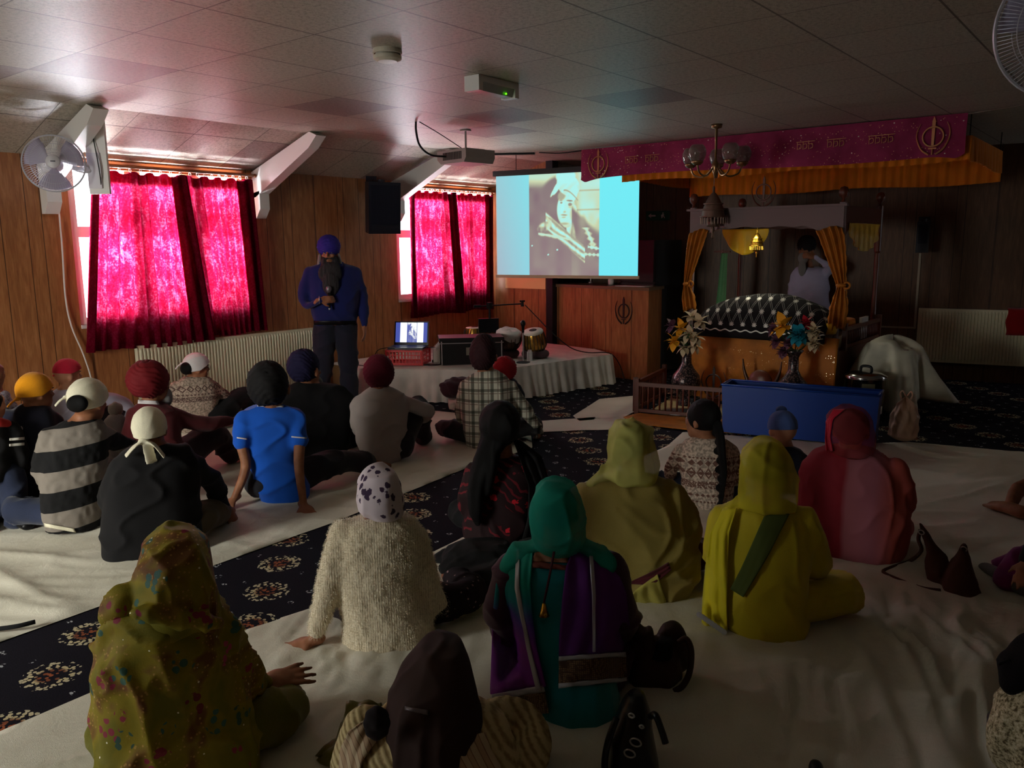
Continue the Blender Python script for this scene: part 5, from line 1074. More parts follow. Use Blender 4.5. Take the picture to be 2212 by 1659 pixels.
def flower(c, ax, r, m, parent, n=6, inner=None, name='lily'):
    bm = bmesh.new(); ax = Vector(ax).normalized(); Mx = Vector((0, 0, 1)).rotation_difference(ax).to_matrix()
    for lay in range(2 if n > 7 else 1):
        for k in range(n):
            a = 2*math.pi*k/n+lay*0.4; d = Mx @ Vector((math.cos(a), math.sin(a), 0.55+lay*0.8)); petal(bm, c, d, r*1.3*(1-0.25*lay), r*0.42, -0.3)
    for k in range(5):
        a = 2*math.pi*k/5; e = Vector(c)+Mx @ Vector((math.cos(a)*0.25*r, math.sin(a)*0.25*r, 0.8*r)); cyl(bm, c, e, r*0.025, None, 5)
    o = bm_obj(name, bm, m, parent, smooth=True); return o
def vase(loc, s, kind, label, fl_list):
    root = empty('flower_vase', loc, 0, label, 'vase', 'tall vases of artificial flowers'); bm = bmesh.new()
    lathe(bm, [(0, 0), (0.075, 0), (0.08, 0.012), (0.045, 0.04), (0.055, 0.07), (0.11, 0.14), (0.125, 0.20), (0.11, 0.26), (0.065, 0.315), (0.042, 0.36), (0.038, 0.46), (0.05, 0.49), (0.06, 0.50), (0.075, 0.52), (0.07, 0.52), (0.03, 0.49)], seg=28)
    for v in bm.verts: v.co *= s
    bm_obj('vase_body', bm, M_VASE, root, smooth=True)
    top = 0.50*s; bm = bmesh.new()
    for (dx, dy, dz, *_r) in fl_list: tube(bm, [(0, 0, top-0.05), (dx*0.35, dy*0.35, top+dz*0.5), (dx*0.95, dy*0.95, top+dz*0.97)], 0.003, 5, 3)
    bm_obj('stems', bm, M_LEAF, root)
    random.seed(len(fl_list)); bm = bmesh.new()
    for k in range(26):
        a = random.uniform(0, 6.28); e = random.uniform(0.1, 1.2); petal(bm, (0.03*math.cos(a), 0.03*math.sin(a), top+random.uniform(-0.02, 0.16)), (math.cos(a), math.sin(a), e-0.3), random.uniform(0.08, 0.15), 0.018, 0.2)
    bm_obj('leaves', bm, M_LEAF, root, smooth=True)
    for (dx, dy, dz, r, m, n) in fl_list: flower((dx, dy, top+dz), (dx-0.12, dy, dz*0.5), r, m, root, n)
yl, wh_, tq, pu, rd = [mat(n, c, 0.6) for n, c in (('yellow_petal', rgb(226, 160, 34)), ('cream_petal', rgb(206, 186, 152)), ('turquoise_petal', rgb(34, 138, 158)), ('purple_petal', rgb(106, 64, 86)), ('red_petal', rgb(170, 26, 44)))]
vase((6.98, 3.47, 0.05), 1.12, 0, 'tall inlaid vase of yellow and cream lilies left of the shrine', [(-0.10, 0.08, 0.06, 0.085, yl, 6), (-0.06, -0.04, 0.13, 0.08, wh_, 6), (-0.02, 0.05, 0.17, 0.085, yl, 6), (-0.05, -0.11, 0.10, 0.075, wh_, 6), (0.0, -0.12, 0.24, 0.08, wh_, 6), (0.02, -0.03, 0.28, 0.075, wh_, 6), (-0.06, 0.0, 0.0, 0.07, wh_, 6), (-0.04, -0.1, 0.02, 0.065, wh_, 6), (-0.08, 0.12, 0.20, 0.07, pu, 6)])
vase((7.12, 2.50, 0.05), 1.12, 1, 'tall inlaid vase of mixed turquoise yellow and purple flowers right of the shrine', [(-0.08, 0.08, 0.24, 0.105, yl, 6), (-0.08, -0.06, 0.17, 0.09, tq, 9), (-0.03, -0.16, 0.20, 0.075, wh_, 8), (-0.03, -0.10, 0.27, 0.06, rd, 8), (-0.05, 0.14, 0.10, 0.065, pu, 8), (-0.08, 0.07, 0.02, 0.06, pu, 8), (-0.06, 0.17, 0.2, 0.06, pu, 8), (-0.03, -0.17, 0.10, 0.07, wh_, 8), (-0.1, 0.02, 0.10, 0.05, pu, 8), (-0.02, 0.12, 0.22, 0.07, wh_, 6)])
# sword rest and little emblem stand in front of the cloth
sr = empty('sword_rest', (7.25, 2.84, 0), 0, 'dark sword rest with two upright curved blades before the orange cloth', 'sword stand')
boxes('stand_base', [(-0.06, 0.06, -0.16, 0.16, 0, 0.04), (-0.02, 0.02, -0.03, 0.03, 0.04, 0.26)], M_RAILW, sr, 0.008)
for s in (-1, 1):
    bm = bmesh.new(); tube(bm, [(0, s*0.06, 0.20), (0, s*0.13, 0.30), (0, s*0.17, 0.40), (0, s*0.185, 0.50)], lambda q: 0.026*(1-q*0.85)+0.002, 8); bm_obj('blade', bm, mat('dark_blade', rgb(82, 58, 46), 0.35, 0.5), sr, smooth=True)
bm = bmesh.new(); lathe(bm, [(0, 0.05), (0.06, 0.045), (0.11, 0.015), (0.115, 0.0), (0.0, 0.0)], (0, 0, 0), 24, (-1, 0, 0)); o = bm_obj('shield', bm, M_RAILW, sr, smooth=True); o.location = (-0.02, 0, 0.30)
es = empty('emblem_stand', (7.22, 3.30, 0), 0, 'small dark round sword emblem standing before the orange cloth', 'emblem'); bm = bmesh.new(); khanda(bm, (0, 0, 0.25), 0.26, (0, 1, 0), 0.006); bm_obj('emblem', bm, M_EMB, es); boxes('foot', [(-0.04, 0.04, -0.06, 0.06, 0, 0.10)], M_RAILW, es, 0.006)
# tray and lamp jar inside the railing
tr = empty('steel_tray', (6.95, 3.50, 0.012), 0, 'round steel tray on the cloth inside the low railing', 'tray'); bm = bmesh.new(); lathe(bm, [(0, 0), (0.13, 0), (0.15, 0.012), (0.155, 0.012), (0.15, 0.006)], seg=32); bm_obj('dish', bm, M_SIL, tr, smooth=True); tr.location = (6.76, 3.42, 0.012)
jr = empty('dark_jar', (6.80, 3.30, 0.012), 0, 'black glossy jar with a silver emblem behind the low railing', 'jar'); bm = bmesh.new(); lathe(bm, [(0, 0), (0.05, 0), (0.055, 0.02), (0.045, 0.06), (0.06, 0.14), (0.06, 0.16), (0.05, 0.16)], seg=24); bm_obj('jar_body', bm, M_BLK, jr, smooth=True)
bm = bmesh.new(); khanda(bm, (-0.064, 0, 0.09), 0.055, (0, 1, 0), 0.002); bm_obj('silver_emblem', bm, mat('bright_silver', rgb(235, 235, 235), 0.2, 0.9), jr)
P, F = poly_grid([(6.62, 3.68), (7.42, 3.86), (7.42, 2.4), (6.85, 2.4)], 0.03, lambda P, d: 0.006+0.004*vnoise(P*6, 3)); o = mesh_obj('floor_cloth', P, F, cloth('pale_cloth', rgb(180, 160, 110)), smooth=True); tag(o, 'pale yellow cloth on the floor inside the low railing', 'cloth')
P, F = poly_grid([(6.10, 3.50), (6.28, 3.74), (6.53, 3.72), (6.80, 2.42), (6.62, 2.25), (6.18, 2.85)], 0.03, lambda P, d: 0.018+0.004*vnoise(P*6, 3)); o = mesh_obj('gold_mat', P, F, M_ORSQ, smooth=True); tag(o, 'glittering gold mat on the floor in front of the low railing', 'mat'); md = o.modifiers.new('s', 'SOLIDIFY'); md.thickness = 0.006
def lace(poly, seed, label):
    P, F = poly_grid(poly, 0.03, lambda P, d: 0.006+0.006*np.clip(vnoise(P*[3, 5, 0], seed), 0, 1)); o = mesh_obj('floor_runner', P, F, M_SHEET, smooth=True); tag(o, label, 'floor runner', 'narrow white runners')
lace([(5.55, 4.42), (5.36, 4.05), (5.85, 3.55), (6.02, 3.42), (6.35, 3.28), (6.60, 3.50), (6.2, 3.95)], 4, 'narrow pale runner crossing the dark carpet before the railing')
lace([(6.08, 4.16), (6.94, 4.42), (7.45, 4.15), (6.60, 3.80), (6.33, 3.76), (5.95, 4.0)], 9, 'short white lace-edged runner beside the left railing')
# blue tub
tb = empty('blue_tub', (6.45, 2.22, 0.02), 0, 'large blue plastic tub on the floor in front of the shrine', 'tub')
M_BLUE = mat('blue_plastic', rgb(12, 58, 142), 0.3, spec=0.5)
c0, c1 = Vector((6.235, 2.775)), Vector((6.445, 1.595)); dB = Vector((0.27, 0.045)); Lb = Vector((tb.location.x, tb.location.y))
def frus(bm, inset, z0, z1, flip=False):
    cc = (c0+c1+dB)/2+dB*0; cen = (c0+c1)/2+dB/2; base = [c0, c1, c1+dB, c0+dB]; lo = []; hi = []
    for p in base:
        d = p-cen; q = d*(1-inset/d.length*1.3); lo.append(bm.verts.new((*(cen+(q)*0.97-Lb), z0))); hi.append(bm.verts.new((*(cen+q-Lb), z1)))
    for i in range(4):
        f = (lo[i], lo[(i+1) % 4], hi[(i+1) % 4], hi[i]); bm.faces.new(f)
    return lo, hi
bm = bmesh.new(); lo, hi = frus(bm, 0, 0, 0.40); l2, h2 = frus(bm, 0.014, 0.012, 0.40)
for i in range(4): bm.faces.new((hi[i], hi[(i+1) % 4], h2[(i+1) % 4], h2[i]))
bm.faces.new(lo); bm.faces.new(l2); bm_obj('tub_body', bm, M_BLUE, tb)
bm = bmesh.new()
cs = [c0, c1, c1+dB, c0+dB]
for i in range(4):
    a = cs[i]-Lb; b = cs[(i+1) % 4]-Lb; tube(bm, [(a.x, a.y, 0.40), (b.x, b.y, 0.40)], 0.009, 8, 0)
bm_obj('rim', bm, M_BLUE, tb, smooth=True)
e = (c1+dB*0.45)-Lb; o = boxes('sticker', [(-0.02, 0.02, -0.004, 0.0, -0.03, 0.03)], M_WHITEP, tb); o.location = (e.x, e.y-0.004, 0.27); o['label'] = 'small white sticker'
# steel pot
pt = empty('steel_pot', (7.52, 1.99, 0.0), 0, 'shiny steel cooking pot with a lid and paper label behind the blue tub', 'pot')
bm = bmesh.new(); lathe(bm, [(0, 0), (0.125, 0), (0.135, 0.01), (0.138, 0.30), (0.146, 0.305), (0.146, 0.312), (0.13, 0.31)], seg=40); bm_obj('pot_body', bm, mat('polished_steel', rgb(180, 178, 176), 0.18, 1.0), pt, smooth=True)
bm = bmesh.new(); lathe(bm, [(0.148, 0.312), (0.15, 0.322), (0.10, 0.345), (0, 0.355)], seg=40); bm_obj('lid', bm, mat('polished_steel'), pt, smooth=True)
bm = bmesh.new(); tube(bm, [(0, -0.04, 0.35), (0, -0.03, 0.385), (0, 0.03, 0.385), (0, 0.04, 0.35)], 0.01, 8); bm_obj('lid_handle', bm, M_MIC, pt, smooth=True)
V = [(-0.1395*math.cos(a), -0.1395*math.sin(a), z) for a in np.linspace(0.1, 0.75, 8) for z in (0.19, 0.28)]; mesh_obj('paper_label', V, grid_faces(8, 2), mat('pot_label', rgb(120, 116, 90), 0.6), pt)
for c_ in list(pt.children):
    c_.scale = (1.2, 1.2, 1.25)
# white cloth draped over a small harmonium-high stool
V = []; n, nv = 70, 26
for i in range(n):
    a = 2*math.pi*i/n
    for j in range(nv):
        w = j/(nv-1); r0 = 0.20*min(1, w*2.2)**0.7
        z = 0.66-0.05*min(1, w*2.2)**2 if w < 0.45 else 0.61-(w-0.45)/0.55*(0.50+0.06*math.sin(a*2+1))
        fold = (0.0 if w < 0.4 else (w-0.4))*(0.13*math.sin(a*5+0.6+2*w)+0.08*math.sin(a*9+w*3)+0.05*math.sin(a*15))
        ex = 0.0 if w < 0.45 else (w-0.45)*0.24
        V.append(((r0+ex+fold)*math.cos(a)*1.15, (r0+ex+fold)*math.sin(a)*1.25, max(0.012, z+0.02*math.sin(a*5)*w+(0.05*math.sin(a*2+2.2) if w < 0.6 else 0.05*math.sin(a*2+2.2)*(1-w)*2.5)+0.012*math.sin(a*7+w*9))))
o = mesh_obj('draped_white_cloth', V, grid_faces(n, nv, True), sheer('thin_white_cloth', rgb(214, 210, 190), 0.93), smooth=True); o.location = (8.12, 1.93, 0); tag(o, 'white cloth draped in folds over a stool right of the shrine', 'draped cloth')
st = empty('stool', (8.12, 1.93, 0), 0, 'stool hidden under the white draped cloth right of the shrine', 'stool'); boxes('seat', [(-0.16, 0.16, -0.17, 0.17, 0.55, 0.6)], M_RAILW, st)
for sx in (-1, 1):
    for sy in (-1, 1): boxes('leg', [(sx*0.13-0.015, sx*0.13+0.015, sy*0.13-0.015, sy*0.13+0.015, 0, 0.55)], M_RAILW, st)
# plastic carrier bag
bm = bmesh.new(); bmesh.ops.create_icosphere(bm, subdivisions=6, radius=1)
for v in bm.verts:
    c = v.co.copy(); z = (c.z+1)/2; r = (1.02-0.10*z if z < 0.55 else 0.965-0.62*((z-0.55)/0.45)**1.3); a = math.atan2(c.y, c.x); h = max(1e-4, math.hypot(c.x, c.y)); h2 = min(1, h*1.5)
    cr = 0.10*abs(math.sin(a*4+z*5))+0.07*math.sin(a*9-z*8)+0.05*math.sin(z*22+a*3)
    k = r*(1+cr*(0.5+z))*h2/h; v.co = Vector((c.x*0.085*k, c.y*0.10*k, z*0.34+0.02*math.sin(a*3)*z))
o = bm_obj('carrier_bag', bm, sheer('carrier_plastic', rgb(214, 176, 150), 0.78, 0.35), smooth=True); o.location = (6.84, 1.50, 0.008)
tag(o, 'crumpled translucent carrier bag leaning beside the blue tub', 'plastic bag')
for s in (-1, 1): h_ = tube_obj('handle', [(0.0, s*0.02, 0.31), (0.01, s*0.045, 0.37), (0.02, s*0.03, 0.40), (0.02, s*0.005, 0.36)], 0.006, mat('carrier_plastic'), o)
# ---------------------------------------------------------------- people: builder
from mathutils.bvhtree import BVHTree
def prim_ell(c, r, rot=None):
    bm = bmesh.new(); bmesh.ops.create_icosphere(bm, subdivisions=3, radius=1); V = np.array([v.co[:] for v in bm.verts]); F = [[v.index for v in f.verts] for f in bm.faces]; bm.free()
    V = V*np.array(r if hasattr(r, '__len__') else (r, r, r))
    if rot is not None: V = V @ np.array(rot).T
    return V+np.array(c), F
_sph = {}
def prim_tube(pts, seg=12, smooth=4):
    """pts: (x,y,z,r) or (x,y,z,rx,ry); round ends"""
    A = [Vector(p[:3]) for p in pts]; R = [(p[3], p[4] if len(p) > 4 else p[3]) for p in pts]; n = len(A)
    if n > 2 and smooth:
        B = catmull(A, smooth); RR = []
        for i in range(n-1):
            for k in range(smooth): t = k/smooth; RR.append((R[i][0]*(1-t)+R[i+1][0]*t, R[i][1]*(1-t)+R[i+1][1]*t))
        RR.append(R[-1]); A, R, n = B, RR, len(B)
    V = []; x = None; rings = 0
    def add(c, t, r, k=1.0, off=0.0):
        nonlocal x, rings
        if x is None: x = Vector((1, 0, 0)) if abs(t.x) < 0.8 else Vector((0, 1, 0))
        x = (x-t*x.dot(t)).normalized(); y = t.cross(x)
        for q in range(seg):
            a = 2*math.pi*q/seg; V.append(c+t*off+(x*math.cos(a)*r[0]+y*math.sin(a)*r[1])*k)
        rings += 1
    t0 = (A[1]-A[0]).normalized(); t1 = (A[-1]-A[-2]).normalized(); rm = min(R[0]); rn = min(R[-1])
    for a in (80, 55, 25): add(A[0], t0, R[0], math.cos(R_(a)), -rm*math.sin(R_(a)))
    for i in range(n):
        t = (A[min(i+1, n-1)]-A[max(i-1, 0)]); t = t.normalized() if t.length > 1e-7 else t0
        add(A[i], t, R[i])
    for a in (25, 55, 80): add(A[-1], t1, R[-1], math.cos(R_(a)), rn*math.sin(R_(a)))
    F = [[i*seg+j, i*seg+(j+1) % seg, (i+1)*seg+(j+1) % seg, (i+1)*seg+j] for i in range(rings-1) for j in range(seg)]
    F.append(list(range(seg))[::-1]); F.append([(rings-1)*seg+j for j in range(seg)])
    return np.array([v[:] for v in V]), F
def prim_loft(rows, seg=28, pw=2.3):
    """rows: (cx, cy, z, hx, hy) closed superelliptic stack"""
    V = []
    rr = [rows[0]]; 
    for a, b in zip(rows, rows[1:]):
        for k in (1, 2, 3): t = k/3; rr.append(tuple(a[i]*(1-t)+b[i]*t for i in range(5)))
    for (cx, cy, z, hx, hy) in rr:
        for q in range(seg):
            a = 2*math.pi*q/seg; c, s = math.cos(a), math.sin(a)
            V.append((cx+hx*math.copysign(abs(c)**(2/pw), c), cy+hy*math.copysign(abs(s)**(2/pw), s), z))
    n = len(rr); F = [[i*seg+j, i*seg+(j+1) % seg, (i+1)*seg+(j+1) % seg, (i+1)*seg+j] for i in range(n-1) for j in range(seg)]
    F.append(list(range(seg))[::-1]); F.append([(n-1)*seg+j for j in range(seg)])
    return np.array(V), F
def blob(name, prims, vox, m, parent, smooth=6, fold=None, seed=0, cut=None):
    bm = bmesh.new()
    for V, F in prims:
        vs = [bm.verts.new(v) for v in V]
        for f in F: bm.faces.new([vs[i] for i in f])
    bmesh.ops.recalc_face_normals(bm, faces=bm.faces)
    me = bpy.data.meshes.new('t'); bm.to_mesh(me); bm.free(); o = bpy.data.objects.new('t', me); link(o)
    r = o.modifiers.new('r', 'REMESH'); r.mode = 'VOXEL'; r.voxel_size = vox
    s = o.modifiers.new('s', 'SMOOTH'); s.factor = 0.6; s.iterations = smooth
    dg = bpy.context.evaluated_depsgraph_get(); ev = o.evaluated_get(dg); m2 = bpy.data.meshes.new_from_object(ev)
    bpy.data.objects.remove(o, do_unlink=True)
    n = len(m2.vertices); P = np.empty(n*3); m2.vertices.foreach_get('co', P); P = P.reshape(-1, 3)
    if fold is not None:
        N = np.empty(n*3); m2.vertices.foreach_get('normal', N); N = N.reshape(-1, 3)
        P = P+N*fold(P, seed)[:, None]; m2.vertices.foreach_set('co', P.ravel())
    m2.polygons.foreach_set('use_smooth', [True]*len(m2.polygons)); m2.update(); m2.name = name
    m2.materials.clear(); m2.materials.append(m)
    ob = bpy.data.objects.new(name, m2); link(ob); ob.parent = parent
    return ob
def f_shirt(P, s, a=0.007):
    a = a*1.7
    q = vnoise(P*[9, 9, 5]+s, s); r = (1-np.abs(vnoise(np.c_[P[:, 0]*5+P[:, 2]*5, P[:, 1]*8, P[:, 2]*7-P[:, 0]*4]+s*1.7, s+1)))**4
    return a*(q*0.7+r*1.3-0.4)
def f_drape(P, s, a=0.011):
    a = a*1.9
    w = vnoise(P*3+s, s+2)*0.12; r = (1-np.abs(vnoise(np.c_[(P[:, 0]+w)*14, (P[:, 1]+w)*14, P[:, 2]*2.6]+s, s)))**3
    r2 = (1-np.abs(vnoise(np.c_[P[:, 0]*6+P[:, 2]*7, P[:, 1]*9, P[:, 2]*6-P[:, 0]*6]+s*2.1, s+4)))**5
    return a*(r*0.9+r2*0.8-0.35)
def f_knit(P, s, a=0.004): return a*(vnoise(P*[18, 18, 9], s)+0.8*vnoise(P*[50, 50, 40], s+1))
def f_skin(P, s): return 0.0006*vnoise(P*40, s)
def hand(w, d, n, side=1, L=0.17, curl=0.25, spread=0.16, tot=1.0):
    """palm + four fingers of unequal length + thumb. w wrist, d finger direction, n back-of-hand normal"""
    w = Vector(w); d = Vector(d).normalized(); n = Vector(n); n = (n-d*n.dot(d)).normalized(); s = d.cross(n)*side; pr = []
    pl = L*0.52; c = w+d*pl*0.55; Mx = Matrix((s, d, n)).transposed()
    pr.append(prim_ell(c, (0.040*tot, pl*0.62, 0.015*tot), Mx))
    pr.append(prim_tube([(*(w-d*0.03), 0.026*tot, 0.02*tot), (*(w+d*0.03), 0.028*tot, 0.018*tot)], 10, 0))
    for k, (ln, off) in enumerate(((0.40, 0.030), (0.46, 0.010), (0.43, -0.010), (0.33, -0.029))):
        b = w+d*pl*0.98+s*off*tot; a = spread*(1.4-k)*0.55; dk = (d+s*a).normalized(); p = b.copy(); pts = [(*(b-dk*0.02), 0.0088*tot)]; cu = curl*(0.8+0.12*k)
        for q, fr in enumerate((0.45, 0.32, 0.23)):
            dk = (dk-n*cu).normalized(); p = p+dk*L*ln*fr; pts.append((*p, (0.0085-0.0008*q)*tot))
        pr.append(prim_tube(pts, 8, 0))
    b = w+d*pl*0.28+s*0.030*tot; t1 = (s*0.8+d*0.75-n*0.25).normalized(); p1 = b+t1*L*0.2; t2 = (s*0.35+d-n*0.3).normalized(); p2 = p1+t2*L*0.17
    pr.append(prim_tube([(*(b-t1*0.012), 0.014*tot), (*p1, 0.0105*tot), (*p2, 0.0085*tot)], 8, 0))
    return pr
def rotz(a): return np.array([[math.cos(a), -math.sin(a), 0], [math.sin(a), math.cos(a), 0], [0, 0, 1]])
def rotx(a): return np.array([[1, 0, 0], [0, math.cos(a), -math.sin(a)], [0, math.sin(a), math.cos(a)]])
def roty(a): return np.array([[math.cos(a), 0, math.sin(a)], [0, 1, 0], [-math.sin(a), 0, math.cos(a)]])
def head_prims(c, s, R, ear=True):
    """c head centre, s half-width scale (1 = adult), R rotation; face towards +Y of R"""
    c = np.array(c); T = lambda x, y, z: tuple(c+R @ (np.array((x, y, z))*s)); E = lambda p, r: prim_ell(T(*p), tuple(np.array(r)*s), R); o = []
    o += [E((0, -0.012, 0.022), (0.076, 0.094, 0.090)), E((0, 0.030, -0.045), (0.058, 0.060, 0.066)), E((0, 0.055, -0.085), (0.030, 0.032, 0.026)), E((0, 0.06, 0.03), (0.056, 0.030, 0.045))]
    o += [E((0, 0.094, -0.018), (0.0125, 0.022, 0.018)), E((0, 0.084, 0.010), (0.010, 0.014, 0.026)), E((0, 0.083, -0.052), (0.024, 0.012, 0.008)), E((0, 0.082, -0.064), (0.021, 0.012, 0.007))]
    for q in (-1, 1):
        o.append(E((q*0.040, 0.064, -0.02), (0.020, 0.02, 0.018)))
        if ear: o.append(E((q*0.079, -0.006, -0.008), (0.011, 0.018, 0.032)))
    return o
SKIN = mat('skin_brown', rgb(150, 98, 70), 0.55, spec=0.35, fn=lambda t: t.l(t.ramp(t.noise(t.coord(), 18, 3), [(0.3, rgb(132, 84, 58)), (0.7, rgb(164, 110, 80))]), t.b.inputs['Base Color']))
SKINL = mat('skin_light', rgb(178, 124, 96), 0.55, spec=0.35)
M_EYEW = mat('eye_white', rgb(150, 138, 130), 0.5); M_EYED = mat('eye_dark', rgb(22, 14, 10), 0.2, spec=0.7); M_LIP = mat('lip', rgb(122, 66, 58), 0.5)
HAIR = mat('black_hair', rgb(12, 10, 11), 0.65, spec=0.2, fn=lambda t: t.bump(t.wave(t.coord(scale=(60, 60, 3)), 3, 3), 0.5, 0.004))
HAIRG = mat('grey_hair', rgb(150, 146, 144), 0.7, fn=lambda t: t.bump(t.wave(t.coord(scale=(60, 60, 3)), 3, 3), 0.6, 0.004))
def sock(m): return m
class Fig:
    def __init__(s, bx, by, label, B=None, cat='person', name='person'):
        s.B = Vector(B) if B is not None else fl(bx, by); s.d = Vector((s.B.x, s.B.y, 0)).normalized(); s.r = Vector((s.d.y, -s.d.x, 0))
        s.root = empty(name, s.B, math.atan2(s.d.y, s.d.x)-math.pi/2, label, cat); s.parts = []
        s.inv = Matrix((s.r, s.d, Vector((0, 0, 1))))
    def P(s, px, py, f):
        if abs(px) < 5: return Vector((px, py, f))          # already in the figure's own metres
        p = at(px, py, s.d, s.B.dot(s.d)+f)-s.B; return s.inv @ p
    def Pz(s, px, py, z):
        return s.inv @ (fl(px, py, z)-s.B)
    def rows(s, R, k=1.0, ky=None):
        out = []
        for (y, xl, xr, f, hy) in R:
            a = s.P(xl, y, f); b = s.P(xr, y, f); out.append(((a.x+b.x)/2, f, (a.z+b.z)/2, (b.x-a.x)/2*k, hy*(ky or k)))
        return out
    def loft(s, R, k=1.0, ky=None, pw=2.3): return prim_loft(s.rows(R, k, ky), pw=pw)
    def tube(s, pts, k=1.0):
        """pts: (px,py,f,r)"""
        return prim_tube([(*s.P(a, b, c), r*k) for a, b, c, r in pts])
    def blob(s, name, prims, m, vox=0.012, **kw):
        o = blob(name, prims, vox, m, s.root, **kw); s.parts.append(o); return o
    def eyes(s, c, sc, R, brow=None):
        c = np.array(c)
        for q in (-1, 1):
            p = c+R @ (np.array((q*0.030, 0.077, 0.006))*sc); V, F = prim_ell((0, 0, 0), np.array((0.013, 0.009, 0.0075))*sc, R); e = mesh_obj('eye', V, F, M_EYEW, s.root, smooth=True); e.location = p
            V, F = prim_ell((0, 0, 0), np.array((0.0062, 0.0035, 0.0062))*sc, R); i = mesh_obj('iris', V, F, M_EYED, e, smooth=True); i.location = Vector(R @ (np.array((0, 0.0072, 0))*sc))
            if brow is not None:
                V, F = prim_ell((0, 0, 0), np.array((0.021, 0.006, 0.0045))*sc, R @ roty(-q*0.15)); b = mesh_obj('eyebrow', V, F, brow, s.root, smooth=True); b.location = c+R @ (np.array((q*0.031, 0.085, 0.026))*sc)
    def drape(s, rows, targets, m, name='drape', nu=26, nv=40, off=0.012, f0=0.1, uv=True, thick=0.003, fold=0.004, seed=1, relax=3):
        """cloth laid over the garments: rows of (y_left,x_left,y_right,x_right) swept over the target surfaces"""
        BV = [BVHTree.FromObject(t, bpy.context.evaluated_depsgraph_get()) for t in targets]
        rr = np.array(rows, float); n = len(rr); D = np.full((nv, nu), np.nan); O = s.inv @ (CAM-s.B); Rd = {}
        for j in range(nv):
            t = j/(nv-1)*(n-1); i = min(int(t), n-2); q = t-i; a = rr[i]*(1-q)+rr[i+1]*q
            for k in range(nu):
                u = k/(nu-1); px = a[1]*(1-u)+a[3]*u; py = a[0]*(1-u)+a[2]*u; d = (s.inv @ ray(px, py)).normalized(); Rd[j, k] = d; best = None
                for bv in BV:
                    h = bv.ray_cast(O, d)
                    if h[0] is not None and (best is None or h[3] < best): best = h[3]
                if best is not None: D[j, k] = best
        ok = ~np.isnan(D)
        if not ok.any(): D[:] = (f0-O.y)/Rd[0, 0].y
        for _ in range(60):
            if ok.all(): break
            nn = np.zeros_like(D); cc = np.zeros_like(D)
            for dj, dk in ((1, 0), (-1, 0), (0, 1), (0, -1)):
                sh = np.roll(np.roll(D, dj, 0), dk, 1); so = np.roll(np.roll(ok, dj, 0), dk, 1).copy()
                if dj == 1: so[0] = False
                if dj == -1: so[-1] = False
                if dk == 1: so[:, 0] = False
                if dk == -1: so[:, -1] = False
                nn += np.where(so, sh, 0); cc += so
            new = ~ok & (cc > 0); D[new] = nn[new]/cc[new]; ok |= new
        D0 = D.copy()
        for _ in range(relax):
            E = D.copy(); E[1:-1, 1:-1] = (D[1:-1, 1:-1]+D[:-2, 1:-1]+D[2:, 1:-1]+D[1:-1, :-2]+D[1:-1, 2:])/5; D = np.minimum(E, D0+0.004)
        V = []; UV = []
        for j in range(nv):
            for k in range(nu):
                u = k/(nu-1); w = j/(nv-1); fo = fold*math.sin(u*16+seed+2*math.sin(w*4+seed))*min(1, w*3)
                V.append((O+Rd[j, k]*(D[j, k]-off-fo))[:]); UV.append((u, 1-w))
        o = mesh_obj(name, V, grid_faces(nv, nu), m, s.root, smooth=True); set_uv(o, UV)
        md = o.modifiers.new('s', 'SOLIDIFY'); md.thickness = thick; s.parts.append(o); return o
def turban(fig, c, r, tilt, m, seed=0, yaw=0.0, name='turban', n=5, amp=0.07):
    nu, nv = 72, 54; V = []; R = rotz(yaw) @ rotx(tilt[0]) @ roty(tilt[1])
    for i in range(nv):
        th = math.pi*i/(nv-1)
        for j in range(nu):
            a = 2*math.pi*j/nu; x, y, z = math.sin(th)*math.cos(a), math.sin(th)*math.sin(a), math.cos(th)
            z2 = z+0.42*x+0.15*math.sin(3*a+seed); ph = (z2*n) % 1.0; z3 = z-0.5*x+0.2*y; ph2 = (z3*n*0.8+0.3) % 1.0
            k = 1+amp*((ph if x > -0.15 else ph2)-0.5)*min(1, math.sin(th)*2)+0.012*math.sin(a*7+z*6+seed)
            zz = z if z > -0.88 else -0.88-(abs(z)-0.88)*0.25
            V.append(R @ (np.array((x*r[0], y*r[1], zz*r[2]))*k)+np.array(c))
    o = mesh_obj(name, V, grid_faces(nv, nu, True), m, fig.root, smooth=True); fig.parts.append(o)
    # the closing fold across the top
    return o
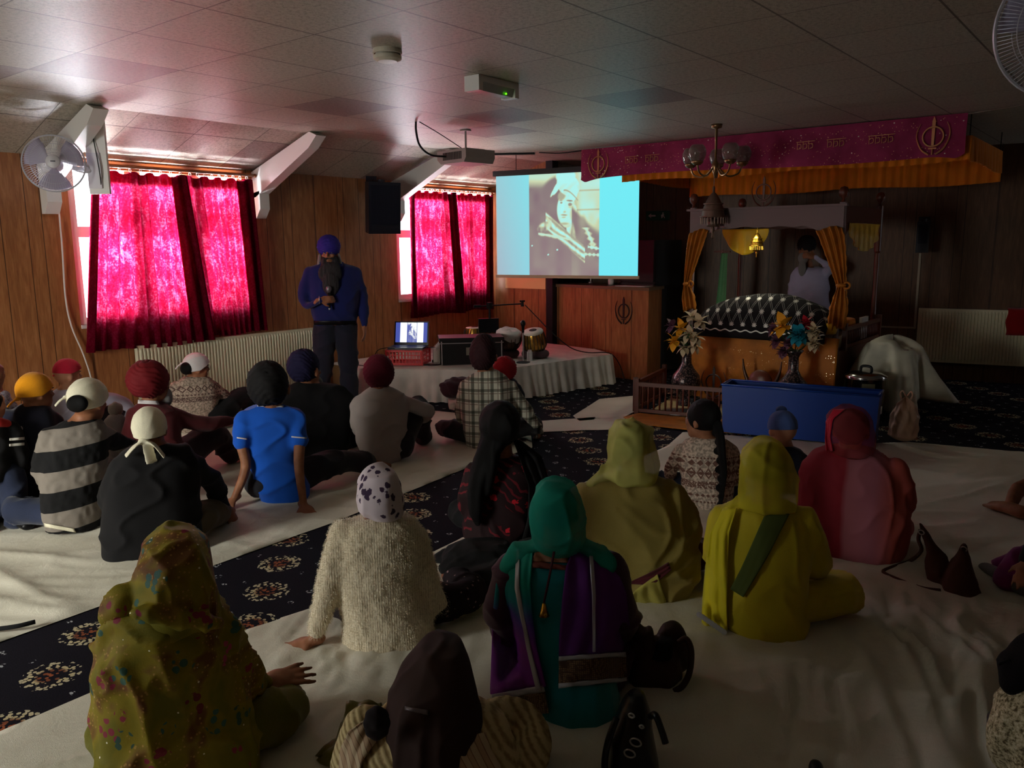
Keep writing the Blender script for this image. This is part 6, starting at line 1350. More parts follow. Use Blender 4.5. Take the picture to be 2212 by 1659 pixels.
def kerchief(fig, c, r, m, yaw=0.0, tilt=0.0, knot=(0, -1, -0.55), tails=2, low=-0.35, seed=1, name='kerchief', rise=0.0, ks=1.0):
    """square cloth pulled tight over the head and knotted behind, creases running to the knot"""
    nu, nv = 64, 30; V = []; R = rotz(yaw) @ rotx(tilt); kn = Vector(knot).normalized()
    for i in range(nv):
        for j in range(nu):
            a = 2*math.pi*j/nu; lo = low+rise*max(0, math.sin(a))*1.0; thm = math.acos(max(-0.98, lo)); th = thm*i/(nv-1)
            x, y, z = math.sin(th)*math.cos(a), math.sin(th)*math.sin(a), math.cos(th); p = Vector((x, y, z)); dk = (p-kn).length
            an = math.atan2(p.x-kn.x, p.z-kn.z); cr = (1-abs(math.sin(an*6.5+seed+dk)))**2*0.035*min(1, dk)*math.exp(-dk*0.5)
            hem = 0.02 if i == nv-1 else 0
            V.append(R @ (np.array((x*r[0], y*r[1], z*r[2]))*(1+cr+hem))+np.array(c))
    o = mesh_obj(name, V, grid_faces(nv, nu, True), m, fig.root, smooth=True); md = o.modifiers.new('s', 'SOLIDIFY'); md.thickness = 0.004; fig.parts.append(o)
    kp = R @ (np.array(kn)*np.array(r)*1.03)+np.array(c); pr = [prim_ell(kp, (0.022*ks, 0.016*ks, 0.017*ks))]
    random.seed(seed)
    for t in range(tails):
        sx = (-1, 1, 0.3)[t % 3]; a = Vector(kp); pr.append(prim_tube([(*a, 0.012*ks, 0.006*ks), (a.x+sx*0.035*ks, a.y-0.012*ks, a.z-0.015*ks, 0.022*ks, 0.006), (a.x+sx*0.07*ks, a.y-0.015*ks, a.z-(0.05+0.02*t)*ks, 0.026*ks, 0.005)]))
    k = blob('knot', pr, 0.005, m, o, smooth=3); return o
CROSS = lambda w=0.25, y=0.42, z=0.10: [[(-0.09, 0.20, 0.105, 0.085), (-w, y, z, 0.068), (-0.03, y+0.12, 0.06, 0.045)], [(0.09, 0.20, 0.105, 0.085), (w, y, z, 0.068), (0.03, y+0.10, 0.075, 0.045)]]
def person(base, label, rows, top, arms, head, legs=None, legm=None, skin=None, yaw=0.0, pitch=0.0, vox=0.012, fold=None, folda=None, torso_name='shirt', hands=True, sleeves='long', handm=None, extra=(), feet=True, seed=1, neck=True, B=None, headscale=None, legname='trousers', brow=None, body_k=0.86, bodyvox=None, arm_f=True, pelvis=True, sleeve_m=None):
    """rows: silhouette rows (y,xl,xr,f,hy); arms: lists of (px,py,f,r) shoulder..wrist (+ optional dict for the hand)
    head: (px,py,f,halfwidth_px)"""
    F = Fig(base[0], base[1], label, B); skin = skin or SKIN; legs = CROSS() if legs is None else legs
    hc = F.P(head[0], head[1], head[2]); hs = ((F.P(head[0]+head[3], head[1], head[2])-hc).x)/0.078; R = rotz(yaw) @ rotx(pitch); F.hc, F.hs, F.R = hc, hs, R
    body = head_prims(hc, hs, R); rw = F.rows(rows)
    top_r = rw[0] if rw[0][2] > rw[-1][2] else rw[-1]
    body.append(prim_tube([(hc.x, hc.y-0.01, hc.z-0.05*hs, 0.05*hs), (top_r[0], top_r[1]+0.02, top_r[2]-0.03, 0.058*hs)], 12, 0))
    body.append(F.loft(rows, body_k*0.9, body_k*0.8)); slv = []
    for A in arms:
        h = None
        if isinstance(A[-1], dict): h = A[-1]; A = A[:-1]
        body.append(F.tube(A, 0.74)); n = len(A)
        if sleeves == 'long': slv.append(F.tube(A))
        elif sleeves == 'short': slv.append(F.tube([A[0], A[1][:3]+(A[1][3]*1.12,)]))
        elif sleeves == 'threeq': q = A[:-1]+[tuple(a*0.45+b*0.55 for a, b in zip(A[-2], A[-1]))]; slv.append(F.tube(q, 1.0))
        e = F.P(*A[-1][:3]); e0 = F.P(*A[-2][:3]); dd = (e-e0).normalized()
        if h is None: h = {}
        body += hand(e, h.get('d', dd), h.get('n', (0, 0.3, 1)), h.get('side', 1), 0.17*h.get('s', 1), h.get('curl', 0.35), h.get('spread', 0.15), h.get('s', 1.0))
    if callable(legs): legs = legs(F)
    for Lg in legs:
        body.append(prim_tube([(*p[:3], p[3]*0.72) for p in Lg])); e = Vector(Lg[-1][:3]); e0 = Vector(Lg[-2][:3]); dd = (e-e0); dd.z = 0; dd = dd.normalized() if dd.length > 0.01 else Vector((0, 1, 0))
        if feet: fz = max(0.032, e.z*0.6); p1 = e+dd*0.03; p2 = e+dd*0.17; body.append(prim_tube([(p1.x, p1.y, max(0.04, p1.z*0.8), 0.04, 0.035), (p2.x, p2.y, 0.028, 0.045, 0.026)], 12, 0))
    s_ = F.blob('body', body, skin, bodyvox or min(vox, 0.010), smooth=3, fold=f_skin); F.body = s_
    if sleeve_m is not None: F.blob('sleeves', slv, sleeve_m, vox, smooth=6, fold=lambda P, s: f_shirt(P, s, 0.006), seed=seed+1); slv = []
    t = [F.loft(rows)]+slv+list(extra(F) if callable(extra) else extra)
    F.top = F.blob(torso_name, t, top, vox, smooth=7, fold=(lambda P, s: (fold or f_shirt)(P, s, folda) if folda else (fold or f_shirt)(P, s)), seed=seed)
    if legm is not None:
        lt = [prim_tube(Lg[:-1]+[(*[Lg[-1][i] for i in range(3)], Lg[-1][3]*1.15)]) for Lg in legs]+([prim_ell((rw[-1][0] if rw[-1][2] < rw[0][2] else rw[0][0], 0.20, 0.11), (0.155, 0.11, 0.095))] if pelvis is True else list(pelvis or []))
        F.legs = F.blob(legname, lt, legm, max(vox, 0.012), smooth=6, fold=lambda P, s: f_shirt(P, s, 0.008), seed=seed+3)
    F.eyes(hc, hs, R, brow); return F
def hair_cap(F, m=None, k=0.97, back=0.018, name='hair', extra=(), low=-0.02, vox=0.009):
    hc, hs, R = F.hc, F.hs, F.R; c = np.array(hc)+R @ (np.array((0, -back-0.006, 0.030))*hs)
    return F.blob(name, [prim_ell(c, np.array((0.083, 0.094, 0.092))*hs*k, R)]+list(extra), m or HAIR, vox, smooth=3, fold=lambda P, s: 0.003*vnoise(P*[40, 40, 14], s))

def hood(F, rows, m, vox=0.008, amp=0.006, seed=1, extra=(), k=1.0, name='headscarf', pad=1.0, back=0.0):
    """head cloth: silhouette stack plus a shell that clears the skull and hair"""
    hs = F.hs*pad; c = np.array(F.hc)+F.R @ (np.array((0, -0.012-back, 0.016))*hs)
    pr = [F.loft(rows), prim_ell(c, np.array((0.094, 0.114, 0.114))*hs, F.R)]+list(extra)
    return F.blob(name, pr, m, vox, smooth=4, fold=lambda P, s: f_drape(P, s, amp), seed=seed)
# ---------------------------------------------------------------- people: cloths
def _stripe(t):
    v = t.coord(); x, y, z = t.sep(v); n = t.noise(v, 300, 2)
    f = t.math('PINGPONG', t.math('ADD', z, t.math('ADD', 9.0-0.035, t.math('MULTIPLY', x, -0.12))), 0.112); s = t.math('GREATER_THAN', f, 0.056)
    c = t.mix(s, rgb(20, 20, 22), rgb(128, 120, 112)); t.l(c, t.b.inputs['Base Color']); t.bump(n, 0.3, 0.003)
M_STRIPE = mat('striped_knit', rough=0.95, fn=_stripe)
def _plaid(t):
    v = t.coord(); x, y, z = t.sep(v)
    def bands(c, p, w, o): return t.math('LESS_THAN', t.math('PINGPONG', t.math('ADD', c, 20+o), p/2), w)
    a = bands(x, 0.075, 0.012, 0); b = bands(z, 0.085, 0.011, 0.01); a2 = bands(x, 0.075, 0.004, 0.03); b2 = bands(z, 0.085, 0.004, 0.035)
    c = t.mix(t.math('MULTIPLY', a, 0.75), rgb(206, 202, 186), rgb(44, 46, 40)); c = t.mix(t.math('MULTIPLY', b, 0.7), c, rgb(58, 62, 50)); c = t.mix(t.math('MULTIPLY', t.math('MAXIMUM', a2, b2), 0.6), c, rgb(96, 60, 50)); t.l(c, t.b.inputs['Base Color'])
M_PLAID = mat('plaid_shirt', rough=0.9, fn=_plaid)
def _isle(zs, dark=(88, 44, 34), light=(206, 186, 168)):
    def fn(t):
        v = t.coord(); x, y, z = t.sep(v); mott = t.noise(v, 70, 2)
        c = t.ramp(mott, [(0.42, rgb(*[int(q*0.72) for q in light])), (0.58, rgb(*light))]); u = t.math('ADD', x, t.math('MULTIPLY', y, 0.6)); tot = None
        for z0, h, per, kind in zs:
            fz = t.math('DIVIDE', t.math('ABSOLUTE', t.math('SUBTRACT', z, z0)), h); fu = t.math('DIVIDE', t.math('PINGPONG', t.math('ADD', u, 10), per/2), per/2)
            if kind == 'diamond': k = t.math('LESS_THAN', t.math('ADD', fz, fu), 0.85)
            elif kind == 'ring': k = t.math('MULTIPLY', t.math('LESS_THAN', t.math('ABSOLUTE', t.math('SUBTRACT', t.math('ADD', fz, fu), 0.8)), 0.2), t.math('LESS_THAN', fz, 1.0))
            else: k = t.math('MULTIPLY', t.math('LESS_THAN', fz, 1.0), t.math('GREATER_THAN', t.noise(v, 120, 1), 0.45))
            tot = k if tot is None else t.math('MAXIMUM', tot, k)
        t.l(t.mix(t.math('MULTIPLY', tot, 0.85), c, rgb(*dark)), t.b.inputs['Base Color']); t.bump(t.noise(v, 260, 2), 0.4, 0.003)
    return fn
M_ISLE = mat('fair_isle_knit', rough=0.95, fn=_isle([(0.325, 0.008, 0.02, 'diamond'), (0.295, 0.022, 0.045, 'diamond'), (0.235, 0.035, 0.045, 'ring'), (0.235, 0.012, 0.045, 'diamond'), (0.165, 0.022, 0.03, 'noise'), (0.10, 0.012, 0.03, 'diamond'), (0.06, 0.008, 0.02, 'diamond')]))
M_ISLE2 = mat('patterned_cardigan', rough=0.95, fn=_isle([(0.40, 0.03, 0.06, 'ring'), (0.35, 0.01, 0.03, 'diamond'), (0.31, 0.02, 0.04, 'noise')], (70, 44, 44), (176, 156, 140)))
def _mohair(t):
    v = t.coord(); x, y, z = t.sep(v); cb = t.wave(t.coord(scale=(1, 1, 1)), 34, 0.6); n = t.noise(v, 90, 3, 0.7); n2 = t.noise(t.coord(scale=(180, 180, 60)), 1, 2)
    f = t.math('ADD', t.math('MULTIPLY', cb, 0.10), t.math('ADD', t.math('MULTIPLY', n, 0.45), t.math('MULTIPLY', n2, 0.45)))
    t.l(t.ramp(f, [(0.33, rgb(178, 160, 128)), (0.62, rgb(238, 226, 200))]), t.b.inputs['Base Color']); t.bump(f, 0.7, 0.006); t.b.inputs['Sheen Weight'].default_value = 0.5
M_MOH = mat('cream_mohair', rough=1.0, fn=_mohair)
def _butter(t):
    v = t.coord(); w = t.noise(v, 14, 2); vo = t.n('ShaderNodeTexVoronoi'); vo.feature = 'SMOOTH_F1'; vo.inputs['Scale'].default_value = 30; vo.inputs['Smoothness'].default_value = 0.15; t.l(t.coord(scale=(1, 1, 0.75), rot=(0, 0.4, 0.3)), vo.inputs['Vector'])
    f = t.math('ADD', vo.outputs['Distance'], t.math('MULTIPLY', t.math('SUBTRACT', t.noise(v, 80, 2), 0.5), 0.5)); t.l(t.ramp(f, [(0.30, rgb(58, 40, 66)), (0.36, rgb(206, 192, 200))]), t.b.inputs['Base Color'])
M_SPOT = mat('spotted_scarf', rough=0.85, fn=_butter)
def _olive(t):
    v = t.coord(); n = t.noise(v, 4.5, 3, 0.6, 0.5); fine = t.voro(v, 75); c = t.ramp(n, [(0.40, rgb(122, 114, 16)), (0.50, rgb(148, 130, 22)), (0.58, rgb(120, 76, 34))])
    c = t.mix(t.math('MULTIPLY', t.math('LESS_THAN', fine, 0.25), t.math('MULTIPLY', t.math('GREATER_THAN', n, 0.50), 0.65)), c, rgb(206, 158, 84))
    vo = t.n('ShaderNodeTexVoronoi'); vo.inputs['Scale'].default_value = 10.5; t.l(v, vo.inputs['Vector']); hs = t.sep(vo.outputs['Color'])
    sm = t.voro(v, 38); fl_ = t.math('MULTIPLY', t.math('MULTIPLY', t.math('LESS_THAN', sm, 0.42), t.math('LESS_THAN', vo.outputs['Distance'], 0.40)), t.math('GREATER_THAN', hs[0], 0.22))
    col = t.ramp(hs[1], [(0.0, rgb(152, 36, 74)), (0.42, rgb(120, 20, 50)), (0.5, rgb(52, 104, 96)), (0.8, rgb(40, 84, 78)), (0.9, rgb(196, 70, 110))], 'CONSTANT'); c = t.mix(t.math('MULTIPLY', fl_, 0.9), c, col)
    sp = t.n('ShaderNodeTexVoronoi'); sp.inputs['Scale'].default_value = 34; t.l(v, sp.inputs['Vector']); on = t.math('MULTIPLY', t.math('LESS_THAN', sp.outputs['Distance'], 0.10), t.math('LESS_THAN', t.sep(sp.outputs['Color'])[0], 0.3))
    c = t.mix(on, c, rgb(255, 250, 230)); t.l(c, t.b.inputs['Base Color']); t.l(t.math('MULTIPLY', on, 0.7), t.b.inputs['Metallic']); t.bump(t.noise(v, 200, 2), 0.2, 0.003)
M_OLIVE = mat('olive_floral_shawl', rough=0.7, fn=_olive)
M_OLIVEP = cloth('olive_cotton', rgb(108, 104, 28))
def _redemb(t):
    v = t.coord(); w = t.wave(t.coord(scale=(1, 1, 1)), 9, 9.0, 'DIAGONAL'); n = t.noise(v, 9, 2); sc = t.math('MULTIPLY', t.math('GREATER_THAN', w, 0.80), t.math('GREATER_THAN', n, 0.46))
    vo = t.n('ShaderNodeTexVoronoi'); vo.inputs['Scale'].default_value = 11; t.l(v, vo.inputs['Vector']); f = t.math('MULTIPLY', t.math('LESS_THAN', t.math('ADD', vo.outputs['Distance'], t.math('MULTIPLY', t.voro(v, 60), 0.2)), 0.30), t.math('GREATER_THAN', t.sep(vo.outputs['Color'])[0], 0.62))
    c = t.mix(t.math('MULTIPLY', sc, 0.7), rgb(34, 12, 16), rgb(120, 24, 36)); c = t.mix(f, c, rgb(196, 26, 44)); t.l(c, t.b.inputs['Base Color'])
M_REDE = mat('red_embroidered_dress', rough=0.8, fn=_redemb)
def _ombre(t):
    v = t.coord(); z = t.sep(v)[2]; n = t.noise(v, 7, 2); f = t.math('ADD', z, t.math('MULTIPLY', t.math('SUBTRACT', n, 0.5), 0.12)); t.l(t.ramp(f, [(0.24, rgb(138, 46, 164)), (0.34, rgb(86, 60, 168)), (0.42, rgb(20, 136, 152)), (0.50, rgb(18, 150, 134))]), t.b.inputs['Base Color'])
    t.b.inputs['Alpha'].default_value = 0.88
M_OMBRE = mat('teal_to_purple_chiffon', rough=0.7, fn=_ombre)
M_PURP = sheer('purple_chiffon', rgb(104, 42, 134), 0.9)
M_SILV = mat('silver_trim_ribbon', rgb(190, 190, 200), 0.4, 0.35)
M_BROC = mat('brown_brocade', rough=0.6, fn=lambda t: t.l(t.ramp(t.voro(t.coord(), 150, rand=0.2), [(0.3, rgb(150, 120, 84)), (0.5, rgb(84, 60, 48))]), t.b.inputs['Base Color']))
M_DOTS = mat('dotted_trousers', rough=0.9, fn=lambda t: t.l(t.ramp(t.voro(t.coord(), 34, rand=0.25), [(0.17, rgb(150, 120, 120)), (0.2, rgb(28, 18, 24))]), t.b.inputs['Base Color']))
M_BLK = M_BLK; M_DARK = cloth('black_cloth', rgb(15, 14, 17), sheen=0.02); M_JEAN = cloth('dark_denim', rgb(34, 42, 66)); M_NAVY = cloth('navy_cloth', rgb(24, 26, 44)); M_CHAR = cloth('charcoal_cloth', rgb(42, 40, 44))
WHK = cloth('white_kerchief_cloth', rgb(226, 220, 196)); WHK2 = cloth('white_kerchief_cotton', rgb(216, 212, 214))
# ---------------------------------------------------------------- people: the front row of women
# cream mohair jumper
F = person((830, 1422), 'seated person in a fluffy cream jumper and white scarf with dark spots',
    [(1112, 792, 862, .16, .06), (1122, 750, 896, .16, .09), (1150, 722, 913, .16, .11), (1200, 716, 913, .16, .12), (1240, 722, 902, .16, .125), (1275, 728, 905, .16, .125), (1330, 738, 935, .16, .14), (1385, 740, 936, .16, .15), (1421, 768, 890, .16, .10)], M_MOH,
    [[(742, 1150, .15, .058), (716, 1240, .12, .055), (692, 1335, .13, .042), (676, 1384, .14, .030), dict(d=(-1, .0, -.30), n=(0, -.25, 1), side=-1, s=1.12, curl=0.02, spread=0.36)],
     [(895, 1160, .17, .056), (914, 1235, .16, .056), (930, 1296, .20, .066), (975, 1306, .28, .055), (1010, 1325, .36, .03)]],
    (820, 1062, .15, 38), [[(-0.09, 0.20, 0.10, 0.08), (-0.16, 0.45, 0.10, 0.065), (0.1, 0.5, 0.06, 0.045)], [(0.09, 0.20, 0.10, 0.085), (0.36, 0.30, 0.10, 0.07), (0.34, 0.52, 0.07, 0.055)]], M_DOTS, SKIN, vox=0.011, fold=f_knit, folda=0.005, torso_name='jumper', sleeves='threeq', bodyvox=0.0065, seed=2, yaw=0.05)
hood(F, [(1009, 808, 838, .13, .03), (1020, 788, 854, .13, .075), (1045, 774, 866, .13, .10), (1075, 771, 870, .13, .108), (1095, 776, 870, .13, .10), (1110, 790, 868, .13, .08), (1121, 805, 862, .12, .06)], M_SPOT, 0.008, 0.006, 4)
# fuzz: short hairs standing out of the jumper
def fuzz(o, n, L, m, seed=1):
    random.seed(seed); me = o.data; vs = me.vertices; V = []; Fc = []
    for _ in range(n):
        v = vs[random.randrange(len(vs))]; p = v.co; d = (v.normal+Vector((random.uniform(-.6, .6), random.uniform(-.6, .6), random.uniform(-.9, .3)))).normalized(); s = d.orthogonal().normalized()*0.00045; l = L*random.uniform(.5, 1.2); b = len(V); e = p+d*l+Vector((0, 0, -l*0.25)); m_ = p+d*l*0.55
        V += [(p-s)[:], (p+s)[:], (m_+s*.8)[:], (m_-s*.8)[:], e[:]]; Fc += [[b, b+1, b+2, b+3], [b+3, b+2, b+4]]
    f = mesh_obj('fuzz', V, Fc, m, o); f['kind'] = 'stuff'; return f
fuzz(F.top, 26000, 0.011, mat('mohair_fibre', rgb(240, 230, 206), 0.9))
# teal and purple
F = person((1235, 1585), 'seated person in a teal headscarf and purple silver-edged chiffon with a gold tassel',
    [(1180, 1160, 1240, .17, .06), (1196, 1122, 1285, .17, .09), (1225, 1096, 1325, .17, .11), (1290, 1100, 1340, .17, .12), (1370, 1118, 1335, .17, .125), (1450, 1130, 1335, .17, .14), (1530, 1150, 1340, .17, .15), (1583, 1185, 1318, .17, .11)], cloth('teal_satin', rgb(14, 134, 144), 0.06, 0.5),
    [[(1105, 1225, .16, .058), (1080, 1320, .2, .055), (1120, 1400, .4, .04), (1160, 1420, .5, .03)], [(1312, 1225, .16, .06), (1345, 1320, .16, .062), (1350, 1355, .28, .045), (1300, 1380, .46, .03)]],
    (1204, 1108, .16, 42), CROSS(0.18, 0.42), cloth('plum_cloth', rgb(60, 24, 44)), SKIN, vox=0.011, fold=lambda P, s, a=0: f_drape(P, s, 0.005), torso_name='kameez', bodyvox=0.009, seed=5, sleeve_m=cloth('maroon_sleeve_silk', rgb(62, 20, 46), 0.08, 0.6))
hood(F, [(1035, 1186, 1214, .15, .03), (1048, 1166, 1234, .15, .08), (1080, 1150, 1252, .15, .11), (1120, 1146, 1260, .15, .12), (1155, 1150, 1263, .15, .11), (1178, 1162, 1255, .14, .085), (1193, 1182, 1228, .13, .05)], sheer('teal_chiffon', rgb(18, 156, 136), 0.74), 0.008, 0.006, 5, [F.tube([(1152, 1180, .13, .022), (1125, 1194, .14, .035), (1102, 1225, .14, .040)]), F.tube([(1256, 1180, .13, .022), (1282, 1194, .14, .035), (1308, 1215, .14, .040)])])
hair_cap(F)
F.drape([(1180, 1128, 1186, 1152), (1215, 1090, 1215, 1150), (1260, 1072, 1262, 1146), (1330, 1064, 1330, 1150), (1400, 1062, 1400, 1160), (1500, 1060, 1482, 1180)], [F.top, F.body], M_OMBRE, 'left_panel', 24, 46, 0.016, fold=0.006)
F.drape([(1500, 1062, 1480, 1174), (1512, 1064, 1494, 1178)], [F.top], M_SILV, 'silver_band', 20, 4, 0.022)
F.drape([(1512, 1064, 1494, 1178), (1548, 1116, 1540, 1186)], [F.top], M_BROC, 'brocade_band', 20, 8, 0.020)
F.drape([(1188, 1116, 1188, 1123), (1270, 1113, 1270, 1122), (1330, 1124, 1330, 1133), (1400, 1138, 1400, 1147), (1495, 1160, 1492, 1170)], [F.top], M_SILV, 'silver_edge', 4, 40, 0.026)
F.drape([(1185, 1240, 1180, 1285), (1225, 1222, 1215, 1325), (1300, 1214, 1280, 1352), (1370, 1208, 1355, 1360), (1418, 1207, 1408, 1352)], [F.top, F.body], M_PURP, 'right_panel', 26, 40, 0.016, fold=0.006, seed=3)
F.drape([(1418, 1207, 1408, 1352), (1427, 1207, 1417, 1353)], [F.top], M_SILV, 'silver_band', 24, 4, 0.024)
F.drape([(1427, 1207, 1417, 1353), (1476, 1207, 1462, 1354)], [F.top], M_BROC, 'brocade_band', 24, 12, 0.022)
F.drape([(1476, 1207, 1462, 1354), (1486, 1207, 1471, 1354)], [F.top], M_SILV, 'silver_band', 24, 4, 0.024)
F.drape([(1190, 1272, 1190, 1280), (1290, 1279, 1290, 1286), (1408, 1280, 1408, 1287)], [F.top], M_SILV, 'silver_edge', 4, 30, 0.028)
F.drape([(1213, 1146, 1213, 1160), (1223, 1168, 1223, 1188), (1226, 1194, 1226, 1210), (1224, 1216, 1222, 1228)], [F.top], M_BROC, 'neckline_band', 4, 4, 0.01) if False else None
F.drape([(1212, 1148, 1222, 1228), (1226, 1148, 1232, 1228)], [F.top], mat('red_neckline', rgb(120, 60, 52), 0.7), 'neckline_band', 20, 5, 0.010)
F.drape([(1192, 1156, 1192, 1228), (1213, 1150, 1216, 1226)], [F.top], SKIN, 'nape', 16, 8, 0.009)
p0 = F.P(1197, 1192, 0.03); p1 = F.P(1184, 1260, 0.035); p2 = F.P(1175, 1302, 0.035)
tube_obj('tassel_cord', [p0, p1, p2], 0.004, mat('maroon_cord', rgb(70, 24, 40), 0.8), F.root)
bm = bmesh.new(); lathe(bm, [(0, 0), (0.006, -0.002), (0.012, -0.03), (0.018, -0.045), (0, -0.042)], p2, 10); bm_obj('tassel', bm, M_GOLD, F.root, smooth=True)
# pale yellow-green shawl
F = person((1400, 1312), 'broad seated person wrapped in a pale yellow-green shawl behind the teal headscarf',
    [(1030, 1325, 1415, .18, .07), (1042, 1285, 1445, .18, .10), (1070, 1255, 1460, .18, .12), (1120, 1246, 1480, .18, .135), (1180, 1246, 1505, .18, .15), (1230, 1262, 1512, .18, .16), (1275, 1290, 1490, .18, .15), (1310, 1340, 1450, .18, .10)], cloth('yellow_green_shawl', rgb(146, 128, 62), 0.07, 0.75),
    [[(1275, 1070, .18, .06), (1262, 1160, .22, .055), (1300, 1220, .42, .04)], [(1450, 1070, .18, .062), (1490, 1160, .22, .055), (1440, 1225, .44, .04)]],
    (1366, 962, .17, 37), CROSS(0.25, 0.42), cloth('maroon_trousers', rgb(80, 22, 30)), SKIN, vox=0.012, fold=lambda P, s, a=0: f_drape(P, s, 0.010), torso_name='shawl', seed=8)
hood(F, [(905, 1350, 1374, .16, .03), (915, 1332, 1392, .16, .08), (940, 1318, 1408, .16, .11), (970, 1315, 1417, .16, .12), (1000, 1318, 1420, .16, .115), (1025, 1305, 1422, .16, .11), (1038, 1330, 1415, .15, .09)], sheer('yellow_green_chiffon', rgb(206, 204, 110), 0.58), 0.009, 0.010, 9, [F.tube([(1340, 1010, .13, .03), (1305, 1028, .16, .03), (1280, 1052, .17, .022)])])
hair_cap(F)
F.drape([(1275, 1372, 1240, 1420), (1300, 1355, 1300, 1440), (1315, 1375, 1312, 1425)], [F.top], cloth('yellow_green_shawl_end', rgb(176, 166, 78)), 'shawl_end', 14, 10, 0.014, fold=0.008)
F.drape([(1262, 1352, 1262, 1360), (1240, 1400, 1262, 1415), (1214, 1444, 1232, 1450)], [F.top], cloth('maroon_trousers', rgb(80, 22, 30)), 'maroon_sleeve', 10, 14, 0.012)
# bright yellow
F = person((1655, 1397), 'seated person in bright yellow with a dark green band slanting across the back',
    [(1082, 1610, 1705, .17, .07), (1096, 1570, 1730, .17, .10), (1130, 1540, 1748, .17, .12), (1180, 1532, 1756, .17, .125), (1240, 1540, 1745, .17, .125), (1290, 1552, 1742, .17, .14), (1340, 1558, 1750, .17, .15), (1392, 1590, 1738, .17, .12)], cloth('yellow_cotton', rgb(206, 186, 34), 0.05, 0.7),
    [[(1560, 1120, .17, .055), (1545, 1200, .2, .052), (1580, 1270, .4, .035)], [(1738, 1125, .17, .055), (1765, 1210, .24, .052), (1750, 1250, .42, .035)]],
    (1657, 1012, .16, 43), [[(-0.09, 0.2, 0.11, 0.085), (-0.2, 0.42, 0.10, 0.065), (0.0, 0.52, 0.06, 0.045)], [(0.09, 0.18, 0.11, 0.09), (0.31, 0.34, 0.12, 0.08), (0.12, 0.48, 0.07, 0.055)]], cloth('yellow_cotton', rgb(206, 186, 34)), SKIN, vox=0.011, fold=lambda P, s, a=0: f_drape(P, s, 0.006), torso_name='kameez', seed=12)
hood(F, [(944, 1646, 1668, .15, .03), (955, 1622, 1690, .15, .08), (985, 1602, 1712, .15, .115), (1020, 1596, 1720, .15, .125), (1055, 1598, 1722, .15, .12), (1080, 1600, 1720, .15, .105), (1098, 1590, 1718, .15, .10)], sheer('yellow_chiffon', rgb(220, 206, 44), 0.55), 0.008, 0.007, 13, [F.tube([(1620, 1085, .14, .03), (1590, 1096, .15, .03), (1562, 1115, .16, .022)])])
hair_cap(F)
F.drape([(1100, 1562, 1098, 1592), (1150, 1534, 1150, 1576), (1220, 1525, 1220, 1572), (1300, 1518, 1300, 1570), (1362, 1516, 1368, 1572)], [F.top], cloth('yellow_scarf_end', rgb(222, 206, 30), 0.04, 0.7), 'hanging_scarf_end', 16, 46, 0.030, fold=0.008, relax=20)
F.drape([(1105, 1655, 1110, 1705), (1180, 1622, 1190, 1665), (1230, 1600, 1240, 1636), (1272, 1578, 1290, 1606)], [F.top], mat('dark_green_band', rgb(84, 96, 42), 0.8), 'dark_green_band', 12, 26, 0.012, fold=0.001)
F.drape([(1215, 1790, 1225, 1812), (1260, 1765, 1262, 1815), (1330, 1745, 1330, 1785), (1392, 1700, 1395, 1742)], [F.legs], cloth('yellow_cotton', rgb(206, 186, 34)), 'kameez_side', 12, 20, 0.01) if False else None
for k in range(9):
    p = F.P(1511+k*6.6, 1328+k*4.6, 0.015); bm = bmesh.new(); lathe(bm, [(0, -0.003), (0.013, -0.002), (0.013, 0.002), (0, 0.003)], p, 12, (0.2, 1, 0.2)); bm_obj('coin_trim', bm, M_SILV, F.root)
# pink and salmon
def _pinkdup(t):
    v = t.coord(); x = t.sep(v)[0]; n = t.noise(v, 3, 2); f = t.math('ADD', x, t.math('MULTIPLY', t.math('SUBTRACT', n, .5), 0.05)); t.l(t.ramp(t.math('ADD', f, 0.5), [(0.26, rgb(146, 38, 56)), (0.42, rgb(148, 34, 48)), (0.445, rgb(168, 98, 108)), (0.57, rgb(162, 94, 108)), (0.66, rgb(172, 78, 68))]), t.b.inputs['Base Color'])
M_PDUP = mat('red_to_salmon_shawl', rough=0.75, fn=_pinkdup)
F = person((1845, 1224), 'seated person wrapped in a red and salmon pink shawl before the blue tub',
    [(966, 1795, 1875, .17, .08), (980, 1752, 1915, .17, .11), (1010, 1732, 1946, .17, .125), (1070, 1724, 1962, .17, .135), (1130, 1726, 1970, .17, .145), (1180, 1742, 1960, .17, .155), (1220, 1775, 1925, .17, .12)], M_PDUP,
    [[(1755, 1010, .17, .06), (1745, 1090, .22, .055), (1790, 1150, .42, .04)], [(1935, 1015, .17, .06), (1950, 1090, .22, .055), (1900, 1150, .42, .04)]],
    (1838, 932, .16, 36), CROSS(0.22, 0.4), cloth('salmon_cotton', rgb(190, 90, 86)), SKIN, vox=0.012, fold=lambda P, s, a=0: f_drape(P, s, 0.005), torso_name='shawl', seed=15)
hood(F, [(878, 1815, 1845, .15, .03), (886, 1798, 1866, .15, .08), (905, 1786, 1882, .15, .11), (935, 1786, 1894, .15, .12), (962, 1792, 1892, .15, .115), (982, 1800, 1880, .15, .10)], sheer('dark_rose_chiffon', rgb(160, 56, 60), 0.55), 0.008, 0.006, 16)
hair_cap(F, k=1.05)
F.drape([(885, 1800, 884, 1826), (910, 1784, 905, 1800), (945, 1782, 945, 1794), (975, 1785, 975, 1800)], F.parts[-2:], cloth('crimson_edge', rgb(176, 24, 50)), 'crimson_hood_edge', 8, 18, 0.012)
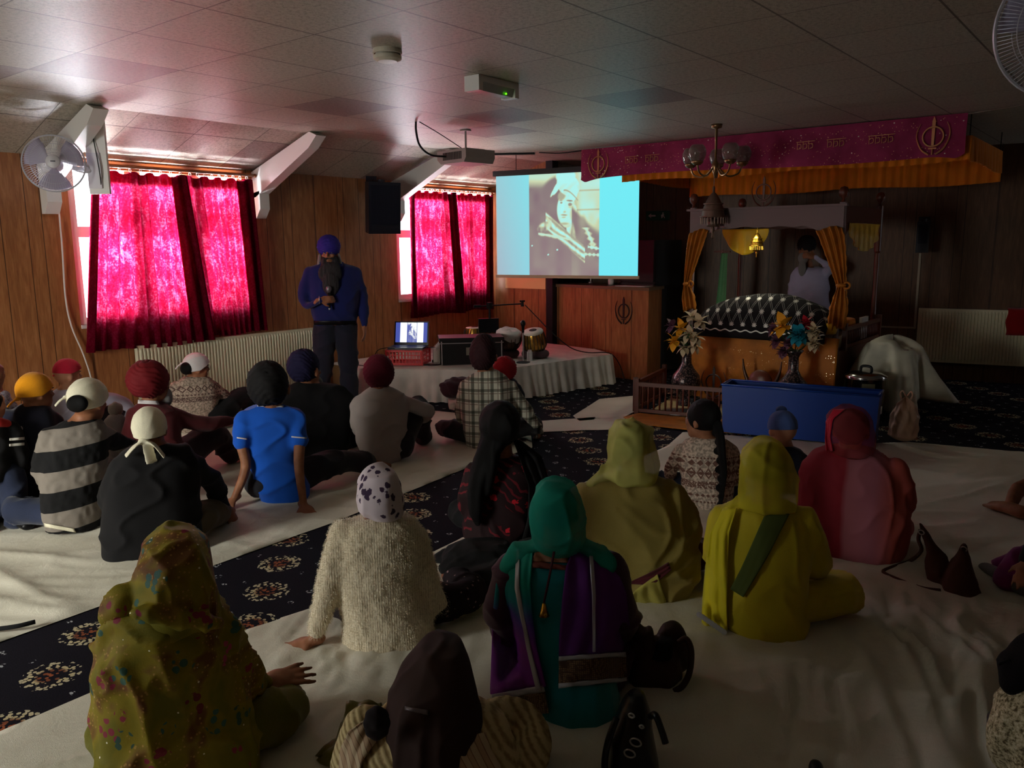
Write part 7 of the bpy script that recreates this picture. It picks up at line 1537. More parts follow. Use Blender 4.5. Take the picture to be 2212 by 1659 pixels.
# girl in the fair isle jumper
F = person((1505, 1108), 'child with a long black braid and a brown and cream patterned jumper',
    [(944, 1500, 1562, .13, .05), (953, 1478, 1580, .13, .075), (980, 1466, 1588, .13, .09), (1030, 1470, 1588, .13, .10), (1080, 1474, 1584, .13, .105), (1106, 1482, 1570, .13, .08)], M_ISLE,
    [[(1470, 975, .14, .048), (1448, 1020, .18, .046), (1468, 1050, .3, .035)], [(1580, 975, .14, .048), (1594, 1030, .18, .046), (1570, 1050, .32, .035)]],
    (1516, 908, .14, 30), CROSS(0.24, 0.28, 0.09), M_JEAN, SKIN, yaw=1.05, vox=0.010, fold=f_knit, folda=0.004, torso_name='jumper', seed=18)
hair_cap(F, k=1.07, back=0.008)
pp = [F.P(*q) for q in ((1548, 915, .08), (1556, 945, .05), (1560, 985, .025), (1564, 1020, .03), (1560, 1060, .03), (1556, 1092, .03))]
F.blob('braid', [prim_tube([(*p, 0.030-0.0035*i) for i, p in enumerate(pp)])]+[prim_ell(Vector(pp[0]).lerp(pp[-1], k/9)+Vector((0.006*(-1)**k, -0.004, 0)), (0.026-0.001*k, 0.02, 0.024)) for k in range(10)], HAIR, 0.007, smooth=2)
# boy with blue patka
F = person((1697, 1074), 'small child in a blue head wrap between the yellow and pink scarves',
    [(964, 1680, 1712, .12, .045), (974, 1664, 1732, .12, .07), (1000, 1656, 1740, .12, .085), (1040, 1658, 1738, .12, .09), (1072, 1668, 1728, .12, .07)], M_NAVY,
    [[(1665, 995, .13, .042), (1655, 1030, .16, .04), (1680, 1050, .28, .03)], [(1732, 995, .13, .042), (1740, 1030, .16, .04), (1715, 1050, .28, .03)]],
    (1690, 930, .13, 29), CROSS(0.22, 0.26, 0.08), M_JEAN, SKINL, yaw=0.5, vox=0.010, seed=20)
kerchief(F, F.hc+Vector((0.0, -0.012, 0.03)), (0.083*F.hs, 0.095*F.hs, 0.098*F.hs), cloth('pale_blue_patka', rgb(72, 98, 160)), 0.5, -0.15, (0, 0.1, 1), 0, -0.15, 3, 'head_wrap', ks=1.6)
# olive floral shawl, nearest at the left
F = person((400, 1790), 'seated person in an olive green shawl with sequinned flowers, nearest at the left',
    [(1285, 285, 450, .18, .08), (1300, 240, 468, .18, .11), (1340, 221, 482, .19, .14), (1400, 205, 500, .19, .16), (1480, 199, 525, .2, .17), (1560, 204, 545, .2, .18), (1659, 208, 560, .2, .19), (1760, 225, 560, .2, .18), (1790, 280, 500, .2, .12)], M_OLIVE,
    [[(270, 1360, .18, .06), (250, 1480, .22, .06), (330, 1560, .42, .04)], [(470, 1370, .18, .065), (525, 1470, .28, .056), (552, 1474, .36, .036), (566, 1478, .40, .028), dict(d=(1, .12, .02), n=(0, -.45, 1), side=1, curl=0.10, spread=0.22, s=1.08)]],
    (372, 1225, .19, 58), [[(-0.09, 0.2, 0.12, 0.10), (-0.18, 0.45, 0.11, 0.07), (0.05, 0.52, 0.06, 0.05)], [(0.09, 0.2, 0.11, 0.10), (0.35, 0.34, 0.085, 0.072), (0.16, 0.48, 0.06, 0.05)]], M_OLIVEP, SKIN, vox=0.011, fold=lambda P, s, a=0: f_drape(P, s, 0.010), torso_name='shawl', bodyvox=0.0065, seed=22)
hood(F, [(1143, 366, 396, .17, .03), (1155, 330, 425, .17, .09), (1185, 303, 447, .17, .125), (1230, 288, 460, .17, .14), (1270, 290, 468, .17, .14), (1300, 280, 476, .17, .13), (1345, 265, 480, .17, .12)], M_OLIVE, 0.009, 0.008, 23, [F.tube([(300, 1280, .16, .035), (262, 1300, .15, .04), (245, 1330, .17, .03)]), F.tube([(300, 1325, .045, .016), (380, 1335, .02, .018), (470, 1345, .05, .016)])])
F.drape([(1500, 470, 1470, 548), (1560, 430, 1530, 640), (1640, 420, 1590, 660), (1700, 420, 1659, 640)], [F.legs, F.top], M_OLIVEP, 'olive_skirt', 16, 16, 0.012, fold=0.01) if False else None
h = F.P(572, 1500, .40); F.blob('second_hand', hand(h, (0.85, 0.1, -0.45), (0.2, -0.5, 1), -1, 0.17, 0.25, 0.12), SKIN, 0.0065, smooth=3)
# brown hood and cream cardigan, at the bottom edge
F = person((950, 1860), 'person in a tall brown headscarf and cream cardigan bending forward at the bottom edge',
    [(1520, 880, 1010, .24, .07), (1535, 815, 1060, .22, .11), (1575, 758, 1100, .20, .14), (1640, 732, 1120, .18, .16), (1720, 740, 1130, .16, .17), (1800, 770, 1110, .16, .17), (1850, 820, 1060, .16, .12)], mat('cream_cardigan', rough=0.95, fn=lambda t: (t.l(t.ramp(t.math('ADD', t.math('MULTIPLY', t.wave(t.coord(rot=(0, 0.6, 0)), 16, 1.5), 0.4), t.math('MULTIPLY', t.noise(t.coord(), 60, 2), 0.6)), [(0.3, rgb(150, 126, 84)), (0.6, rgb(208, 188, 138))]), t.b.inputs['Base Color']), t.bump(t.wave(t.coord(rot=(0, 0.6, 0)), 16, 1.5), 0.4, 0.006))),
    [[(790, 1570, .2, .065), (760, 1680, .25, .06), (850, 1720, .45, .04)], [(1045, 1560, .26, .060), (1110, 1548, .40, .060), (1152, 1590, .34, .060), (1128, 1655, .22, .060), (1060, 1700, .30, .045)]],
    (945, 1500, .25, 62), CROSS(0.2, 0.4), M_CHAR, SKIN, vox=0.011, fold=f_knit, folda=0.004, torso_name='cardigan', seed=25, pitch=-0.2)
hood(F, [(1378, 945, 985, .30, .04), (1392, 910, 1002, .28, .09), (1440, 866, 1020, .26, .13), (1500, 846, 1034, .22, .15), (1560, 830, 1043, .19, .15), (1605, 826, 1030, .16, .13), (1640, 850, 990, .13, .09)], mat('brown_scarf', rgb(52, 32, 26), 0.85), 0.009, 0.005, 26)
sc_ = F.parts[-1]
F.drape([(1526, 876, 1534, 925), (1534, 876, 1545, 925)], [sc_], mat('grey_clip', rgb(96, 84, 84), 0.35, 0.3), 'hair_clip', 12, 4, 0.006, fold=0.0, thick=0.004)
F.blob('fabric_flower', [prim_ell(F.P(814+14*math.cos(a), 1562+22*math.sin(a), .07), (0.020, 0.018, 0.020)) for a in np.linspace(0, 6.28, 9)[:-1]]+[prim_ell(F.P(814, 1562, .06), (0.018, 0.016, 0.02))], mat('dark_felt', rgb(34, 26, 28), 0.9), 0.005, smooth=3)
M_STSC = mat('striped_scarf', rough=0.9, fn=lambda t: t.l(t.ramp(t.wave(t.coord(rot=(0, 0.5, 0)), 11, 0.6), [(0.3, rgb(190, 160, 128)), (0.55, rgb(118, 72, 58)), (0.6, rgb(206, 184, 150))]), t.b.inputs['Base Color']))
F.drape([(1545, 800, 1560, 828), (1580, 752, 1600, 815), (1620, 736, 1640, 785), (1700, 732, 1700, 770)], [F.top], M_STSC, 'striped_scarf', 14, 22, 0.014, fold=0.004)
F.drape([(1590, 1012, 1582, 1050), (1625, 995, 1618, 1060), (1659, 992, 1655, 1080), (1710, 1000, 1705, 1085)], [F.top], M_STSC, 'striped_scarf', 14, 16, 0.014, fold=0.004)
# dark haired person in the embroidered dress
F = person((1075, 1192), 'seated person with long black hair in a dark dress with red flowers',
    [(985, 1045, 1120, .17, .06), (998, 1020, 1160, .17, .09), (1030, 1012, 1168, .17, .11), (1090, 1010, 1160, .17, .12), (1140, 1000, 1158, .17, .13), (1185, 1010, 1140, .17, .12)], M_REDE,
    [[(1025, 1020, .17, .055), (1010, 1090, .2, .052), (1040, 1140, .4, .035)], [(1158, 1020, .17, .055), (1168, 1090, .2, .052), (1140, 1140, .4, .035)]],
    (1080, 925, .17, 37), CROSS(0.22, 0.4), M_DARK, SKIN, vox=0.011, fold=lambda P, s, a=0: f_drape(P, s, 0.006), torso_name='dress', seed=28)
hair_cap(F, k=1.16, back=0.03, extra=[F.tube([(1075, 940, .10, .075), (1050, 985, .08, .06), (1032, 1040, .04, .05), (1028, 1100, .03, .04), (1032, 1130, .03, .02)]), F.tube([(1062, 940, .10, .06), (1060, 990, .06, .05), (1050, 1060, .04, .03)])])
F.drape([(950, 1108, 950, 1122), (990, 1122, 985, 1170), (1050, 1142, 1045, 1188), (1120, 1140, 1115, 1190), (1190, 1120, 1185, 1180)], [F.top, F.body], sheer('black_chiffon', rgb(16, 15, 18), 0.95), 'black_shawl', 18, 36, 0.018, fold=0.01)
F.blob('spread_skirt', [prim_ell(F.Pz(x, y, z), r) for x, y, z, r in ((1040, 1200, .07, (.20, .14, .07)), (1010, 1225, .05, (.14, .12, .05)), (1060, 1248, .05, (.17, .13, .05)), (1120, 1235, .06, (.16, .14, .06)), (1150, 1200, .07, (.12, .14, .07)), (975, 1205, .03, (.10, .08, .03)))], M_DARK, 0.013, smooth=5, fold=lambda P, s: f_drape(P, s, 0.007), seed=29)
# ---------------------------------------------------------------- people: the men's side
F = person((600, 1094), 'seated man in a bright blue T-shirt and black turban leaning back on both hands',
    [(876, 552, 616, .15, .06), (886, 520, 650, .15, .09), (905, 512, 660, .15, .105), (950, 524, 645, .15, .115), (1000, 534, 650, .15, .12), (1050, 552, 672, .15, .13), (1090, 572, 668, .15, .12)], cloth('bright_blue_jersey', rgb(14, 86, 196), 0.05),
    [[(530, 905, .13, .056), (522, 955, .08, .050), (531, 1010, .05, .042), (506, 1078, .04, .030), dict(d=(-.6, -.3, -.32), n=(0, -.3, 1), side=-1, curl=0.06)],
     [(643, 903, .13, .056), (647, 955, .06, .050), (646, 1010, -.02, .042), (656, 1092, -.12, .031), dict(d=(.35, -1, -.30), n=(0, -.3, 1), side=1, curl=0.04, spread=0.28, s=1.1)]],
    (586, 838, .14, 36), [[(-0.09, 0.16, 0.12, 0.10), (-0.14, 0.55, 0.28, 0.075), (-0.1, 0.85, 0.06, 0.05)], [(0.09, 0.16, 0.12, 0.11), (0.38, 0.34, 0.16, 0.085), (0.62, 0.50, 0.10, 0.06)]], cloth('grey_jeans', rgb(30, 30, 38)), SKIN, vox=0.011, torso_name='t_shirt', sleeves='short', bodyvox=0.007, seed=31)
turban(F, F.P(578, 830, .13), (0.124, 0.148, 0.148), (-0.35, 0.0), mat('black_turban', rgb(22, 20, 22), 0.85), 1)
F.drape([(874, 556, 876, 612), (878, 556, 880, 612)], [F.top], WHK2, 'neck_trim', 14, 3, 0.006, fold=0)
for a, b in (((944, 512), (947, 534)), ((942, 630), (945, 662))): F.drape([(a[0], a[1], b[0], b[1]), (a[0]+3, a[1], b[0]+3, b[1])], [F.top, F.body], WHK2, 'sleeve_trim', 8, 3, 0.006, fold=0)
F = person((700, 1003), 'seated person in dark clothes and navy turban in front of the standing speaker',
    [(826, 640, 690, .2, .06), (838, 612, 745, .2, .10), (870, 600, 766, .2, .12), (930, 612, 762, .2, .14), (980, 630, 750, .2, .14), (1002, 650, 730, .2, .10)], M_DARK,
    [[(622, 860, .2, .062), (600, 920, .28, .055), (640, 950, .45, .04)], [(745, 862, .2, .062), (772, 925, .3, .055), (745, 950, .46, .04)]],
    (662, 800, .19, 28), CROSS(0.34, 0.40, 0.14), M_DARK, SKIN, yaw=-0.6, vox=0.013, torso_name='coat', seed=33)
turban(F, F.P(655, 791, .19), (0.115, 0.135, 0.13), (-0.2, 0.0), mat('navy_turban', rgb(30, 26, 62), 0.85), 2, -0.4)
F.blob('beard', [prim_ell(F.hc+Vector((0.05, 0.05, -0.10))*F.hs, (0.06, 0.05, 0.07))], HAIRG, 0.009, smooth=3)
F = person((835, 1010), 'seated man in a pale grey shirt and round maroon turban, arm on knee',
    [(834, 798, 846, .15, .055), (846, 778, 866, .15, .085), (866, 766, 880, .15, .105), (910, 765, 880, .15, .115), (950, 768, 878, .15, .125), (985, 782, 872, .15, .13), (1007, 805, 852, .15, .10)], cloth('pale_grey_shirt', rgb(164, 152, 148), 0.05),
    [[(775, 868, .15, .058), (770, 920, .22, .05), (800, 940, .42, .035)], [(862, 866, .17, .060), (925, 889, .24, .052), (908, 905, .42, .036), (895, 908, .5, .028)]],
    (820, 812, .15, 26), [[(-0.09, 0.16, 0.12, 0.10), (-0.12, 0.5, 0.36, 0.075), (-0.08, 0.75, 0.06, 0.05)], [(0.09, 0.16, 0.12, 0.11), (0.26, 0.46, 0.36, 0.08), (0.30, 0.62, 0.06, 0.055)]], M_CHAR, SKIN, vox=0.011, seed=35)
turban(F, F.P(818, 803, .15), (0.112, 0.13, 0.128), (-0.25, 0.0), mat('maroon_turban', rgb(92, 14, 36), 0.8), 3)
F = person((1058, 976), 'seated man in a plaid shirt and dark maroon turban in front of the stage',
    [(799, 1030, 1072, .15, .055), (812, 1010, 1092, .15, .085), (834, 998, 1110, .15, .105), (880, 995, 1114, .15, .115), (930, 1000, 1108, .15, .12), (974, 1008, 1100, .15, .11)], M_PLAID,
    [[(1006, 838, .15, .058), (998, 900, .22, .05), (1025, 925, .42, .035)], [(1104, 838, .15, .056), (1142, 896, .22, .052), (1165, 935, .34, .036), (1160, 945, .4, .028)]],
    (1046, 770, .15, 25), CROSS(0.38, 0.34, 0.13), M_CHAR, SKIN, vox=0.011, seed=37)
turban(F, F.P(1043, 762, .14), (0.105, 0.125, 0.15), (-0.2, 0.1), mat('dark_maroon_turban', rgb(48, 20, 26), 0.85), 4)
F = person((1092, 882), 'small child in a bright red turban just beyond the plaid shirt',
    [(815, 1078, 1104, .12, .045), (822, 1066, 1118, .12, .07), (850, 1062, 1124, .12, .085), (880, 1068, 1120, .12, .07)], M_NAVY,
    [[(1068, 838, .13, .042), (1062, 860, .18, .04), (1080, 868, .28, .03)], [(1118, 838, .13, .042), (1124, 860, .18, .04), (1108, 868, .28, .03)]],
    (1090, 803, .13, 16), CROSS(0.22, 0.26, 0.08), M_JEAN, SKINL, vox=0.012, seed=39, B=(5.30, 4.43, 0))
turban(F, F.hc+Vector((0, -0.015, 0.03)), (0.108, 0.115, 0.112), (-0.2, 0.0), mat('red_turban', rgb(150, 16, 28), 0.8), 5)
F = person((290, 1226), 'seated man in a black jacket with a white kerchief knotted behind the head',
    [(958, 300, 368, .17, .06), (972, 258, 410, .17, .09), (1000, 236, 430, .17, .115), (1060, 222, 432, .17, .13), (1120, 214, 436, .17, .14), (1180, 214, 446, .17, .15), (1222, 250, 420, .17, .11)], M_DARK,
    [[(262, 1010, .17, .064), (240, 1080, .22, .058), (300, 1120, .42, .04)], [(410, 1005, .18, .064), (455, 1040, .30, .058), (480, 1085, .44, .042), (492, 1100, .46, .03), dict(d=(.5, .1, -.9), n=(.6, -.4, .4))]],
    (326, 930, .16, 33), [[(0.0, 0.24, 0.11, 0.08), (0.02, 0.50, 0.12, 0.07), (0.1, 0.6, 0.06, 0.05)], [(0.14, 0.2, 0.11, 0.09), (0.38, 0.30, 0.12, 0.09), (0.46, 0.46, 0.09, 0.06)]], cloth('khaki_cotton', rgb(88, 78, 62)), SKIN, yaw=-0.35, vox=0.011, torso_name='jacket', seed=41)
hair_cap(F, k=0.98, back=0.012)
kerchief(F, F.hc+Vector((-0.006, -0.012, 0.028)), (0.086*F.hs, 0.104*F.hs, 0.105*F.hs), WHK, -0.35, 0.1, (-0.1, -1, -0.62), 3, -0.42, 2, ks=1.25, rise=0.55)
F = person((165, 1164), 'seated man in a black and grey striped jumper with a white kerchief',
    [(905, 140, 205, .16, .06), (915, 116, 226, .16, .09), (940, 98, 240, .16, .11), (1000, 83, 236, .16, .125), (1060, 82, 226, .16, .13), (1110, 88, 222, .16, .135), (1140, 98, 218, .16, .12)], M_STRIPE,
    [[(112, 945, .16, .062), (90, 1020, .2, .056), (130, 1060, .42, .04)], [(218, 940, .18, .062), (262, 960, .30, .055), (300, 965, .46, .04), (312, 962, .5, .028)]],
    (190, 870, .16, 35), CROSS(0.30, 0.36, 0.12), M_JEAN, SKIN, yaw=-0.75, vox=0.011, fold=f_knit, folda=0.006, torso_name='jumper', seed=43)
F.drape([(1130, 96, 1142, 160), (1138, 98, 1150, 164)], [F.top], WHK, 'shirt_hem', 14, 4, 0.008, fold=0)
hair_cap(F, k=0.98, back=0.012)
kerchief(F, F.hc+Vector((0.0, 0.0, 0.03)), (0.090*F.hs, 0.112*F.hs, 0.104*F.hs), WHK, -0.75, 0.1, (-0.5, -0.8, 0.25), 1, -0.38, 4, ks=0.8, rise=0.5)
b_ = F.P(167, 872, 0.055); F.blob('hair_bun', [prim_ell(b_, (0.055, 0.035, 0.05))], HAIR, 0.008, smooth=2)
F = person((75, 1122), 'man in a dark jacket and mustard yellow bandana at the left, looking towards the screen',
    [(872, 42, 88, .16, .06), (882, 24, 112, .16, .09), (905, 8, 126, .16, .11), (960, 0, 130, .16, .125), (1030, -8, 120, .16, .13), (1090, 10, 112, .16, .13), (1120, 30, 100, .16, .1)], M_NAVY,
    [[(20, 905, .16, .062), (-5, 980, .2, .056), (40, 1040, .4, .04)], [(112, 905, .18, .06), (134, 980, .24, .054), (120, 1040, .4, .04)]],
    (78, 850, .16, 31), CROSS(0.30, 0.36, 0.12), M_CHAR, SKIN, yaw=-1.15, vox=0.012, torso_name='jacket', seed=45, brow=HAIR)
kerchief(F, F.hc+Vector((-0.006, -0.006, 0.026)), (0.088*F.hs, 0.106*F.hs, 0.106*F.hs), cloth('mustard_cloth', rgb(226, 150, 14)), -1.15, 0.0, (-0.1, -1, -0.45), 1, -0.30, 5, 'bandana', rise=0.52, ks=0.8)
bm = bmesh.new(); lathe(bm, [(0, 0), (0.016, 0), (0.014, 0.004), (0, 0.005)], (0, 0, 0), 16, (0, -1, 0.1)); o = bm_obj('jacket_badge', bm, M_SILV, F.root); o.location = F.P(43, 926, 0.03); o['label'] = 'small round pale badge'
F = person((150, 1002), 'older man in a red cap and pale shirt by the wood panelled wall',
    [(838, 118, 165, .16, .06), (848, 106, 190, .16, .09), (870, 100, 204, .16, .11), (920, 98, 206, .16, .12), (970, 102, 206, .16, .13), (1000, 115, 190, .16, .1)], cloth('pale_blue_shirt', rgb(168, 166, 186), 0.05),
    [[(108, 865, .16, .058), (95, 920, .2, .05), (140, 950, .4, .035)], [(195, 862, .18, .062), (248, 862, .26, .056), (284, 885, .34, .045), (262, 905, .4, .03)]],
    (146, 811, .16, 24), [[(-0.09, 0.16, 0.12, 0.10), (-0.25, 0.4, 0.2, 0.075), (-0.1, 0.6, 0.06, 0.05)], [(0.09, 0.16, 0.12, 0.11), (0.34, 0.36, 0.30, 0.08), (0.42, 0.5, 0.06, 0.055)]], M_CHAR, SKINL, yaw=-1.2, vox=0.012, seed=47, brow=HAIRG)
kerchief(F, F.hc+Vector((0, -0.006, 0.034)), (0.084*F.hs, 0.102*F.hs, 0.098*F.hs), cloth('raspberry_cap', rgb(186, 24, 54)), -1.2, -0.1, (0, -1, -0.35), 0, -0.12, 6, 'cap', rise=0.4, ks=0.5)
F = person((345, 1062), 'man in a dark red jacket and maroon turban with an outstretched arm',
    [(868, 298, 345, .16, .06), (880, 284, 374, .16, .09), (905, 278, 392, .16, .11), (960, 280, 396, .16, .125), (1010, 284, 396, .16, .13), (1058, 300, 380, .16, .1)], cloth('dark_red_wool', rgb(84, 20, 26)),
    [[(292, 900, .16, .062), (280, 960, .2, .056), (320, 1000, .42, .04)], [(370, 898, .18, .070), (430, 915, .24, .062), (485, 910, .34, .045), (502, 909, .38, .03), dict(d=(.9, .2, .15), n=(0, -.3, 1))]],
    (330, 832, .16, 30), [[(-0.09, 0.16, 0.12, 0.11), (-0.2, 0.5, 0.3, 0.08), (-0.1, 0.75, 0.06, 0.05)], [(0.10, 0.16, 0.12, 0.12), (0.38, 0.42, 0.24, 0.10), (0.5, 0.5, 0.07, 0.06)]], cloth('dark_maroon_cloth', rgb(38, 16, 22)), SKIN, yaw=-1.0, vox=0.012, torso_name='jacket', seed=49, brow=HAIRG)
turban(F, F.P(319, 820, .15), (0.122, 0.14, 0.132), (-0.25, 0.1), mat('maroon_red_turban', rgb(112, 18, 26), 0.8), 6, -0.8)
F.blob('beard', [prim_ell(F.hc+Vector((F.R @ np.array((0, 0.07, -0.085))))*F.hs, (0.055, 0.055, 0.075))], HAIRG, 0.009, smooth=3)
F.drape([(864, 298, 866, 340), (872, 298, 874, 344)], [F.top, F.body], WHK2, 'white_collar', 10, 4, 0.01, fold=0)
F = person((440, 942), 'man with glasses and a white kerchief in a patterned cardigan sitting against the radiator',
    [(812, 398, 440, .16, .06), (820, 382, 458, .16, .085), (840, 372, 468, .16, .105), (870, 370, 472, .16, .115), (910, 376, 468, .16, .12), (940, 390, 455, .16, .1)], M_ISLE2,
    [[(380, 836, .16, .056), (372, 880, .2, .05), (410, 905, .4, .035)], [(458, 836, .18, .058), (492, 862, .26, .052), (516, 890, .36, .04), (505, 900, .42, .028)]],
    (424, 796, .16, 21), [[(-0.09, 0.16, 0.12, 0.10), (-0.25, 0.4, 0.16, 0.075), (-0.1, 0.6, 0.06, 0.05)], [(0.09, 0.16, 0.12, 0.11), (0.36, 0.34, 0.26, 0.085), (0.46, 0.5, 0.06, 0.06)]], M_DARK, SKIN, yaw=-1.25, vox=0.012, fold=f_knit, folda=0.005, torso_name='cardigan', seed=51, brow=HAIR)
hair_cap(F, k=0.98, back=0.012)
kerchief(F, F.hc+Vector((0.0, 0, 0.03)), (0.090*F.hs, 0.110*F.hs, 0.104*F.hs), WHK2, -1.25, 0.1, (-0.2, -1, 0.3), 1, -0.36, 7, ks=0.8, rise=0.5)
b_ = F.P(402, 796, 0.09); F.blob('hair_bun', [prim_ell(b_, (0.05, 0.05, 0.055))], HAIR, 0.008, smooth=2)
bm = bmesh.new(); c = np.array(F.hc)
for q in (-1, 1): torus(bm, c+F.R @ (np.array((q*0.032, 0.100, 0.006))*F.hs), 0.021*F.hs, 0.0022, F.R @ np.array((0, 1, 0)), 18, 5); tube(bm, [c+F.R @ (np.array((q*0.052, 0.098, 0.008))*F.hs), c+F.R @ (np.array((q*0.084, 0.0, 0.008))*F.hs)], 0.002, 5, 0)
bm_obj('glasses', bm, M_MIC, F.root)
# very small child between the men, only a knitted bonnet and a pale suit
F = person((262, 1000), 'baby in a pale knitted bonnet held between the striped jumper and the maroon turban',
    [(897, 242, 260, .10, .035), (904, 234, 268, .10, .055), (930, 230, 272, .10, .07), (960, 232, 270, .10, .075), (985, 238, 264, .10, .05)], cloth('pale_grey_babysuit', rgb(150, 144, 150)),
    [[(236, 915, .10, .032), (228, 935, .14, .03), (240, 945, .2, .024)], [(266, 915, .10, .032), (274, 935, .14, .03), (262, 945, .2, .024)]],
    (250, 889, .11, 14), CROSS(0.14, 0.18, 0.06), cloth('pale_grey_babysuit', rgb(150, 144, 150)), SKINL, yaw=0.5, vox=0.010, seed=53, B=(2.42, 5.30, 0))
F.blob('bonnet', [prim_ell(F.hc+Vector((0, -0.01, 0.018)), np.array((0.090, 0.10, 0.100))*F.hs)], cloth('pale_bonnet', rgb(150, 140, 136)), 0.007, smooth=2, fold=lambda P, s: 0.003*np.sin(P[:, 0]*160))
# child at the left edge
F = person((0, 1150), 'kneeling child at the left edge in a black jacket with white sleeve stripes',
    [(912, -35, 8, .14, .05), (922, -50, 18, .14, .08), (950, -56, 26, .14, .095), (1000, -56, 26, .14, .10), (1040, -54, 22, .14, .10)], M_DARK,
    [[(-48, 940, .14, .05), (-60, 990, .18, .045), (-30, 1020, .3, .03)], [(22, 932, .14, .052), (40, 965, .13, .050), (44, 1010, .16, .042), (30, 1030, .24, .03)]],
    (-14, 875, .14, 27), [[(-0.08, 0.14, 0.30, 0.085), (-0.12, 0.30, 0.10, 0.07), (-0.10, 0.0, 0.05, 0.05)], [(0.07, 0.14, 0.30, 0.085), (0.10, 0.10, 0.16, 0.065), (0.09, 0.02, 0.05, 0.05)]], M_JEAN, SKINL, yaw=-0.5, vox=0.011, torso_name='jacket', seed=55, feet=False)
F.blob('shoe', [prim_tube([(0.09, 0.06, 0.045, 0.045, 0.04), (0.14, -0.06, 0.03, 0.042, 0.028)])], M_MIC, 0.009, smooth=3)
hair_cap(F)
F.blob('red_hood', [F.tube([(-40, 918, .12, .03), (-10, 912, .08, .032), (14, 916, .12, .028)])], cloth('red_fleece', rgb(176, 26, 20)), 0.009, smooth=3)
for y in (946, 958): F.drape([(y+1, 20, y-2, 52), (y+6, 20, y+4, 52)], [F.top], mat('white_stripe', rgb(225, 222, 214), 0.7), 'sleeve_stripe', 10, 4, 0.006, fold=0)
F = person((10, 1040), 'person in grey patterned clothes at the far left edge behind the yellow bandana',
    [(845, -30, 10, .15, .06), (853, -50, 24, .15, .09), (880, -60, 32, .15, .11), (930, -62, 34, .15, .12), (1000, -60, 30, .15, .12), (1035, -40, 15, .15, .1)], mat('grey_pattern_cloth', rough=0.9, fn=lambda t: t.l(t.ramp(t.noise(t.coord(), 26, 3, 0.7), [(0.42, rgb(92, 92, 104)), (0.56, rgb(170, 168, 180))]), t.b.inputs['Base Color'])),
    [[(-45, 880, .15, .058), (-55, 940, .2, .05), (-20, 980, .4, .035)], [(22, 880, .15, .058), (32, 940, .2, .05), (10, 980, .4, .035)]],
    (-18, 808, .15, 26), CROSS(), M_CHAR, SKIN, yaw=-0.8, vox=0.014, seed=57, B=(1.93, 6.0, 0))
hair_cap(F)
# ---------------------------------------------------------------- the standing speaker
F = person((718, 880), 'standing bearded man in a royal blue shirt and blue turban speaking into a microphone',
    [(569, 690, 742, .0, .06), (577, 664, 766, .0, .095), (600, 660, 778, .0, .125), (640, 668, 776, -.02, .145), (680, 676, 772, -.02, .14), (702, 680, 768, 0, .125)], cloth('royal_blue_cotton', rgb(18, 27, 88), 0.08),
    [[(668, 588, .0, .060), (656, 640, -.03, .052), (664, 661, -.10, .044), (692, 648, -.24, .032), dict(d=(1, -.05, .05), n=(0, -1, 0.1), side=1, curl=0.75, spread=0.05)],
     [(768, 592, .0, .060), (783, 645, .02, .050), (787, 690, -.04, .042), (787, 704, -.06, .032), dict(d=(0.0, -.15, -1), n=(1, -.2, 0), side=-1, curl=0.3)]],
    (711, 549, -.03, 18), lambda F: [[(*F.P(702, 705, 0), .115), (*F.P(698, 770, -.01), .098), (*F.P(696, 866, 0.0)[:2], 0.10, .072), ], [(*F.P(744, 705, 0), .115), (*F.P(752, 770, -.01), .098), (*F.P(756, 866, 0.0)[:2], 0.10, .072)]],
    cloth('charcoal_trousers', rgb(24, 26, 42)), SKIN, yaw=math.pi-0.18, pitch=0.12, vox=0.012, seed=61, brow=HAIRG, pelvis=[], feet=False, bodyvox=0.008)
for s in (-1, 1): F.blob('shoe', [prim_tube([(*F.P(697 if s < 0 else 757, 866, 0)[:1], 0.03, 0.05, 0.045, 0.05), (F.P(697 if s < 0 else 757, 866, 0).x, -0.18, 0.035, 0.05, 0.034)])], M_MIC, 0.010, smooth=3)
turban(F, F.hc+Vector((0.0, 0.025, 0.075)), (0.112, 0.130, 0.108), (0.30, 0.0), mat('violet_blue_turban', rgb(44, 34, 132), 0.8), 7, 0.0)
bc = F.hc
F.blob('beard', [prim_ell(bc+Vector((-0.05, -0.05, -0.075)), (0.035, 0.05, 0.06)), prim_ell(bc+Vector((0.05, -0.05, -0.075)), (0.035, 0.05, 0.06)), prim_ell(bc+Vector((0.004, -0.066, -0.12)), (0.098, 0.050, 0.05)), prim_ell(bc+Vector((0.0, -0.10, -0.18)), (0.112, 0.042, 0.11)), prim_ell(bc+Vector((0.0, -0.13, -0.28)), (0.080, 0.034, 0.12)), prim_ell(bc+Vector((-0.028, -0.095, -0.040)), (0.03, 0.016, 0.010)), prim_ell(bc+Vector((0.028, -0.095, -0.040)), (0.03, 0.016, 0.010))],
       mat('dark_grey_beard', rgb(54, 50, 54), 0.8, fn=lambda t: (t.l(t.ramp(t.wave(t.coord(scale=(1, 1, 0.3)), 30, 6), [(0.3, rgb(20, 18, 20)), (0.8, rgb(62, 57, 60))]), t.b.inputs['Base Color']))), 0.007, smooth=3, fold=lambda P, s: 0.004*vnoise(P*[60, 60, 12], s))
for s in (-1, 1): F.blob('hair_lock', [prim_tube([(*(bc+Vector((s*0.088, -0.01, -0.01))), 0.016), (*(bc+Vector((s*0.10, -0.01, -0.10))), 0.02), (*(bc+Vector((s*0.10, -0.02, -0.19))), 0.012)])], HAIRG, 0.006, smooth=2)
F.drape([(566, 690, 566, 708), (577, 692, 577, 711)], [F.top, F.body], cloth('royal_blue_collar', rgb(24, 34, 110)), 'collar_left', 8, 5, 0.012, fold=0)
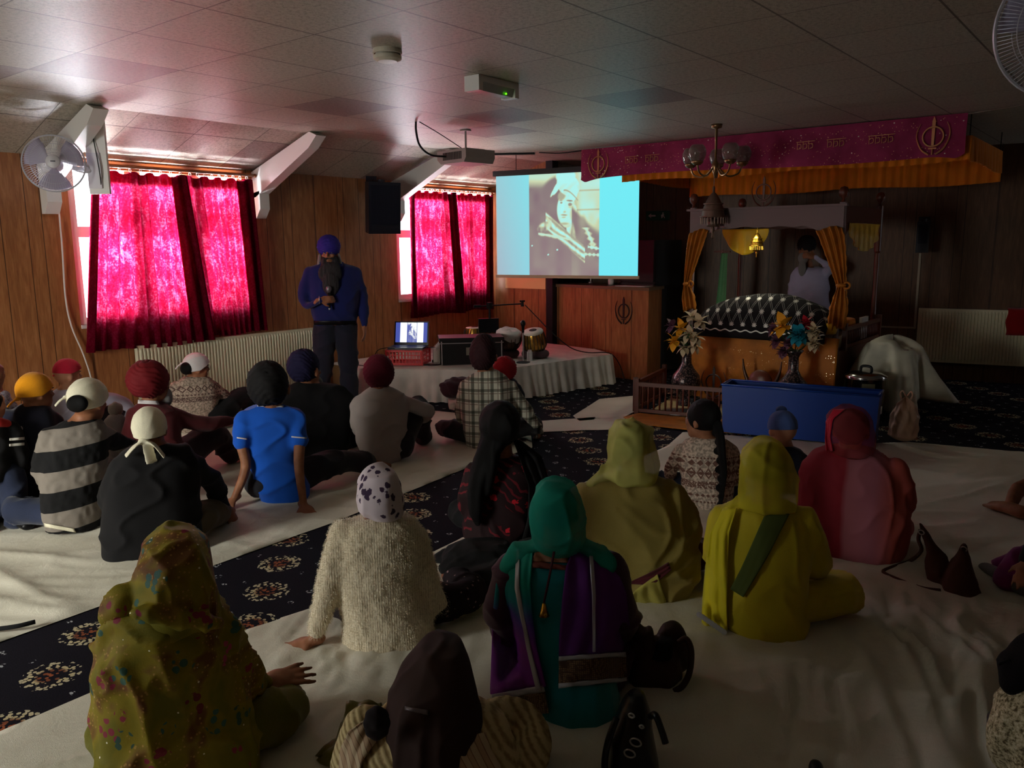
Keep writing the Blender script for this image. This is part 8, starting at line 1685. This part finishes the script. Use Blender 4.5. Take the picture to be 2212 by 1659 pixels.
F.drape([(566, 722, 566, 742), (577, 719, 577, 740)], [F.top, F.body], cloth('royal_blue_collar', rgb(24, 34, 110)), 'collar_right', 8, 5, 0.012, fold=0)
F.drape([(693, 678, 693, 770), (702, 678, 702, 771)], [F.top], M_MIC, 'belt', 24, 4, 0.012, fold=0)
mp = F.P(711, 648, -.215); mic = empty('microphone', F.B+F.r*mp.x+F.d*mp.y+Vector((0, 0, mp.z)), F.root.rotation_euler.z, 'handheld microphone with a grey mesh head in the speaker\'s hand', 'microphone')
bm = bmesh.new(); lathe(bm, [(0, -0.075), (0.011, -0.074), (0.014, 0.02), (0.018, 0.07), (0, 0.07)], seg=16); bm_obj('handle', bm, M_MIC, mic, smooth=True)
bm = bmesh.new(); lathe(bm, [(0.014, 0.07), (0.024, 0.085), (0.027, 0.105), (0.022, 0.125), (0, 0.135)], seg=18); bm_obj('mesh_head', bm, mat('mic_mesh', rgb(120, 120, 128), 0.4, 0.7), mic, smooth=True)
bm = bmesh.new(); lathe(bm, [(0, -0.095), (0.010, -0.094), (0.010, -0.074), (0, -0.074)], seg=12); bm_obj('chrome_tip', bm, M_SIL, mic, smooth=True)
bm = bmesh.new(); w_ = F.P(690, 648, -.235); torus(bm, w_, 0.036, 0.004, (1, 0, 0), 20, 6); bm_obj('steel_bangle', bm, M_SIL, F.root, smooth=True)
# ---------------------------------------------------------------- the attendant behind the shrine
F = person((1745, 800), 'bearded attendant in a pale lilac robe standing behind the shrine with one hand raised',
    [(578, 1722, 1772, .0, .07), (586, 1712, 1786, .0, .10), (610, 1708, 1792, .0, .13), (650, 1706, 1793, .0, .14), (700, 1700, 1795, .0, .16), (770, 1695, 1798, .0, .18), (798, 1695, 1798, .0, .17)], cloth('pale_lilac_robe', rgb(176, 172, 200), 0.05),
    [[(1718, 596, 0, .06), (1710, 640, -.06, .05), (1730, 665, -.18, .04)], [(1780, 594, 0, .06), (1792, 578, -.10, .048), (1762, 556, -.18, .032), dict(d=(-.8, -.1, .2), n=(0, -1, .4), curl=0.5)]],
    (1742, 540, -.02, 16), lambda F: [[(-0.1, 0, 0.6, .1), (-0.1, 0, 0.3, .07), (-0.1, -0.02, 0.08, 0.05)], [(0.1, 0, 0.6, .1), (0.1, 0, 0.3, .07), (0.1, -0.02, 0.08, 0.05)]], cloth('pale_lilac_robe', rgb(176, 172, 200)), SKIN, yaw=math.pi-0.5, pitch=0.1, vox=0.014, seed=63, B=(9.50, 3.23, 0), pelvis=[], torso_name='robe')
turban(F, F.hc+Vector((0.0, 0.02, 0.06)), (0.105, 0.125, 0.11), (0.25, 0), mat('black_turban', rgb(22, 20, 22), 0.85), 8)
F.blob('beard', [prim_ell(F.hc+Vector((-0.03, -0.07, -0.09)), (0.06, 0.045, 0.07)), prim_ell(F.hc+Vector((-0.035, -0.09, -0.2)), (0.045, 0.035, 0.10))], HAIRG, 0.009, smooth=3)
# ---------------------------------------------------------------- people cut by the right edge
F = person((2400, 1120), 'person beyond the right edge whose bare foot stretches onto the white sheet',
    [(930, 2370, 2440, .0, .06), (945, 2340, 2465, .0, .10), (1000, 2335, 2470, .0, .12), (1080, 2340, 2470, .0, .13), (1115, 2350, 2460, .0, .11)], M_CHAR,
    [[(2345, 960, 0, .05), (2330, 1020, -.05, .05), (2360, 1060, -.1, .04)], [(2460, 960, 0, .05), (2475, 1030, 0, .05), (2450, 1070, -.1, .04)]],
    (2400, 885, 0, 25), lambda F: [[(-0.08, -0.02, 0.1, 0.085), (-0.42, -0.02, 0.12, 0.07), (*F.Pz(2180, 1097, 0.05)[:2], 0.055, 0.045)], [(0.05, 0.05, 0.1, 0.085), (-0.25, 0.22, 0.12, 0.07), (-0.45, 0.1, 0.05, 0.045)]], None, SKIN, yaw=1.2, vox=0.013, feet=False, seed=65,
    extra=lambda F: [prim_ell((-0.02, 0, 0.1), (0.16, 0.14, 0.1)), prim_tube([(-0.08, -0.02, 0.1, 0.095), (-0.32, -0.02, 0.12, 0.085)])])
e = F.Pz(2175, 1096, 0.05); t_ = F.Pz(2136, 1083, 0.05); dd = (t_-e); dd.z = 0; dd.normalize(); sd = Vector((-dd.y, dd.x, 0))
pr = [prim_tube([(*(e-dd*0.10), 0.04), (*e, 0.042, 0.036), (*(e+dd*0.09-Vector((0, 0, 0.015))), 0.042, 0.026)])]
for k in range(5):
    q = e+dd*0.09+sd*(0.032-0.016*k)-Vector((0, 0, 0.02)); pr.append(prim_tube([(*(q-dd*0.03), 0.011), (*(q+dd*(0.035-0.004*k)), 0.0105-0.001*k)], 8, 0))
F.blob('bare_foot', pr, SKIN, 0.007, smooth=3); hair_cap(F)
F = person((2330, 1300), 'person in magenta beyond the right edge with one grey sock showing',
    [(1110, 2290, 2370, .0, .06), (1125, 2262, 2398, .0, .10), (1180, 2256, 2405, .0, .12), (1250, 2256, 2405, .0, .13), (1290, 2275, 2390, .0, .11)], cloth('black_knit', rgb(22, 20, 24)),
    [[(2270, 1140, 0, .05), (2240, 1185, -.05, .05), (2225, 1215, -.15, .045)], [(2390, 1140, 0, .05), (2410, 1210, 0, .05), (2380, 1250, -.1, .04)]],
    (2325, 1050, 0, 30), lambda F: [[(-0.06, 0, 0.1, 0.09), (-0.22, 0.06, 0.11, 0.075), (*F.Pz(2178, 1250, 0.06)[:2], 0.05, 0.05)], [(0.05, 0.05, 0.1, 0.09), (-0.14, 0.24, 0.12, 0.07), (-0.3, 0.14, 0.05, 0.045)]], cloth('magenta_cotton', rgb(122, 26, 98)), SKIN, yaw=1.2, vox=0.012, feet=False, seed=67)
e = F.Pz(2176, 1250, 0.045); t_ = F.Pz(2126, 1222, 0.03); F.blob('grey_sock', [prim_tube([(*(e+(e-t_)*0.6), 0.036), (*e, 0.036, 0.034), (*(e.lerp(t_, 0.95)), 0.036, 0.02)])], cloth('grey_sock_knit', rgb(104, 96, 96)), 0.009, smooth=3); hair_cap(F)
F = person((2330, 1850), 'person in a speckled cream coat with black hair at the bottom right corner',
    [(1475, 2230, 2330, .16, .07), (1486, 2185, 2380, .16, .11), (1520, 2152, 2410, .16, .14), (1600, 2165, 2420, .16, .16), (1700, 2175, 2430, .16, .17), (1800, 2190, 2430, .16, .18), (1845, 2220, 2400, .16, .14)], mat('cream_tweed', rough=0.95, fn=lambda t: (t.l(t.ramp(t.noise(t.coord(), 95, 3, 0.7), [(0.38, rgb(96, 84, 58)), (0.52, rgb(190, 176, 138)), (0.66, rgb(224, 214, 184))]), t.b.inputs['Base Color']), t.bump(t.noise(t.coord(), 95, 3, 0.7), 0.6, 0.006))),
    [[(2200, 1530, .12, .062), (2176, 1600, .10, .055), (2200, 1660, .25, .045)], [(2390, 1540, .16, .06), (2410, 1640, .2, .05), (2370, 1700, .35, .04)]],
    (2232, 1432, .16, 55), CROSS(0.2, 0.4), M_CHAR, SKIN, vox=0.011, fold=f_shirt, folda=0.006, torso_name='coat', seed=69)
hair_cap(F, k=1.04, extra=[F.tube([(2196, 1440, .12, .05), (2188, 1475, .10, .035)])])
tube_obj('hair_strand', [F.P(2182, 1425, .08), F.P(2168, 1430, .07), F.P(2157, 1436, .06)], 0.004, HAIR, F.root)
# ---------------------------------------------------------------- bags and cloths on the floor
def leather(name, col, rough=0.55): return mat(name, col, rough, spec=0.4, fn=lambda t: t.bump(t.noise(t.coord(), 60, 3), 0.3, 0.003))
M_BRL = leather('brown_suede', rgb(74, 40, 26), 0.8); M_BKL = leather('black_patent', rgb(24, 24, 26), 0.28); M_BRL2 = leather('brown_leather', rgb(58, 32, 20), 0.6)
G = Fig(1410, 1508, 'slouching brown leather handbag with a loop handle behind the black handbag', cat='handbag', name='brown_handbag')
G.blob('bag_body', [G.loft([(1372, 1375, 1400, .12, .03), (1400, 1356, 1450, .12, .07), (1440, 1350, 1468, .12, .10), (1480, 1360, 1462, .12, .11), (1504, 1375, 1440, .12, .09)]), G.tube([(1440, 1375, .16, .035), (1452, 1362, .16, .03), (1464, 1385, .16, .03), (1466, 1430, .16, .035)]), G.tube([(1360, 1420, .08, .02), (1386, 1362, .08, .03), (1400, 1400, .08, .03)])], M_BRL2, 0.009, smooth=4, fold=lambda P, s: f_drape(P, s, 0.006), seed=3)
G.blob('dark_lining', [G.loft([(1378, 1425, 1455, .11, .035), (1400, 1412, 1456, .09, .04), (1420, 1402, 1452, .07, .035)])], M_DARK, 0.008, smooth=3)
tube_obj('loop_handle', [G.P(1466, 1388, .1), G.P(1482, 1380, .1), G.P(1493, 1405, .08), G.P(1490, 1450, .05), G.P(1476, 1480, .03), G.P(1456, 1494, .02)], 0.011, M_BRL2, G.root)
G = Fig(1365, 1700, 'black patent handbag with metal buckles at the bottom edge', cat='handbag', name='black_handbag')
G.blob('bag_body', [G.loft([(1496, 1362, 1392, .10, .03), (1530, 1340, 1400, .09, .05), (1580, 1322, 1412, .08, .075), (1640, 1312, 1425, .07, .09), (1700, 1318, 1428, .07, .09)])], M_BKL, 0.007, smooth=4, fold=lambda P, s: f_shirt(P, s, 0.003), seed=2)
tube_obj('shoulder_strap', [G.P(1405, 1548, .03), G.P(1416, 1545, .0), G.P(1430, 1580, -.01), G.P(1438, 1606, -.02)], 0.010, M_BKL, G.root)
tube_obj('shoulder_strap', [G.P(1332, 1550, .03), G.P(1314, 1600, .0), G.P(1306, 1650, -.01), G.P(1312, 1700, -.02)], 0.010, M_BKL, G.root)
for (x, y, r) in ((1373, 1604, 0.016), (1360, 1628, 0.016), (1386, 1570, 0.006), (1364, 1546, 0.008)):
    bm = bmesh.new(); torus(bm, (0, 0, 0), r, 0.0028, (0.2, 1, 0.3), 18, 5); o = bm_obj('buckle', bm, M_SIL, G.root, smooth=True); o.location = G.P(x, y, -0.02)
G = Fig(2050, 1290, 'brown suede shoulder bag slumped into two peaks beside the salmon shawl', cat='handbag', name='suede_bag')
G.blob('bag_body', [G.loft([(1178, 2080, 2086, .10, .012), (1205, 2062, 2095, .10, .04), (1240, 2040, 2108, .10, .08), (1270, 2030, 2120, .10, .10), (1290, 2045, 2118, .10, .08)]), G.loft([(1130, 1984, 1992, .14, .010), (1165, 1998, 2012, .14, .02), (1195, 2004, 2040, .14, .04), (1230, 1998, 2056, .14, .07), (1262, 2010, 2060, .14, .07)])], M_BRL, 0.007, smooth=3, fold=lambda P, s: f_drape(P, s, 0.005), seed=5)
tube_obj('shoulder_strap', [G.P(1988, 1145, .13), G.P(1984, 1165, .14), G.P(1990, 1190, .14), G.Pz(1965, 1212, .02), G.Pz(1925, 1226, .02), G.Pz(1908, 1236, .02), G.Pz(1940, 1252, .02), G.Pz(1990, 1270, .02), G.Pz(2032, 1276, .02)], 0.009, M_BRL, G.root)
for (x, y) in ((2082, 1186), (1990, 1150)): bm = bmesh.new(); torus(bm, (0, 0, 0), 0.012, 0.003, (0.2, 1, 0.3), 18, 5); o = bm_obj('strap_ring', bm, M_SIL, G.root, smooth=True); o.location = G.P(x, y, 0.08)
G = Fig(735, 1636, 'folded olive green cloth with a stiff upright corner beside the brown headscarf', cat='cloth', name='olive_cloth')
rows = [[G.Pz(752, 1520, .10), G.Pz(790, 1518, .11), G.Pz(826, 1522, .10)], [G.Pz(744, 1560, .07), G.Pz(780, 1556, .09), G.Pz(812, 1556, .07)], [G.Pz(728, 1600, .05), G.Pz(760, 1590, .08), G.Pz(795, 1590, .05)], [G.Pz(684, 1636, .012), G.Pz(725, 1630, .06), G.Pz(780, 1640, .03)], [G.Pz(690, 1642, .008), G.Pz(730, 1655, .012), G.Pz(785, 1665, .01)]]
V = []
for i in range(17):
    t0 = i/16*4; a = min(int(t0), 3); q = t0-a
    for j in range(13):
        u0 = j/12*2; b = min(int(u0), 1); w = u0-b; p = (rows[a][b]*(1-w)+rows[a][b+1]*w)*(1-q)+(rows[a+1][b]*(1-w)+rows[a+1][b+1]*w)*q; V.append((p+Vector((0, 0, 0.006*math.sin(i*1.4+j))))[:])
o = mesh_obj('folded_cloth', V, grid_faces(17, 13), cloth('olive_silk', rgb(112, 104, 22), 0.1, 0.5), G.root, smooth=True); md = o.modifiers.new('s', 'SOLIDIFY'); md.thickness = 0.012
G = Fig(30, 1362, 'end of a black strap lying on the white sheet at the left edge', cat='strap', name='black_strap')
tube_obj('strap_end', [G.Pz(-30, 1362, .02), G.Pz(0, 1358, .025), G.Pz(40, 1352, .03), G.Pz(76, 1343, .03)], 0.010, M_DARK, G.root)
G = Fig(1762, 1690, 'small black rounded pouch just showing at the bottom edge', cat='pouch', name='black_pouch')
G.blob('pouch_body', [G.loft([(1645, 1752, 1772, .05, .015), (1655, 1746, 1779, .05, .03), (1685, 1744, 1782, .05, .035)])], M_BKL, 0.006, smooth=3)
